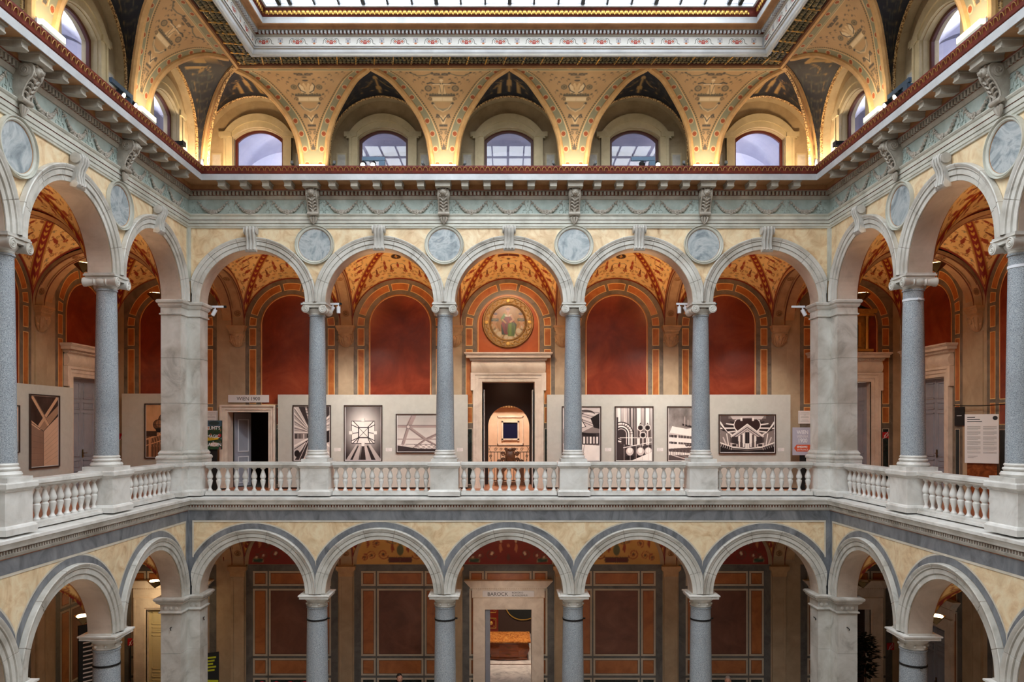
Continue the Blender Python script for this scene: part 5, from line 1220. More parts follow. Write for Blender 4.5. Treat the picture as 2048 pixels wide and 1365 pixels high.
# lower room: marble floor, red doors, chest of drawers
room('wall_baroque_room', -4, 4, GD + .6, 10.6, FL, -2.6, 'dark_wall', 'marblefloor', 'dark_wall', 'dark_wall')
m = MB(); m.box(-.8, .8, 6.78, 6.83, FL, FL + .012, 'carved_wood'); struct('trim_threshold', m)
t = Thing('chest', 'bombe walnut chest with marquetry top standing on marble inside the BAROCK doorway', 'chest', (.03, 7.8, FL), BACK)
m = MB(); rows = []
for z, w, d in ((.02, .64, .5), (.08, .64, .5), (.10, .60, .48), (.2, .62, .50), (.32, .69, .55), (.42, .71, .57), (.52, .68, .55), (.60, .63, .52), (.63, .66, .54)):
    rows.append([(.03 + x, 7.8 + y, FL + z) for x, y in ((-w, -d), (-w * .5, -d - .05), (w * .5, -d - .05), (w, -d), (w, d), (-w, d), (-w, -d))])
m.grid(rows, 'walnut'); t.part('body', m)
m = MB(); m.box(-.72, .78, 7.15, 8.42, FL + .63, FL + .675, 'marquetry'); t.part('top', m)
for k, (z0, z1) in enumerate(((.13, .34), (.37, .58))):
    m = MB(); m.box(-.3, .36, 7.18, 7.24, FL + z0, FL + z1, 'walnut'); dr = t.part('drawer', m); h = MB(); h.tube([(-.05, 7.175, FL + (z0 + z1) / 2), (.03, 7.14, FL + (z0 + z1) / 2 - .02), (.11, 7.175, FL + (z0 + z1) / 2)], .01, 'brass', 5); t.part('handle', h, dr)
t = Thing('panelled_screen', 'tall red lacquer panel with gilt squares behind the walnut chest', 'screen', (-.65, 10.3, FL + .004), BACK)
m = MB(); m.box(-1.05, -.36, 10.25, 10.5, FL + .004, -3.2, 'red_lacquer'); t.part('panel', m)
for z in (-5.9, -5.3, -4.7, -4.1):
    m = MB(); xq = -.64
    for s in (-1, 1): m.box(xq + s * .19 - .012, xq + s * .19 + .012, 10.22, 10.25, z - .2, z + .2, 'gilt'); m.box(xq - .2, xq + .2, 10.22, 10.25, z + s * .19 - .012, z + s * .19 + .012, 'gilt')
    m.lathe([(.08, 0), (.07, -.02), (.001, -.05)], (xq, 10.25, z), 16, 'gilt', 'y')
    for a in (-1, 1):
        for b in (-1, 1): m.ball((xq + a * .12, 10.245, z + b * .12), .02, 'gilt', 6, 4)
    t.part('gilt_square', m)
t = Thing('oval_mirror', 'large dark oval mirror with copper rim on the room wall behind the walnut chest', 'mirror', (.6, 10.55, -5.25), BACK)
m = MB(); m.tube([(.6 + .68 * cos(2 * pi * i / 48), 10.52, -5.25 + .6 * sin(2 * pi * i / 48)) for i in range(48)], .025, 'gilt', 6, closed=True); t.part('rim', m)
m = MB(); m.add([(.6 + .68 * cos(2 * pi * i / 48), 10.55, -5.25 + .6 * sin(2 * pi * i / 48)) for i in range(48)], [tuple(range(48))], 'slate'); t.part('glass', m)
# gilded aedicule over the right corner doorway
t = Thing('aedicule', 'gilded aedicule with dark niche above the right corner doorway', 'aedicule', (10.0, GD - .02, 3.86), BACK)
m = MB(); m.box(9.3, 10.7, GD - .22, GD - .012, 3.86, 3.93, 'gilt'); m.box(9.36, 10.64, GD - .06, GD - .012, 3.93, 4.9, 'gold_dull')
for s in (-1, 1): m.box(10 + s * .35 - .04, 10 + s * .35 + .04, GD - .1, GD - .012, 4.0, 4.72, 'gilt')
m.box(9.65, 10.35, GD - .08, GD - .06, 4.06, 4.66, 'slate'); t.part('niche', m)
for s in (-1, 1): m = MB(); m.lathe([(.05, 3.93), (.045, 3.98), (.04, 4.4), (.036, 4.82), (.055, 4.86), (.055, 4.9)], (10 + s * .54, GD - .15, 0), 14, 'gilt'); t.part('colonnette', m)
m = MB(); m.box(9.3, 10.7, GD - .24, GD - .012, 4.9, 4.97, 'gilt'); m.prism([(9.24, 4.97), (10.76, 4.97), (10.82, 5.1), (9.18, 5.1)], GD - .28, GD - .012, 'xz', 'gold_dull'); t.part('cornice', m)
m = MB()
for s in (-1, 1): m.tube([(10 + s * (.1 + .5 * i / 8), GD - .15, 5.12 + .18 * (1 - i / 8) ** 1.5) for i in range(9)], [.07 - .05 * i / 8 for i in range(9)], 'leaf_dark', 7)
m.ball((10, GD - .15, 5.3), (.12, .08, .16), 'carved_wood', 10, 6); t.part('crest', m)
# ------------------------------------------------------------------ round gilded picture
t = Thing('tondo', 'round picture of a robed seated woman with two cherubs in gilded wreath frame', 'picture', (-.01, GD, 4.735), BACK); zc = 4.735
m = MB(); m.lathe([(.50, -.03), (.515, -.075), (.54, -.085), (.56, -.06), (.70, -.07), (.715, -.10), (.745, -.10), (.765, -.05), (.77, 0)], (-.01, GD, zc), 64, 'tondo_gold', 'y', cap=False); f_ = t.part('frame', m)
m = MB()
for k in range(4):
    a = pi / 2 * k; c = (-.01 + .635 * cos(a), GD - .075, zc + .635 * sin(a)); m.lathe([(.062, 0), (.062, -.02), (.045, -.03), (.042, -.015), (.001, -.02)], c, 18, 'gilt', 'y')
for k in range(48):
    a = 2 * pi * (k + .5) / 48
    if abs((k + .5) % 12) < 1.2 or (k + .5) % 12 > 10.8: continue
    s = 1 if k % 2 else -1; c = Vector((-.01 + .632 * cos(a), GD - .075, zc + .632 * sin(a))); u = Vector((cos(a), 0, sin(a))); v = Vector((-sin(a), 0, cos(a)))
    m.tube([tuple(c - v * .035), tuple(c + u * s * .03 - Vector((0, .02, 0))), tuple(c + v * .03 + u * s * .045), tuple(c + v * .05 + u * s * .01)], [.012, .018, .014, .006], 'gilt', 5)
t.part('wreath', m, f_)
c = CV(-.52, .52, -.52, .52, 230, (196, 148, 76)); c.noise(5); sk = (226, 178, 134)
for x, y, r in ((-.30, -.22, .10), (-.2, -.33, .12), (0, -.42, .13), (.18, -.36, .12), (.3, -.24, .12), (.38, -.12, .08), (-.38, -.12, .08), (.08, -.45, .12)):
    c.circ(x, y, r, (168, 136, 96)); c.circ(x - .015, y + .025, r * .8, (226, 200, 160)); c.circ(x - .03, y + .04, r * .5, (242, 226, 196))
c.poly([(-.16, -.30), (.17, -.30), (.22, -.05), (.10, .12), (-.10, .12), (-.18, -.05)], (74, 80, 40))
c.poly([(-.14, .16), (.12, .16), (.17, .0), (.08, -.06), (.02, -.30), (-.09, -.28), (-.17, -.04)], (158, 36, 26)); c.line([(-.1, .1), (-.06, -.05), (-.05, -.24)], .02, (112, 22, 20)); c.line([(.0, .12), (.03, 0), (-.01, -.22)], .016, (196, 66, 46))
c.poly([(.0, -.02), (.14, .02), (.19, -.10), (.16, -.34), (.0, -.34), (-.02, -.2)], (124, 146, 44)); c.line([(.05, -.04), (.05, -.32)], .02, (168, 186, 84)); c.line([(.12, 0), (.13, -.3)], .022, (74, 92, 30))
c.poly([(-.19, .1), (-.1, .24), (-.06, .2), (-.14, .02)], (120, 150, 60)); c.poly([(-.10, .2), (.10, .22), (.06, .16), (-.06, .15)], (240, 226, 196)); c.line([(.08, .18), (.14, .08), (.06, .02)], .05, sk); c.line([(-.14, .08), (-.06, 0)], .04, sk); c.line([(0, .2), (0, .26)], .05, sk); c.ell(0, .32, .05, .062, sk); c.ell(0, .36, .062, .04, (150, 96, 44)); c.line([(-.05, .385), (0, .41), (.05, .385)], .02, (232, 196, 80)); c.circ(.015, .32, .006, (90, 50, 34)); c.circ(-.02, .32, .006, (90, 50, 34)); c.line([(-.012, .29), (.012, .29)], .008, (170, 70, 60))
for s in (-1, 1):
    x = s * .34; c.ell(x, .06, .065, .09, sk); c.circ(x - s * .02, .20, .05, sk); c.ell(x - s * .02, .225, .052, .03, (120, 74, 38)); c.line([(x, -.02), (x - s * .05, -.13)], .045, sk); c.line([(x + .02 * s, -.03), (x + .06 * s, -.12)], .045, sk); c.rect(x - .1, .04, x + .1, .11, (34, 48, 58)); c.line([(x - .07, .085), (x + .07, .085)], .014, (200, 180, 130)); c.line([(x - .03, .06), (x + .03, .06)], .014, (200, 180, 130)); c.poly([(x - s * .06, .16), (x - s * .15, .22), (x - s * .12, .12)], (196, 150, 86))
n, k = 220, 110; T_, Q = np.meshgrid(np.linspace(0, 2 * pi, n), np.linspace(.001, .515, k), indexing='ij'); X_, Z_ = Q * np.cos(T_), Q * np.sin(T_)
t.part('painting', cmesh('painting', np.stack([X_, np.full(X_.shape, -.028), Z_], -1), np.clip(c.at(X_ * .86, Z_ * .86 + .01) * 1.0 - 52, 0, 255) * 1.02, 'print'))
# ------------------------------------------------------------------ exhibition walls and photographs
def partition(fr, x0, x1, y, ztop, label):
    m = MB(); m.box(x0, x1, y, y + .11, FU + .045, ztop, 'partition'); t = Thing('exhibition_wall', label, 'display wall', ((x0 + x1) / 2, y + .05, FU), fr, 'grey exhibition walls'); t.part('panel', m)
    m = MB(); m.box(x0 + .02, x1 - .02, y + .02, y + .09, FU, FU + .045, 'iron'); t.part('plinth', m)
PY = 3.42
partition(BACK, -6.75, -1.19, PY, 2.59, 'long grey exhibition wall with three photographs, between the WIEN 1900 and central doorways')
partition(BACK, 1.13, 8.26, PY, 2.59, 'long grey exhibition wall with four photographs, past the central doorway')
partition(BACK, -11.32, -9.1, PY, 2.62, 'short grey exhibition wall half hidden by the left corner pier')
partition(LEFT, -6.2, .88, 3.34, 2.66, 'grey exhibition wall along the left side gallery')
BK, D1, D2, MD, LT1, WH = (34, 26, 28), (62, 52, 54), (92, 80, 80), (138, 126, 124), (214, 202, 200), (250, 243, 240)
def pic(fr, x0, x1, z0, z1, y, label, fn, warm=1.0):
    t = Thing('framed_photograph', label, 'picture', ((x0 + x1) / 2, y, z0), fr, 'black and white architecture photographs')
    m = MB(); b, d = .028, .05
    for a0, a1, c0, c1 in ((x0, x1, z0, z0 + b), (x0, x1, z1 - b, z1), (x0, x0 + b, z0 + b, z1 - b), (x1 - b, x1, z0 + b, z1 - b)): m.box(a0, a1, y - d, y - .002, c0, c1, 'frame_brown')
    t.part('frame', m); m = MB(); m.box(x0 + b, x1 - b, y - .022, y - .002, z0 + b, z1 - b, 'paper'); t.part('mount', m)
    e = b + .018; W, H = x1 - x0 - 2 * e, z1 - z0 - 2 * e; c = CV(0, W, 0, H, 170, LT1); fn(c, W, H); c.noise(3); c.a = np.clip(c.a, 0, 255) * np.array((1, .985 - .03 * (warm - 1) * 5, .965 - .05 * (warm - 1) * 5))
    t.part('print', cmesh('print', *(lambda X, Z: (np.stack([X + x0 + e - (x0 + x1) / 2, np.full(X.shape, -.024), Z + e], -1), c.at(X, Z)))(*np.meshgrid(np.linspace(0, W, c.w), np.linspace(0, H, c.h), indexing='ij')), 'print'))
def p_walkway(c, w, h):
    c.a[:] = LT1; v = (w * .48, h * .52)
    for i in range(26):
        a = i * 1.0; e = (w * (i % 2) * 1.0 + (0), h * (.55 + .45 * (i / 26))) if i < 16 else (w * (i / 25 - .3), h); c.line([v, ((0 if i % 2 else w), h * (.5 + i * .02))], .006 + .012 * (i % 3), (D1, WH, MD)[i % 3])
    for i in range(7): z = h * (.98 - .055 * i); c.line([(w * (.2 + .04 * i), z), (w * (.8 - .04 * i), z)], .02, (D1, MD)[i % 2])
    c.poly([(w * .12, h), (w * .3, h), v], D1); c.poly([(w * .36, h), (w * .42, h), v], BK); c.poly([(w * .9, h), (w, h), (w, h * .85), v], D1)
    c.rect(0, h * .40, w, h * .50, MD); 
    for i in range(9): c.rect(w * (.03 + .11 * i), h * .40, w * (.07 + .11 * i), h * .49, (BK, D2, LT1)[i % 3])
    c.poly([(0, 0), (w * .45, h * .40), (w * .5, h * .40), (w * .25, 0)], D1)
    for i in range(6): c.line([(w * (.0 + .07 * i), 0), (w * (.35 + .02 * i), h * .36)], .014, (WH, BK)[i % 2])
    c.line([(0, h * .26), (w * .5, h * .44)], .05, WH); c.line([(0, h * .2), (w * .5, h * .42)], .02, BK); c.line([(w, h * .26), (w * .6, h * .44)], .05, WH); c.line([(w, h * .12), (w * .6, h * .4)], .03, WH); c.poly([(w * .82, h * .3), (w, h * .34), (w, h * .56), (w * .84, h * .52)], BK); c.ell(w * .08, h * .12, .08, .1, BK)
def p_shaft(c, w, h):
    r = np.hypot((c.X - w * .5) / w, (c.Y - h * .60) / h * 1.15); g = np.clip(1.25 - r * 1.5, .1, 1)[..., None]; c.a = np.array(WH) * g ** 1.1 + np.array(BK) * (1 - g ** 1.1)
    for x0, x1 in ((.02, .13), (.2, .36), (.58, .72), (.86, 1.0)): c.poly([(w * (.3 + .4 * x0), h * .30), (w * (.3 + .4 * x1), h * .30), (w * x1 * 1.02, 0), (w * x0 - .01, 0)], LT1, .8)
    for x0, x1 in ((.13, .2), (.42, .58), (.74, .86)): c.poly([(w * (.3 + .4 * x0), h * .27), (w * (.3 + .4 * x1), h * .27), (w * x1, 0), (w * x0, 0)], BK, .8)
    c.rect(w * .17, h * .31, w * .83, h * .73, WH); q = .012
    c.line([(w * .17, h * .31), (w * .83, h * .31), (w * .83, h * .73), (w * .17, h * .73), (w * .17, h * .31)], q * 1.3, D1); c.line([(w * .37, h * .42), (w * .65, h * .42), (w * .65, h * .61), (w * .37, h * .61), (w * .37, h * .42)], q * 2.4, BK)
    c.line([(w * .37, h * .42), (w * .65, h * .61)], q, BK); c.line([(w * .65, h * .42), (w * .37, h * .61)], q, BK)
    for a, b in (((.17, .36), (.37, .42)), ((.17, .66), (.37, .60)), ((.83, .36), (.65, .42)), ((.83, .66), (.65, .60)), ((.2, .31), (.36, .41)), ((.32, .31), (.38, .41)), ((.8, .31), (.66, .41)), ((.7, .31), (.64, .41)), ((.22, .73), (.38, .62)), ((.8, .73), (.64, .62)), ((.21, .5), (.36, .515)), ((.8, .5), (.66, .515))): c.line([(w * a[0], h * a[1]), (w * b[0], h * b[1])], q * 1.8, BK)
    for x, y in ((.5, .75), (.5, .29), (.15, .51), (.85, .51)): c.rect(w * x - .05, h * y - .05, w * x + .05, h * y + .05, WH); c.line([(w * x - .05, h * y - .05), (w * x + .05, h * y - .05), (w * x + .05, h * y + .05)], .006, D2)
def p_beams(c, w, h):
    c.a = np.array(WH) * (.72 + .28 * (1 - c.Y / h))[..., None]
    B = (170, 150, 148); n1, n2 = (w * .2, h * .68), (w * .52, h * .33)
    for a, b, q in ((n1, (w * .3, h), .15), (n1, (w * .1, h * .2), .09), (n1, n2, .09), (n2, (w, h * .66), .08), (n2, (w * .82, h * .08), .06), (n2, (w * .3, h * .1), .06)): c.line([a, b], q, B); c.line([(a[0] - q * .35, a[1]), (b[0] - q * .35, b[1])], .012, D2)
    c.line([(0, h * .69), (w, h * .69)], .07, B); c.line([(0, h * .725), (w, h * .725)], .014, D2); c.line([(0, h * .34), (w, h * .34)], .03, B); c.line([(w * .15, h * .2), (w, h * .19)], .02, MD); c.circ(*n1, .05, LT1); c.ring(*n1, .05, .01, D2)
    for i in range(6): c.line([(w * (.3 + .1 * i), h * .2), (w * (.45 + .1 * i), h * .07)], .016, MD); c.line([(w * (.45 + .1 * i), h * .2), (w * (.33 + .1 * i), h * .07)], .012, MD)
    c.poly([(0, h * .17), (w * .38, h * .08), (w, h * .07), (w, 0), (0, 0)], D1); c.line([(0, h * .2), (w * .4, h * .1), (w, h * .09)], .02, LT1); c.line([(w * .1, 0), (w * .25, h * .1)], .01, BK)
def p_dunno(c, w, h):
    c.a[:] = MD; c.poly([(0, h), (w, h), (w, h * .7), (w * .4, h * .5), (0, h * .6)], LT1); c.ell(w * .62, h * .86, .28, .16, D2); c.ell(w * .7, h * .83, .22, .13, LT1)
    for i in range(7): c.line([(w * .3, h * (.98 - .03 * i)), (w * 1.0, h * (.9 - .05 * i))], .014, (BK, WH, D1)[i % 3])
    c.poly([(w * .4, h * .9), (w * .62, h * .62), (w * .4, h * .62)], WH); c.line([(w * .42, h * .86), (w * .62, h * .64), (w * .4, h * .6)], .02, BK); c.poly([(w * .75, h * .8), (w, h * .9), (w, h * .6), (w * .85, h * .62)], BK)
    c.rect(0, h * .30, w, h * .52, D1); c.poly([(w * .35, h * .55), (w * .9, h * .5), (w * .9, h * .44), (w * .35, h * .5)], BK)
    for i in range(5): c.rect(w * (.55 + .09 * i), h * .32, w * (.6 + .09 * i), h * .45, (WH, LT1)[i % 2])
    c.poly([(0, 0), (w, 0), (w, h * .28), (0, h * .32)], WH); c.poly([(w * .3, h * .30), (w * .6, h * .12), (w * .3, 0), (0, 0), (0, h * .3)], LT1)
    for i in range(5): c.line([(w * (.35 + .05 * i), h * .1), (w * (.38 + .05 * i), h * .3)], .012, WH if i % 2 else D1)
def p_pipes(c, w, h):
    c.a = np.array(LT1) * (.45 + .55 * c.Y / h)[..., None]
    for x, q, co in ((.08, .1, WH), (.26, .1, LT1), (.38, .05, D1), (.48, .04, BK), (.54, .05, D2), (.64, .12, WH), (.8, .04, BK), (.88, .12, WH)):
        c.rect(w * x - q / 2, h * .3, w * x + q / 2, h, co); c.line([(w * x + q / 2, h * .3), (w * x + q / 2, h)], .012, D1); c.line([(w * x - q / 4, h * .3), (w * x - q / 4, h)], .008, WH)
    for x, y in ((.68, .62), (.88, .62), (.75, .48)): c.poly([(w * x - .09, h * (y - .2)), (w * x - .09, h * y), (w * x, h * (y + .1)), (w * x + .09, h * y), (w * x + .09, h * (y - .2))], D2); c.ring(w * x, h * y, .085, .02, WH); c.circ(w * x, h * y, .05, BK); c.rect(w * x - .02, h * .2, w * x + .02, h * (y - .06), LT1)
    for r, co in ((.36, D1), (.33, WH), (.30, LT1), (.27, D2), (.24, WH), (.20, BK), (.165, LT1), (.14, D1)):
        c.circ(w * .14, h * .50, r, co); c.rect(w * .14, h * .1, w * .14 + r, h * .50, co)
    c.rect(0, 0, w * .05, h * .82, D1)
    for i in range(7): a = .1 + .24 * i; c.line([(w * .14 + .24 * sin(a), h * .5 + .24 * cos(a)), (w * .14 + .35 * sin(a), h * .5 + .35 * cos(a))], .014, BK)
    c.poly([(0, 0), (w, 0), (w, h * .3), (w * .6, h * .26), (0, h * .34)], D1)
    for x in (.38, .68, .9): c.ell(w * x, h * .17, .11, .12, LT1); c.ell(w * x, h * .19, .07, .08, WH); c.rect(w * x - .12, h * .02, w * x + .12, h * .08, BK)
    c.poly([(w * .45, 0), (w, h * .16), (w, 0)], WH); c.line([(w * .2, h * .24), (w, h * .35)], .02, WH); c.line([(w * .1, h * .43), (w, h * .43)], .016, WH)
    for i in range(5): c.line([(w * (.22 + .17 * i), 0), (w * (.22 + .17 * i), h * .3)], .01, LT1)
def p_factory(c, w, h):
    c.a = np.array(LT1) * (.9 - .3 * c.Y / h)[..., None]; c.noise(14, 4)
    c.poly([(0, h * .48), (w * .1, h * .65), (w * .5, h * .6), (w, h * .64), (w, h * .1), (0, h * .1)], WH); c.poly([(0, h * .53), (w, h * .42), (w, h * .36), (0, h * .48)], LT1)
    for y0, y1 in ((.44, .49), (.32, .36)):
        c.poly([(w * .02, h * y0), (w * .24, h * (y0 - .01)), (w * .24, h * (y1 - .01)), (w * .02, h * y1)], D1); c.poly([(w * .28, h * (y0 - .012)), (w * .9, h * (y0 - .04)), (w * .9, h * (y1 - .05)), (w * .28, h * (y1 - .012))], D2)
        for i in range(9): c.line([(w * (.06 + .09 * i), h * (y0 - .03)), (w * (.06 + .09 * i), h * y1)], .008, WH)
    c.poly([(w * .38, h * .70), (w, h * .60), (w, h * .56), (w * .4, h * .655)], BK); c.line([(w * .4, h * .66), (w, h * .57)], .02, D2)
    for x, y in ((.46, .84), (.55, .78), (.66, .8), (.78, .76), (.86, .86)): c.line([(w * x, h * .66), (w * x, h * y)], .016, (D1, LT1)[int(x * 50) % 2]); c.circ(w * x, h * y, .018, MD)
    for i in range(4): c.circ(w * (.52 + .08 * i), h * .295, .05, D1); c.circ(w * (.51 + .08 * i), h * .30, .028, MD)
    c.poly([(0, h * .22), (w, h * .26), (w, h * .12), (0, h * .17)], D2); 
    for i in range(22): c.line([(w * .05 * i, h * .1), (w * .05 * i, h * .19)], .012, (MD, D1)[i % 2])
    c.rect(0, 0, w, h * .1, D2); c.line([(w * .1, h * .1), (w * .6, 0)], .03, LT1); c.line([(w * .3, h * .1), (w * .9, 0)], .03, MD)
def p_hall(c, w, h):
    c.a[:] = D2; c.mir = True; c.X = c.X - w / 2; W = w / 2
    for i in range(13):
        a = .15 + i * .17; c.line([(.30 * cos(a), h * .66 + .26 * sin(a) - .12), (.9 * cos(a), h * .70 + .5 * sin(a) - .28)], .035, (WH, BK)[i % 2])
    c.ell(0, h * .74, .40, .27, WH); c.ell(0, h * .75, .375, .25, (58, 40, 40)); c.rect(0, h * .92, .55, h, MD); c.poly([(.0, h), (.5, h), (.42, h * .9), (.15, h * .9), (.14, h * .95), (0, h * .95)], LT1); c.rect(.14, h * .86, .2, h * .95, WH)
    c.line([(.46, h * .48), (.6, h * .55), (W, h * .82)], .05, WH); c.line([(.5, h * .44), (W, h * .74)], .03, D1)
    c.poly([(0, h * .78), (.5, h * .44), (.42, h * .36), (0, h * .2)], LT1); c.line([(0, h * .77), (.46, h * .44)], .03, WH); c.line([(0, h * .68), (.4, h * .42)], .022, D1); c.line([(0, h * .62), (.3, h * .42)], .012, BK)
    for x0, x1, co in ((.0, .06, BK), (.08, .13, WH), (.14, .2, D2), (.21, .25, WH), (.27, .45, D1)): c.rect(x0, h * .14, x1, h * .55 - x0 * .5, co)
    c.rect(.0, h * .12, .06, h * .24, WH); c.poly([(.28, h * .22), (.5, h * .26), (.5, h * .14), (.28, h * .14)], LT1); c.rect(.32, h * .16, .44, h * .22, BK)
    c.poly([(.5, h * .5), (W, h * .62), (W, h * .25), (.5, h * .2)], MD); c.line([(.55, h * .2), (.6, h * .5)], .03, WH); c.line([(.62, h * .22), (.7, h * .4)], .04, LT1)
    c.poly([(0, 0), (W, 0), (W, h * .2), (0, h * .08)], BK); c.line([(0, h * .1), (.4, h * .13), (W, h * .26)], .035, WH); c.line([(0, h * .05), (.5, h * .09)], .02, MD)
    for i in range(7): c.line([(.45 + .06 * i, h * .13 + .02 * i), (.47 + .06 * i, h * .06 + .02 * i)], .012, WH)
    c.mir = False; c.X = c.X + w / 2
def p_concrete(c, w, h):
    c.a[:] = (58, 40, 36); c.noise(10, 4); T = (214, 176, 146)
    c.poly([(0, h * .63), (w * .45, h * .50), (w * .45, 0), (0, 0)], (150, 120, 104)); c.poly([(w * .45, h * .50), (w, h * .72), (w, 0), (w * .45, 0)], (216, 184, 160)); c.poly([(0, h * .66), (w * .42, h * .52), (w * .30, h * .52), (0, h * .60)], (226, 190, 160))
    c.poly([(w * .3, h * .58), (w * .44, h * .49), (w, h * .76), (w, h * .88)], (170, 138, 116)); c.line([(w * .04, h), (w * .62, h * .60)], .10, T); c.line([(w * .95, h * .98), (w * .3, h * .58)], .09, T); c.line([(w * .09, h), (w * .66, h * .60)], .012, BK)
    c.line([(w * .45, 0), (w * .45, h * .5), (w, h * .74)], .015, BK); c.line([(w * .45, h * .5), (0, h * .63)], .015, BK)
    for i in range(7): c.line([(w * .48, h * (.02 + .06 * i)), (w, h * (.14 + .075 * i))], .007, (170, 138, 120))
    for i in range(5): c.line([(0, h * (.1 + .09 * i)), (w * .44, h * (.1 + .075 * i))], .006, (120, 92, 80))
def p_soft(c, w, h):
    c.a = np.array((226, 188, 166)) * (.55 + .4 * c.Y / h)[..., None]; c.poly([(w * .6, h), (w, h), (w, h * .2)], (232, 200, 180)); c.line([(w * .5, h), (w, 0)], .03, D2)
def p_tanks(c, w, h):
    c.a[:] = (226, 186, 146); 
    for x, y, r in ((w * .62, h * .68, .30), (w * .34, h * .62, .15)):
        c.circ(x, y, r, (112, 80, 58)); c.circ(x + r * .2, y + r * .25, r * .68, (176, 132, 98)); c.line([(x - r, y), (x + r, y)], .012, BK); c.ring(x, y, r, .014, BK); c.line([(x, y - r), (x, y + r)], .01, D1); c.poly([(x - r * .6, y - r * .7), (x + r * .6, y - r * .7), (x + r * .4, y - r * 1.5), (x - r * .4, y - r * 1.5)], BK)
    c.rect(0, 0, w, h * .42, (140, 104, 78)); c.poly([(w * .5, h * .42), (w, h * .46), (w, 0), (w * .45, 0)], (92, 62, 46)); c.noise(6)
    for i in range(9): c.line([(w * (.02 + .08 * i), 0), (w * (.05 + .07 * i), h * (.40 + .012 * i))], .016, (58, 40, 30)); c.line([(w * (.05 + .07 * i), h * (.36 + .012 * i)), (w * (.14 + .07 * i), h * .2)], .012, (226, 180, 140))
    c.line([(0, h * .34), (w * .9, h * .55)], .045, (232, 188, 146)); c.line([(0, h * .22), (w * .7, h * .38)], .025, (232, 188, 146)); c.line([(w * .1, 0), (w * .1, h * .36)], .06, (220, 170, 130)); c.rect(0, h * .4, w * .3, h * .5, (70, 50, 38))
pic(BACK, -6.31, -5.19, .63, 2.28, PY, 'tall photograph of a railed walkway running to a vanishing point, first on the long wall', p_walkway)
pic(BACK, -4.81, -3.69, .63, 2.28, PY, 'tall photograph looking up a square lit shaft crossed by dark struts', p_shaft)
pic(BACK, -3.29, -1.62, .88, 2.03, PY, 'wide photograph of pale radiating ceiling beams, partly behind a column', p_beams)
pic(BACK, 1.56, 2.71, .62, 2.25, PY, 'tall photograph of a dark hall with folded roof, half hidden just past the central doorway', p_dunno)
pic(BACK, 3.11, 4.24, .62, 2.25, PY, 'tall photograph of bent industrial pipes', p_pipes)
pic(BACK, 4.64, 5.76, .62, 2.25, PY, 'tall photograph of a white factory under a cloudy sky', p_factory)
pic(BACK, 6.15, 7.82, .86, 2.015, PY, 'wide photograph of a symmetrical hall with a dark heart-shaped opening', p_hall)
pic(BACK, -10.64, -9.5, .72, 2.33, PY, 'sepia photograph of spherical tanks above a railing, beside the left corner pier', p_tanks, 1.4)
pic(LEFT, -.93, .24, .66, 2.43, 3.34, 'tall sepia photograph of crossed concrete beams on the left side gallery wall', p_concrete, 1.2)
pic(LEFT, -3.0, -1.31, 1.06, 2.15, 3.34, 'pale sepia photograph cut off by the left picture edge', p_soft, 1.2)
for x, d in ((-5.0, 'the railed walkway photograph'), (-3.5, 'the square shaft photograph'), (-1.42, 'the ceiling beams photograph'), (2.92, 'the dark hall photograph'), (4.44, 'the industrial pipes photograph'), (7.98, 'the heart-shaped opening photograph')):
    m = MB(); z = .98; m.box(x - .09, x + .09, PY - .006, PY - .001, z - .05, z + .05, 'paper')
    for k, l_ in enumerate((.11, .07, .13, .09)): m.box(x - .075, x - .075 + l_, PY - .008, PY - .006, z + .032 - .02 * k, z + .036 - .02 * k, 'faint_ink')
    single('wall_label', m, 'small white caption label beside ' + d, 'label', (x, PY, z), BACK, 'caption labels')
# ------------------------------------------------------------------ signs
dg = None
def text_mb(mb, s, x, z, size, y, m, align='CENTER', sx=1.0, bold=0.0, X=None, depth=.004):
    cu = bpy.data.curves.new('lettering', 'FONT'); cu.body = s; cu.size = size; cu.align_x = align; cu.offset = bold; cu.extrude = 0; cu.resolution_u = 3
    o = bpy.data.objects.new('lettering', cu); COL.objects.link(o); g = bpy.context.evaluated_depsgraph_get(); me = bpy.data.meshes.new_from_object(o.evaluated_get(g))
    mb.add([(x + v.co.x * sx, y - depth, z + v.co.y) for v in me.vertices], [tuple(p.vertices) for p in me.polygons], m, X)
    bpy.data.objects.remove(o); bpy.data.curves.remove(cu); bpy.data.meshes.remove(me)
def serifs(mb, pts, y, m, w, h=.012):
    for x, z in pts: mb.box(x - w / 2, x + w / 2, y - .005, y - .003, z, z + h, m)
t = Thing('sign', 'white WIEN 1900 sign over the small stone doorway', 'sign', (-7.67, GD - .04, 2.46), BACK)
m = MB(); m.box(-8.27, -7.07, GD - .06, GD - .03, 2.37, 2.59, 'signwhite'); t.part('board', m)
m = MB(); text_mb(m, 'WIEN 1900', -7.67, 2.425, .155, GD - .06, 'ink', sx=.92); t.part('lettering', m)
t = Thing('sign', 'long pale BAROCK sign over the lower central doorway', 'sign', (0, GD - .07, -3.3), BACK)
m = MB(); m.box(-.76, .76, GD - .095, GD - .07, -3.37, -3.19, 'signwhite'); t.part('board', m)
m = MB(); text_mb(m, 'BAROCK', -.62, -3.335, .152, GD - .095, 'ink', 'LEFT', 1.0); text_mb(m, 'ROKOKO', .10, -3.268, .07, GD - .095, 'ink', 'LEFT', 1.1); text_mb(m, 'KLASSIZISMUS', .10, -3.345, .07, GD - .095, 'ink', 'LEFT', 1.05); t.part('lettering', m)
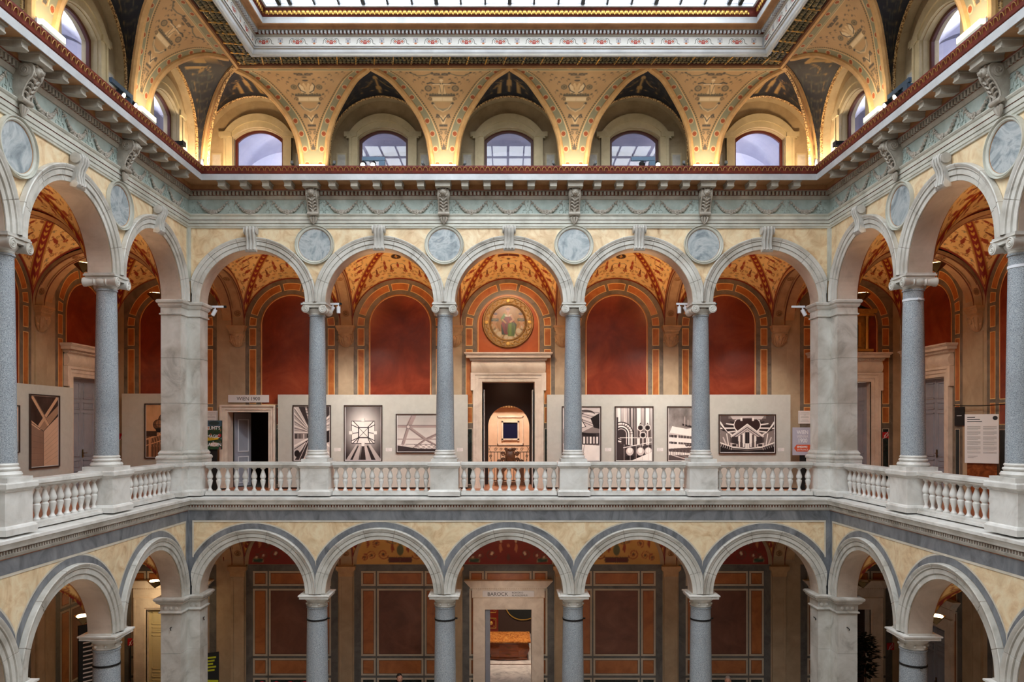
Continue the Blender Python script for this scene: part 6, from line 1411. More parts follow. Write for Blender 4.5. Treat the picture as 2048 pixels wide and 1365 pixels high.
# grey Vienna 1900 arrow board on a dark post
t = Thing('sign_board', 'grey-lilac WIEN VIENNA 1900 board with orange entrance arrow by the right pier', 'sign', (8.490, 3.1, FU), BACK); yb = 3.1
m = MB(); m.box(8.200, 8.770, yb, yb + .03, .83, 1.63, 'signgrey'); bd = t.part('board', m)
m = MB(); m.box(8.430, 8.570, yb + .03, yb + .08, FU, 1.4, 'slate'); m.box(8.270, 8.730, yb - .12, yb + .3, FU, FU + .03, 'slate'); t.part('post', m)
m = MB(); text_mb(m, 'WIEN', 8.485, 1.44, .155, yb, 'white_paint', sx=.84, bold=.002); text_mb(m, 'VIENNA', 8.485, 1.33, .115, yb, 'signwhite', sx=.80); text_mb(m, '1900', 8.485, 1.195, .165, yb, 'white_paint', sx=.84, bold=.002); t.part('lettering', m, bd)
m = MB(); m.add([(x, yb - .003, z) for x, z in ((8.240, 1.035), (8.310, 1.13), (8.730, 1.13), (8.690, 1.035), (8.730, .935), (8.310, .935))], [(0, 1, 2, 3, 4, 5)], 'orange_red'); ar = t.part('arrow', m, bd)
m = MB(); text_mb(m, 'EINGANG', 8.325, 1.047, .072, yb - .003, 'white_paint', 'LEFT', .93, .003); text_mb(m, 'ENTRANCE', 8.325, .962, .072, yb - .003, 'white_paint', 'LEFT', .86); t.part('arrow_lettering', m, bd)
# poster board
t = Thing('poster_stand', "dark stand with flowered poster reading KLIMT'S MAGIC GARDEN by the left pier", 'poster', (-8.48, 3.0, FU), BACK); yb = 3.0
m = MB(); m.box(-8.75, -8.23, yb, yb + .03, 1.0, 1.83, 'slate'); bd = t.part('board', m)
m = MB(); m.box(-8.59, -8.39, yb + .03, yb + .09, FU, 1.3, 'slate'); m.box(-8.73, -8.23, yb - .12, yb + .3, FU, FU + .03, 'slate'); t.part('post', m)
c = CV(0, .52, 0, .83, 190, (38, 62, 40)); c.noise(8, 4)
for i in range(70): c.circ(rng.uniform(0, .52), rng.uniform(0, .83), rng.uniform(.008, .03), ((70, 110, 50), (30, 50, 36), (190, 90, 60), (150, 170, 190), (110, 140, 60), (60, 80, 110))[i % 6], .8)
c.rect(0, .66, .52, .83, (70, 96, 124), .75); c.ell(.3, .75, .15, .06, (44, 60, 60)); c.circ(.12, .6, .05, (206, 140, 110)); c.circ(.46, .4, .05, (170, 36, 40)); c.rect(0, 0, .52, .10, (28, 74, 40), .8); c.ell(.3, .14, .12, .06, (226, 190, 170)); c.poly([(.02, .24), (.42, .29), (.42, .36), (.02, .33)], (240, 196, 50)); c.line([(.06, .30), (.38, .335)], .012, (120, 90, 20)); c.line([(.06, .27), (.3, .295)], .01, (120, 90, 20)); c.rect(.44, .025, .50, .05, (230, 100, 150))
t.part('print', board('print', c, 'print', -.265, 1.17, .245, 2.0, -.004), bd)
m = MB()
for s_, z, q in (("KLIMT'S", 1.57, .135), ('MAGIC', 1.33, .135), ('GARDEN', 1.09, .135)): text_mb(m, s_, -8.475, z, q, yb - .005, 'white_paint', sx=.86, bold=.002)
t.part('lettering', m, bd)
# framed notices
for x, d in ((-8.78, 'left of the WIEN 1900 doorway'), (8.76, 'above the grey Vienna board')):
    t = Thing('notice', 'white printed notice ' + d, 'notice', (x, GD - .02, 1.92), BACK, 'printed notices'); m = MB(); m.box(x - .19, x + .19, GD - .03, GD - .012, 1.74, 2.12, 'paper'); t.part('sheet', m)
    m = MB()
    for k, l_ in enumerate((.26, .28, .05, .22, .24, .0, .18, .26)):
        if l_: m.box(x - l_ / 2, x + l_ / 2, GD - .032, GD - .03, 2.06 - .036 * k, 2.068 - .036 * k, 'faint_ink')
    for a in (-.165, .165): m.box(x + a - .003, x + a + .003, GD - .032, GD - .03, 1.77, 2.09, 'faint_ink')
    t.part('print', m)
# text panel in the right gallery
t = Thing('information_board', 'large pale pink text panel on wooden stand in the right gallery', 'panel', (.97, 3.12, FU), RIGHT); yb = 3.2
A = Matrix.Translation((.97, 3.12, 0)) @ Matrix.Rotation(radians(50), 4, 'Z'); w_ = .34
m = MB(); m.box(-w_, w_, 0, .05, .80, 1.95, 'paper', A); pn = t.part('panel', m)
m = MB(); m.box(-.30, .30, .05, .12, FU, .82, 'walnut', A); t.part('stand', m)
m = MB()
for k, l_ in enumerate((.16, .26, .30)): m.box(-w_ + .05, -w_ + .05 + l_, -.004, -.001, 1.87 - .05 * k, 1.885 - .05 * k, 'ink', A)
for cx in (-.155, .165):
    for k in range(27):
        if k % 5 == 4: continue
        m.box(cx - .135, cx + .135 - (.05 if k % 5 == 3 else 0), -.004, -.001, 1.66 - .024 * k, 1.666 - .024 * k, 'faint_ink', A)
for k in range(3): m.box(-w_ + .06, -w_ + .06 + .2 - .04 * k, -.004, -.001, .96 - .022 * k, .966 - .022 * k, 'faint_ink', A)
t.part('print', m, pn)
m = MB(); m.lathe([(0, -.004), (.05, -.004)], (0, 0, 0), 20, 'ink', 'y', cap=False); mm = MB(); mm.add([(p[0] + .27, p[1], p[2] + 1.86) for p in m.v], m.f, 'ink', A); t.part('emblem', mm, pn)
# small dark plaque beside the right gallery door, cord on hooks, red fire signs
t = Thing('plaque', 'small black plaque beside the blue-grey door of the right gallery', 'plaque', (-.72, GD - .02, 1.9), RIGHT); m = MB(); m.box(-.92, -.52, GD - .03, GD - .012, 1.68, 2.16, 'slate'); t.part('plate', m); m = MB(); m.box(-.82, -.62, GD - .033, GD - .03, 1.93, 1.945, 'white_metal'); t.part('lettering', m)
m = MB(); m.tube([(-.75 + i * .25, 3.5, 2.2 - .035 * sin(pi * i / 10)) for i in range(11)], .012, 'iron', 5); single('cord', m, 'thin dark cord stretched along the right gallery wall', 'cord', (.5, 3.5, 2.2), RIGHT)
def firesign(fr, x, z, y, lab, s=.16):
    t = Thing('fire_sign', lab, 'sign', (x, y, z), fr, 'red fire signs'); m = MB(); m.box(x - s, x + s, y - .02, y - .002, z - s, z + s, 'alarm_red'); t.part('plate', m)
    m = MB(); m.tube([(x + .05, y - .022, z + .10), (x + .07, y - .022, z), (x, y - .022, z - .08), (x - .04, y - .022, z - .02), (x + .03, y - .022, z + .06), (x - .06, y - .022, z - .11)], .009, 'white_paint', 4); t.part('symbol', m)
firesign(BACK, -11.15, -4.72, GD, 'small red fire-hose sign on the lower wall, left corner bay', .105)
firesign(BACK, 11.3, -4.85, GD, 'small red fire-hose sign on the lower wall, right corner bay', .105)
firesign(BACK, -11.42, 1.36, GD, 'small red sign beside the short exhibition wall, left gallery corner', .09)
firesign(BACK, 11.15, 1.4, GD, 'small red sign in the right gallery corner', .09)
m = MB(); m.tube([(-11.15, GD - .06, -4.84), (-11.15, GD - .06, -6.2)], .02, 'slate', 6); m.lathe([(.0, -6.4), (.09, -6.39), (.09, -5.98), (.05, -5.92), (.03, -5.86), (0, -5.85)], (-11.15, GD - .14, 0), 14, 'alarm_red'); single('fire_extinguisher', m, 'fire extinguisher standing below the red sign, lower left corner', 'extinguisher', (-11.15, GD - .14, -6.4))
# lime lettered board, dark text stele, bench, potted tree
t = Thing('lime_board', 'dark standing board with lime-green lettering beside the lower left pier', 'sign', (-8.5, 2.9, FL), BACK)
A = Matrix.Translation((-8.5, 2.9, 0)) @ Matrix.Rotation(radians(24), 4, 'Z'); m = MB(); m.box(-.21, .21, 0, .05, FL, -4.82, 'slate', A); bd = t.part('board', m)
m = MB()
for k in range(5): m.box(-.13, .13 - .04 * (k % 3), -.004, -.001, -4.98 - .09 * k, -4.93 - .09 * k, 'lime', A)
t.part('lettering', m, bd)
m = MB(); m.add([(x, -.003, z) for x, z in ((-.19, -5.66), (.19, -5.72), (.19, -5.62), (-.19, -5.56))], [(0, 1, 2, 3)], 'lime', A); t.part('stripe', m, bd)
t = Thing('text_stele', 'tall black board with pale text behind the first lower left column', 'sign', (.85, 2.75, FL), LEFT)
A = Matrix.Translation((.85, 2.75, 0)) @ Matrix.Rotation(radians(-38), 4, 'Z'); m = MB(); m.box(-.40, .40, 0, .06, FL, -3.42, 'slate', A); bd = t.part('board', m); m = MB()
for k in range(22): m.box(-.30, -.30 + (.30, .42, .36, .5)[k % 4], -.004, -.001, -3.68 - .11 * k, -3.645 - .11 * k, 'signwhite', A)
t.part('print', m, bd)
m = MB(); m.box(-11.3, -10.2, 2.9, 3.4, FL + .42, FL + .54, 'slate'); t = Thing('bench', 'black upholstered bench under the red sign, lower left corner', 'bench', (-10.75, 3.15, FL), BACK); t.part('seat', m)
for x in (-11.22, -10.28):
    for y in (2.96, 3.34): m = MB(); m.box(x - .03, x + .03, y - .03, y + .03, FL, FL + .42, 'slate'); t.part('leg', m)
t = Thing('potted_tree', 'dark leafy potted tree in the lower right corner bay', 'plant', (9.95, 2.4, FL), BACK)
m = MB(); m.lathe([(.16, FL), (.2, FL + .02), (.26, FL + .42), (.28, FL + .44), (.24, FL + .45), (.1, FL + .41)], (9.95, 2.4, 0), 20, 'pot'); t.part('pot', m)
m = MB(); m.tube([(9.95, 2.4, FL + .4), (9.97, 2.42, -5.4), (9.93, 2.38, -4.7), (9.96, 2.4, -4.3)], [.035, .03, .024, .012], 'carved_wood', 7); t.part('trunk', m)
m = MB()
for i in range(420):
    a = rng.uniform(0, 2 * pi); z = rng.uniform(-5.3, -4.15); r = rng.uniform(.03, .26) * (1.1 - abs(z + 4.8) * .8); p = Vector((9.95 + r * cos(a), 2.4 + r * sin(a), z)); d = Vector((cos(a), sin(a), rng.uniform(-.4, .5))).normalized(); u = d.cross(Vector((0, 0, 1))).normalized(); L = rng.uniform(.14, .26)
    m.add([p, p + d * L * .5 + u * .05, p + d * L, p + d * L * .5 - u * .05], [(0, 1, 2, 3)], 'leaf_dark')
t.part('foliage', m, smooth=0)
# ------------------------------------------------------------------ two visitors and flower tables on the ground floor (only their tops show)
def chair(x, y, lab, q=0.0):
    t = Thing('chair', lab, 'chair', (x, y, FL), BACK, 'dark chairs on the ground floor')
    m = MB(); m.box(x - .22, x + .22, y - .22, y + .22, FL + .35 + q, FL + .395 + q, 'slate'); t.part('seat', m); m = MB(); m.box(x - .2, x + .2, y + .26, y + .295, FL + .55, FL + .85, 'slate'); t.part('backrest', m)
    for a in (-.19, .19):
        for b in (-.19, .19): m = MB(); m.box(x + a - .018, x + a + .018, y + b - .018, y + b + .018, FL, FL + .35 + q, 'iron'); t.part('leg', m)
def person(x, y, hair, cloth, lab, zh=0.0, turn=0.3):
    t = Thing('person', lab, 'person', (x, y, FL), BACK); s0 = FL + zh
    V = {'pel': (0, .05, .52), 'wst': (0, .04, .70), 'chs': (0, .02, .92), 'nk': (0, 0, 1.07), 'hd': (0, -.02, 1.13)}
    for s, k in ((-1, 'l'), (1, 'r')):
        V['hp' + k] = (s * .09, .03, .50); V['kn' + k] = (s * .11, -.40, .50); V['an' + k] = (s * .11, -.36, .09); V['to' + k] = (s * .12, -.53, .05)
        V['sh' + k] = (s * .17, .02, .99); V['el' + k] = (s * .23, -.02, .72); V['wr' + k] = (s * .12, -.22, .60); V['ha' + k] = (s * .09, -.29, .585)
    E = [('pel', 'wst'), ('wst', 'chs'), ('chs', 'nk'), ('nk', 'hd')] + [e for k in 'lr' for e in (('pel', 'hp' + k), ('hp' + k, 'kn' + k), ('kn' + k, 'an' + k), ('an' + k, 'to' + k), ('chs', 'sh' + k), ('sh' + k, 'el' + k), ('el' + k, 'wr' + k), ('wr' + k, 'ha' + k))]
    RR = {'pel': .14, 'wst': .13, 'chs': .14, 'nk': .055, 'hd': .05, 'hp': .09, 'kn': .06, 'an': .042, 'to': .035, 'sh': .06, 'el': .045, 'wr': .03, 'ha': .034}
    ks = list(V); me = bpy.data.meshes.new('body'); b = bmesh.new(); sk = b.verts.layers.skin.verify(); vs = {k: b.verts.new(V[k]) for k in ks}
    for k in ks: r = RR.get(k, RR.get(k[:-1], .05)); vs[k][sk].radius = (r, r); vs[k][sk].use_root = (k == 'pel')
    for a, c_ in E: b.edges.new((vs[a], vs[c_]))
    b.to_mesh(me); b.free(); tmp = bpy.data.objects.new('body', me); COL.objects.link(tmp); tmp.modifiers.new('s', 'SKIN').use_smooth_shade = True; tmp.modifiers.new('d', 'SUBSURF').levels = 1
    g = bpy.context.evaluated_depsgraph_get(); m2 = bpy.data.meshes.new_from_object(tmp.evaluated_get(g)); bpy.data.objects.remove(tmp)
    bm = bmesh.new(); bm.from_mesh(m2)
    def blob(c, r, n=14):
        q = bmesh.ops.create_uvsphere(bm, u_segments=n, v_segments=n - 4, radius=1)['verts']
        for v in q: v.co = Vector((c[0] + v.co.x * r[0], c[1] + v.co.y * r[1] - (.012 if v.co.z < -.3 and v.co.y < 0 else 0), c[2] + v.co.z * r[2]))
    blob((0, -.03, 1.21), (.076, .092, .115)); blob((0, -.125, 1.20), (.014, .022, .024), 8)
    for s in (-1, 1): blob((s * .077, -.02, 1.205), (.012, .022, .032), 8)
    for s in (-1, 1):
        for i, L in enumerate((.075, .085, .08, .062)):
            for j in range(3): blob((s * (.075 + .018 * i - .02), -.30 - L * .35 * j, .58 - .012 * j), (.0095, .02, .009), 8)
        blob((s * .055, -.29, .585), (.011, .03, .011), 8)
    bm.to_mesh(m2); bm.free(); m2.materials.clear(); m2.materials.append(MATS['skin']); m2.polygons.foreach_set('use_smooth', [True] * len(m2.polygons)); m2.polygons.foreach_set('material_index', [0] * len(m2.polygons))
    Rz = Matrix.Rotation(turn, 4, 'Z'); Tz = Matrix.Translation((0, 0, zh)); m2.transform(Tz @ Rz); bo = t.part('body', m2)
    h = MB(); h.ball((0, -.012, 1.235), (.085, .096, .105), hair, 14, 9); hm = h.mesh('hair'); bm = bmesh.new(); bm.from_mesh(hm)
    bmesh.ops.delete(bm, geom=[v for v in bm.verts if v.co.y < -.055 and v.co.z < 1.27 or v.co.z < 1.17], context='VERTS'); bm.to_mesh(hm); bm.free(); hm.transform(Tz @ Rz); t.part('hair', hm)
    for s in (-1, 1): e = MB(); e.ball((s * .03, -.113, 1.225), (.011, .008, .008), 'ink', 8, 5); em = e.mesh('eye'); em.transform(Tz @ Rz); t.part('eye', em)
    mo = MB(); mo.ball((0, -.115, 1.155), (.024, .008, .006), 'brownpanel', 8, 5); mm_ = mo.mesh('mouth'); mm_.transform(Tz @ Rz); t.part('mouth', mm_)
    cl = MB(); cl.lathe([(.165, .5), (.155, .62), (.15, .74), (.175, .9), (.18, .97), (.14, 1.03), (.075, 1.075), (.066, 1.10)], (0, .03, 0), 18, cloth, cap=False)
    for s in (-1, 1): cl.tube([(s * .12, .02, 1.0), (s * .19, .01, .95), (s * .215, 0, .86), (s * .235, -.02, .72), (s * .19, -.12, .65), (s * .14, -.19, .61)], [.085, .085, .07, .058, .05, .042], cloth, 10)
    cm = cl.mesh('jacket'); cm.transform(Tz @ Rz); t.part('jacket', cm)
    tr_ = MB()
    for s in (-1, 1): tr_.tube([(s * .09, .05, .50), (s * .11, -.38, .50), (s * .115, -.41, .46), (s * .112, -.37, .12)], [.1, .072, .072, .052], 'cloth_dark', 10)
    tm_ = tr_.mesh('trousers'); tm_.transform(Tz @ Rz); t.part('trousers', tm_)
    sh_ = MB()
    for s in (-1, 1): sh_.ball((s * .115, -.44, .045), (.05, .125, .045), 'ink', 10, 6)
    sm_ = sh_.mesh('shoes'); sm_.transform(Tz @ Rz); t.part('shoes', sm_)
chair(-2.98, 1.95, 'dark chair under the dark-haired man, lower left-centre bay'); person(-2.98, 1.88, 'hair_dark', 'cloth_blue', 'dark-haired person seated on the ground floor behind yellow flowers', 0.0, .5)
chair(5.97, 1.95, 'dark chair under the grey-haired visitor, lower right bay', -.07); person(5.97, 1.88, 'hair_grey', 'cloth_dark', 'grey-haired person seated on the ground floor, right of the BAROCK doorway', -.07, -.3)
def flower(x, y, z, petal, lab, grp, loc):
    t = Thing('potted_flower', lab, 'flower', (x, y, z), BACK, grp)
    m = MB(); m.lathe([(.05, z), (.07, z + .11), (.075, z + .12), (.05, z + .12)], (x, y, 0), 12, 'pot'); t.part('pot', m)
    m = MB()
    for i in range(10): a = 2 * pi * i / 10; m.tube([(x, y, z + .12), (x + .05 * cos(a), y + .05 * sin(a), z + .24), (x + .1 * cos(a), y + .1 * sin(a), z + .26 - .02 * (i % 3))], [.008, .024, .006], 'leaf_pale' if i % 2 else 'leaf', 5)
    t.part('leaves', m); m = MB(); m.tube([(x, y, z + .12), (x, y, z + .36)], .008, 'leaf', 5); t.part('stem', m)
    m = MB()
    for i in range(9): a = 2 * pi * i / 9; m.ball((x + .045 * cos(a), y + .045 * sin(a), z + .39 - .02 * (i % 2)), (.04, .04, .045), petal, 8, 5)
    m.ball((x, y, z + .41), .045, petal, 8, 5); t.part('blossom', m)
def table(x0, x1, y, lab):
    t = Thing('table', lab, 'table', ((x0 + x1) / 2, y, FL), BACK, 'flower tables'); m = MB(); m.box(x0, x1, y - .25, y + .25, FL + .72, FL + .76, 'walnut'); t.part('table_top', m)
    for x in (x0 + .06, x1 - .06):
        for b in (-.2, .2): m = MB(); m.box(x - .025, x + .025, y + b - .025, y + b + .025, FL, FL + .72, 'walnut'); t.part('leg', m)
table(-6.85, -5.2, 1.6, 'table of red potted flowers, lower bay nearest the left pier'); table(-4.1, -2.1, 1.25, 'table of yellow potted flowers before the seated dark-haired person')
for i in range(4): flower(-6.63 + i * .385, 1.6, FL + .76, 'petal_red', f'{ORD[i]} red potted flower from the left on the ground-floor table', 'red potted flowers', 0)
for i in range(10): flower(-4.0 + i * .2, 1.25, FL + .76, 'petal_yellow', f'{ORD[i]} yellow potted flower from the left on the ground-floor table', 'yellow potted flowers', 0)
# ------------------------------------------------------------------ light fittings
def lamp(name, kind, frame, loc, power, color, aim=None, **k):
    l = bpy.data.lights.new(name, kind); l.energy = power; l.color = color
    for a, b in k.items(): setattr(l, a, b)
    o = bpy.data.objects.new(name, l); COL.objects.link(o)
    p = frame @ Vector(loc); o.location = p
    if aim is not None: o.rotation_euler = ((frame @ Vector(aim)) - p).to_track_quat('-Z', 'Y').to_euler()
    return o
WARM, WARM2 = (1.0, .66, .35), (1.0, .78, .52)
K_UP, K_LOW, K_COVE, K_PIC = 100, 28, 8, 300
def bowl(fr, x, y, z, lab, level, on=True, power=1.0):
    t = Thing('bowl_uplight', lab, 'lamp', (x, y, z), fr, f'bronze bowl uplights of the {level} gallery')
    m = MB(); m.lathe([(.02, z - .16), (.05, z - .13), (.17, z - .02), (.21, z + .02), (.20, z + .025), (.16, z - .01), (.01, z - .03)], (x, y, 0), 4, 'brass', cap=False); t.part('bowl', m)
    m = MB(); m.lathe([(0, z), (.14, z + .004), (.12, z + .04), (0, z + .055)], (x, y, 0), 12, 'lamp_warm' if on else 'white_metal', cap=False); t.part('bulb', m)
    m = MB(); m.tube([(x, y, z - .14), (x, y - .16, z - .06), (x, .49, z - .02)], .018, 'brass', 6); t.part('arm', m)
    if on: lamp('uplight', 'SPOT', fr, (x, y, z + .10), (K_UP if level == 'upper' else K_LOW) * power, WARM, (x, y + .35, z + 2), spot_size=radians(168), spot_blend=.35, shadow_soft_size=.1)
def tracklight(fr, x0, x1, y, z, heads, lab):
    t = Thing('track_light', lab, 'spotlight', ((x0 + x1) / 2, y, z), fr, 'white track lights on the column tops')
    m = MB(); m.box(x0, x1, y - .02, y + .02, z - .025, z + .025, 'white_metal'); m.box(x1 - .06, x1, y - .022, y + .022, z - .027, z + .027, 'black_metal'); t.part('track', m)
    for hx, tilt in heads:
        m = MB(); A = Matrix.Translation((hx, y, z - .03)); m.box(-.012, .012, -.012, .012, -.05, .0, 'white_metal', A)
        B = A @ Matrix.Translation((0, 0, -.06)) @ Matrix.Rotation(tilt, 4, 'Y'); v = MB(); v.lathe([(.0, .02), (.05, .02), (.05, -.15), (.043, -.155), (.04, -.13), (0, -.13)], (0, 0, 0), 14, 'white_metal', cap=False); m.add(v.v, v.f, 'white_metal', B); t.part('spot_head', m)
for sg, w in ((-1, 'left'), (1, 'right')):
    tracklight(BACK, sg * 4.8 - .52, sg * 4.8 + .52, .65, 4.80, [(sg * 4.8 - sg * .30, sg * -.5), (sg * 4.8 - sg * .44, 0)], f'white track light lying behind the capital of the {"first" if sg < 0 else "last"} back column')
    tracklight(BACK, *sorted((sg * 7.62, sg * 7.22)), .62, 4.72, [(sg * 7.5, sg * -.5)], f'white track spot on the {w} corner pier, facing the back gallery')
for k, x in enumerate(CB): bowl(BACK, x, .84, ZS + .31, f'bronze uplight behind the {ORD[k]} back column of the upper gallery', 'upper', power=1.15 if abs(x) < 3 else 1); bowl(BACK, x, .82, ZL + .2, f'bronze uplight behind the {ORD[k]} back column of the lower gallery', 'lower', power=.8)
for fr, sg, w in ((LEFT, 1, 'left'), (RIGHT, -1, 'right')):
    for lx, d, tx in ((.62, 1.1, 'corner pier'), (-2.9, .95, 'first column from the back corner'), (-6.1, .95, 'second column from the back corner')):
        bowl(fr, sg * lx, d, ZS + .30, f'bronze bowl uplight by the {tx}, {w} upper gallery', 'upper', power=.6)
        bowl(fr, sg * lx, d, ZL + .16, f'bronze bowl uplight by the {tx}, {w} lower gallery', 'lower', on=(w == 'left' or lx != .62), power=1.1 if w == 'left' else .55)
    tracklight(fr, *sorted((sg * -3.0, sg * -2.6)), .66, 4.80, [(sg * -2.75, .6)], f'white track spot by the first column from the back corner, {w} gallery')
    tracklight(fr, *sorted((sg * .55, sg * .95)), .66, 4.78, [(sg * .85, .6)], f'white track spot on the gallery side of the {w} corner pier')
# luminous boxes at the feet of the cove spandrels
def cove_box(fr, x, lab):
    t = Thing('cove_light', lab, 'lamp', (x, -.16, 7.9), fr, 'luminous boxes at the feet of the cove')
    m = MB(); m.box(x - .31, x + .31, -.30, -.185, 7.9, 7.955, 'greystone'); m.box(x - .31, x + .31, -.22, -.185, 7.955, 8.06, 'white_metal'); t.part('housing', m); m = MB(); m.box(x - .305, x + .305, -.305, -.22, 7.957, 8.045, 'uplight_glow'); t.part('diffuser', m)
    for s in (-1, 1) if fr is BACK else ():
        m = MB(); m.tube([(x + s * .40, -.16, 7.9), (x + s * .52, -.16, 8.12)], .028, 'black_metal', 7); m.box(x + s * .52 - .03, x + s * .52 + .03, -.19, -.13, 8.10, 8.17, 'bar_grey'); t.part('side_lamp', m)
    lamp('cove_uplight', 'AREA', fr, (x, -.40, 8.06), K_COVE, WARM2, (x, -.12, 9.2), shape='RECTANGLE', size=.55, size_y=.10)
for k, x in enumerate(CB): cove_box(BACK, x, f'{ORD[k]} luminous box from the left on the back cornice')
for fr, sg, w in ((LEFT, 1, 'left'), (RIGHT, -1, 'right')):
    for k, x in enumerate(CS): cove_box(LEFTC if w == 'left' else RIGHTC, sg * x, f'{ORD[k]} luminous box from the back corner on the {w} cornice')
def spotbar(fr, x0, x1, y, z, heads, lab):
    t = Thing('spotlight_bar', lab, 'spotlight', ((x0 + x1) / 2, y, 7.9), fr, 'spotlight bars on the cornice'); xm = (x0 + x1) / 2
    m = MB(); m.box(x0, x1, y - .03, y + .03, z, z + .09, 'blue_metal'); m.tube([(xm, y, z), (xm, y + .3, z - .02), (xm, y + .3, 7.9)], .022, 'black_metal', 6); t.part('bar', m)
    for hx, on in heads:
        m = MB(); v = MB(); v.lathe([(.0, .10), (.06, .09), (.07, -.06), (.062, -.065), (.05, -.04), (0, -.04)], (0, 0, 0), 16, 'black_metal', 'z', cap=False)
        A = Matrix.Translation((hx, y - .04, z - .10)) @ Matrix.Rotation(radians(-62), 4, 'X'); m.add(v.v, v.f, 'black_metal', A); m.box(hx - .012, hx + .012, y - .03, y, z - .1, z + .01, 'black_metal'); hd = t.part('spot_head', m)
        m = MB(); v = MB(); v.lathe([(0, -.05), (.052, -.052), (.052, -.062), (0, -.075)], (0, 0, 0), 16, 'lamp_on' if on else 'slate', cap=False); m.add(v.v, v.f, v.mats[0], A); t.part('lens', m, hd)
        if on: lamp('spot', 'SPOT', fr, (hx, y - .2, z - .16), 160, WARM2, (hx * .3 if fr is BACK else hx, y - 4.5, FL), spot_size=radians(50), spot_blend=.6, shadow_soft_size=.05)
    m = MB(); m.box(x1 - .14, x1, y - .06, y + .06, z - .15, z - .02, 'blue_metal'); t.part('driver_box', m)
spotbar(BACK, -3.55, -3.0, -.42, 8.08, [(-3.52, 1), (-3.28, 1)], 'black bar with two lit spotlights before the second back clerestory window')
spotbar(BACK, 2.95, 3.52, -.42, 8.08, [(3.2, 0), (3.58, 1)], 'black bar with one lit and one dark spotlight before the fourth back clerestory window')
spotbar(LEFT, -4.5, -3.72, -.46, 8.12, [(-4.2, 1), (-3.74, 1)], 'black bar with two lit spotlights on the left cornice')
spotbar(RIGHT, 3.72, 4.5, -.46, 8.12, [(3.74, 1), (4.12, 1)], 'black bar with two lit spotlights on the right cornice')
for fr, x, w in ((LEFT, -1.4, 'left'), (RIGHT, 1.4, 'right')):
    t = Thing('floodlight', f'small black floodlight on a stalk, {w} cornice near the back corner', 'lamp', (x, -.42, 7.9), fr, 'black floodlights'); m = MB(); m.lathe([(.05, 7.9), (.05, 7.93), (.02, 7.94), (.02, 8.08)], (x, -.42, 0), 12, 'black_metal'); t.part('stalk', m); m = MB(); m.box(x - .07, x + .07, -.5, -.32, 8.08, 8.17, 'black_metal'); m.box(x - .085, x + .085, -.52, -.5, 8.07, 8.18, 'black_metal'); t.part('head', m)
    lamp('corner_glow', 'AREA', fr, (x * .38, -.52, 8.0), 30, WARM2, (0.35 * (1 if x > 0 else -1) * -1, .3, 9.3), shape='DISK', size=.3)
    lamp('corner_glow', 'AREA', BACK, ((-1 if w == 'left' else 1) * 7.05, -.42, 8.0), 26, WARM, ((-1 if w == 'left' else 1) * 6.9, .5, 9.1), shape='DISK', size=.25)
for sg, w in ((-1, 'left'), (1, 'right')):
    t = Thing('corner_spot', f'small black spotlight in the {w} back corner of the cornice', 'spotlight', (sg * 7.45, -.42, 7.9), BACK, 'corner spots'); m = MB(); m.lathe([(.035, 7.9), (.03, 7.95), (.04, 7.97), (.045, 8.12), (.0, 8.13)], (sg * 7.42, -.42, 0), 12, 'black_metal'); t.part('body', m); m = MB(); m.ball((sg * 7.42, -.475, 7.96), .034, 'white_metal', 10, 6); t.part('lens', m)
# picture lighting and room lighting (track heads, the rooms' own lamps, added fill lamps)
for x, px in ((-4.5, -5.6), (-4.4, -3.6), (-1.5, -2.2), (1.5, 2.3), (4.4, 3.8), (4.5, 5.2), (7.4, 7.0)):
    lamp('picture_spot', 'SPOT', BACK, (x, .75, 4.66), K_PIC, (1, .93, .84), (px, PY, 1.4), spot_size=radians(75), spot_blend=.9, shadow_soft_size=.08)
lamp('tondo_spot', 'SPOT', BACK, (0, .75, 5.75), 230, (1, .82, .58), (0, GD, 4.0), spot_size=radians(70), spot_blend=.8, shadow_soft_size=.06)
for fr, sg in ((LEFT, 1), (RIGHT, -1)):
    lamp('picture_spot', 'SPOT', fr, (sg * -2.8, .8, 4.66), K_PIC * .45, (1, .82, .62), (sg * -.4, 3.3, 1.4), spot_size=radians(80), spot_blend=.9, shadow_soft_size=.08)
    lamp('corner_spotlight', 'SPOT', fr, (sg * .7, .8, 4.7), K_PIC * .3, (1, .80, .58), (sg * 2.6, 3.3, 1.2), spot_size=radians(90), spot_blend=.9, shadow_soft_size=.08)
lamp('portal_fill', 'SPOT', BACK, (0, .8, -2.7), 90, (1, .90, .78), (0, GD, -4.2), spot_size=radians(70), spot_blend=.9, shadow_soft_size=.08)  # added fill lamp without fitting, in place of court daylight on the doorway
lamp('stair_lamp', 'AREA', BACK, (0, 7.6, 4.4), 260, (1, .86, .70), (0, 7.8, 0), shape='DISK', size=1.2)
lamp('lobby_lamp', 'AREA', BACK, (0, 4.5, 3.2), 3, (1, .7, .45), (0, 4.5, 0), shape='DISK', size=.3)
lamp('room_lamp', 'SPOT', BACK, (1.1, 6.4, -2.8), 420, (1, .78, .55), (.3, 8.4, FL), spot_size=radians(95), spot_blend=.7, shadow_soft_size=.1)
lamp('room_lamp', 'AREA', BACK, (0, 7.0, -2.7), 60, (1, .80, .62), (0, 7.4, FL), shape='DISK', size=.8)
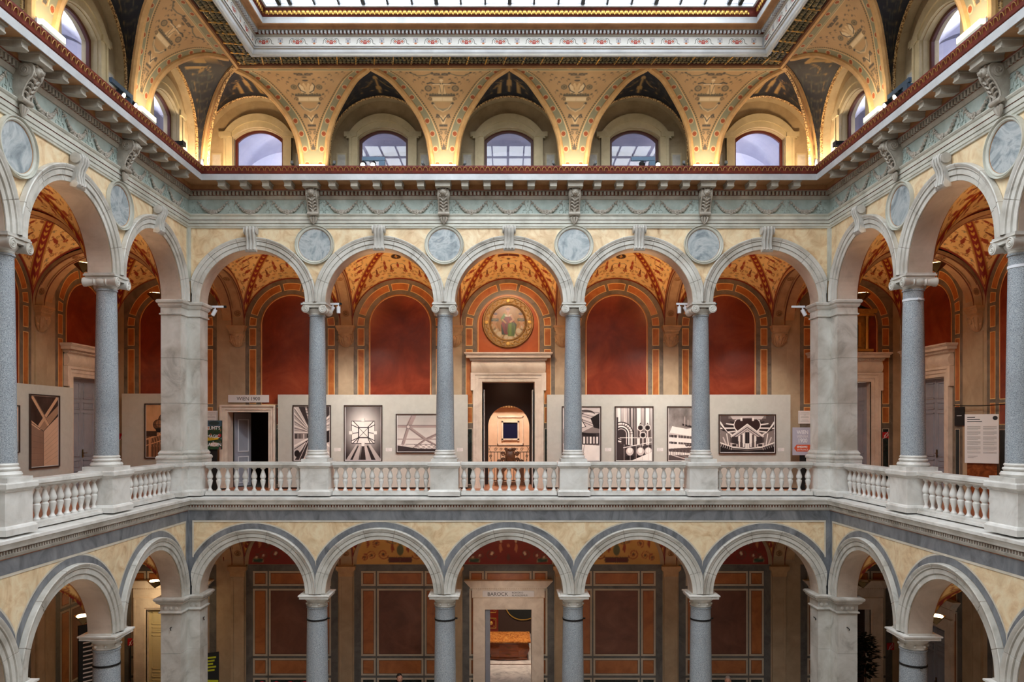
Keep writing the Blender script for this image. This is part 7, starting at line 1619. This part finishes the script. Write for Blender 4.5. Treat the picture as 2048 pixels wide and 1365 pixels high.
lamp('doorway_glow', 'AREA', BACK, (-10.0, 2.6, -3.0), 16, (1, .78, .46), (-10.2, GD, -5), shape='DISK', size=.4)
for fr, x, k in ((BACK, -6.4, 62), (BACK, 6.4, 62), (BACK, 0, 14), (LEFTC, -1.5, 70), (LEFTC, -4.9, 60), (LEFTC, -8.1, 60), (RIGHTC, 1.5, 70), (RIGHTC, 4.9, 60), (RIGHTC, 8.1, 60)):
    y0 = 1.1 if fr is BACK else .75; lamp('passage_fill', 'AREA', fr, (x, y0, 9.5), k, (.90, .92, 1), (x, y0 + 1.9, 8.5), shape='RECTANGLE', size=1.6, size_y=.4)  # added area lamps, hidden above the window heads, brighten the closed passage
# ------------------------------------------------------------------ daylight through the skylight
W = bpy.data.worlds.new('sky'); sc.world = W; W.use_nodes = True; bg = W.node_tree.nodes['Background']
bg.inputs['Color'].default_value = (.97, .985, 1, 1); bg.inputs['Strength'].default_value = 7.6
p = lamp('skylight_portal', 'AREA', BACK, (0, YF / 2, 11.02), 1, (1, 1, 1), (0, YF / 2, 0), shape='RECTANGLE', size=2 * XC - 2 * SH - 4.76, size_y=-YF - 4.76)
p.rotation_euler = (0, 0, 0); p.data.cycles.is_portal = True
# ------------------------------------------------------------------ camera
cam = bpy.data.cameras.new('camera'); co = bpy.data.objects.new('camera', cam); COL.objects.link(co); sc.camera = co
co.location = (-.1, -18.54, 1.68); co.rotation_euler = (pi / 2, 0, 0)
cam.sensor_width = 36; cam.lens = 1500 / 2048 * 36; cam.shift_x = 14 / 2048; cam.shift_y = (852 - 682.5) / 2048; cam.clip_start = .05; cam.clip_end = 200
sc.view_settings.view_transform = 'Standard'; sc.view_settings.look = 'None'; sc.view_settings.gamma = 1; sc.view_settings.exposure = 0.0
sc.cycles.max_bounces = 7; sc.cycles.diffuse_bounces = 4; sc.cycles.glossy_bounces = 3; sc.cycles.transparent_max_bounces = 8; sc.cycles.caustics_reflective = False; sc.cycles.caustics_refractive = False; sc.cycles.sample_clamp_indirect = 6
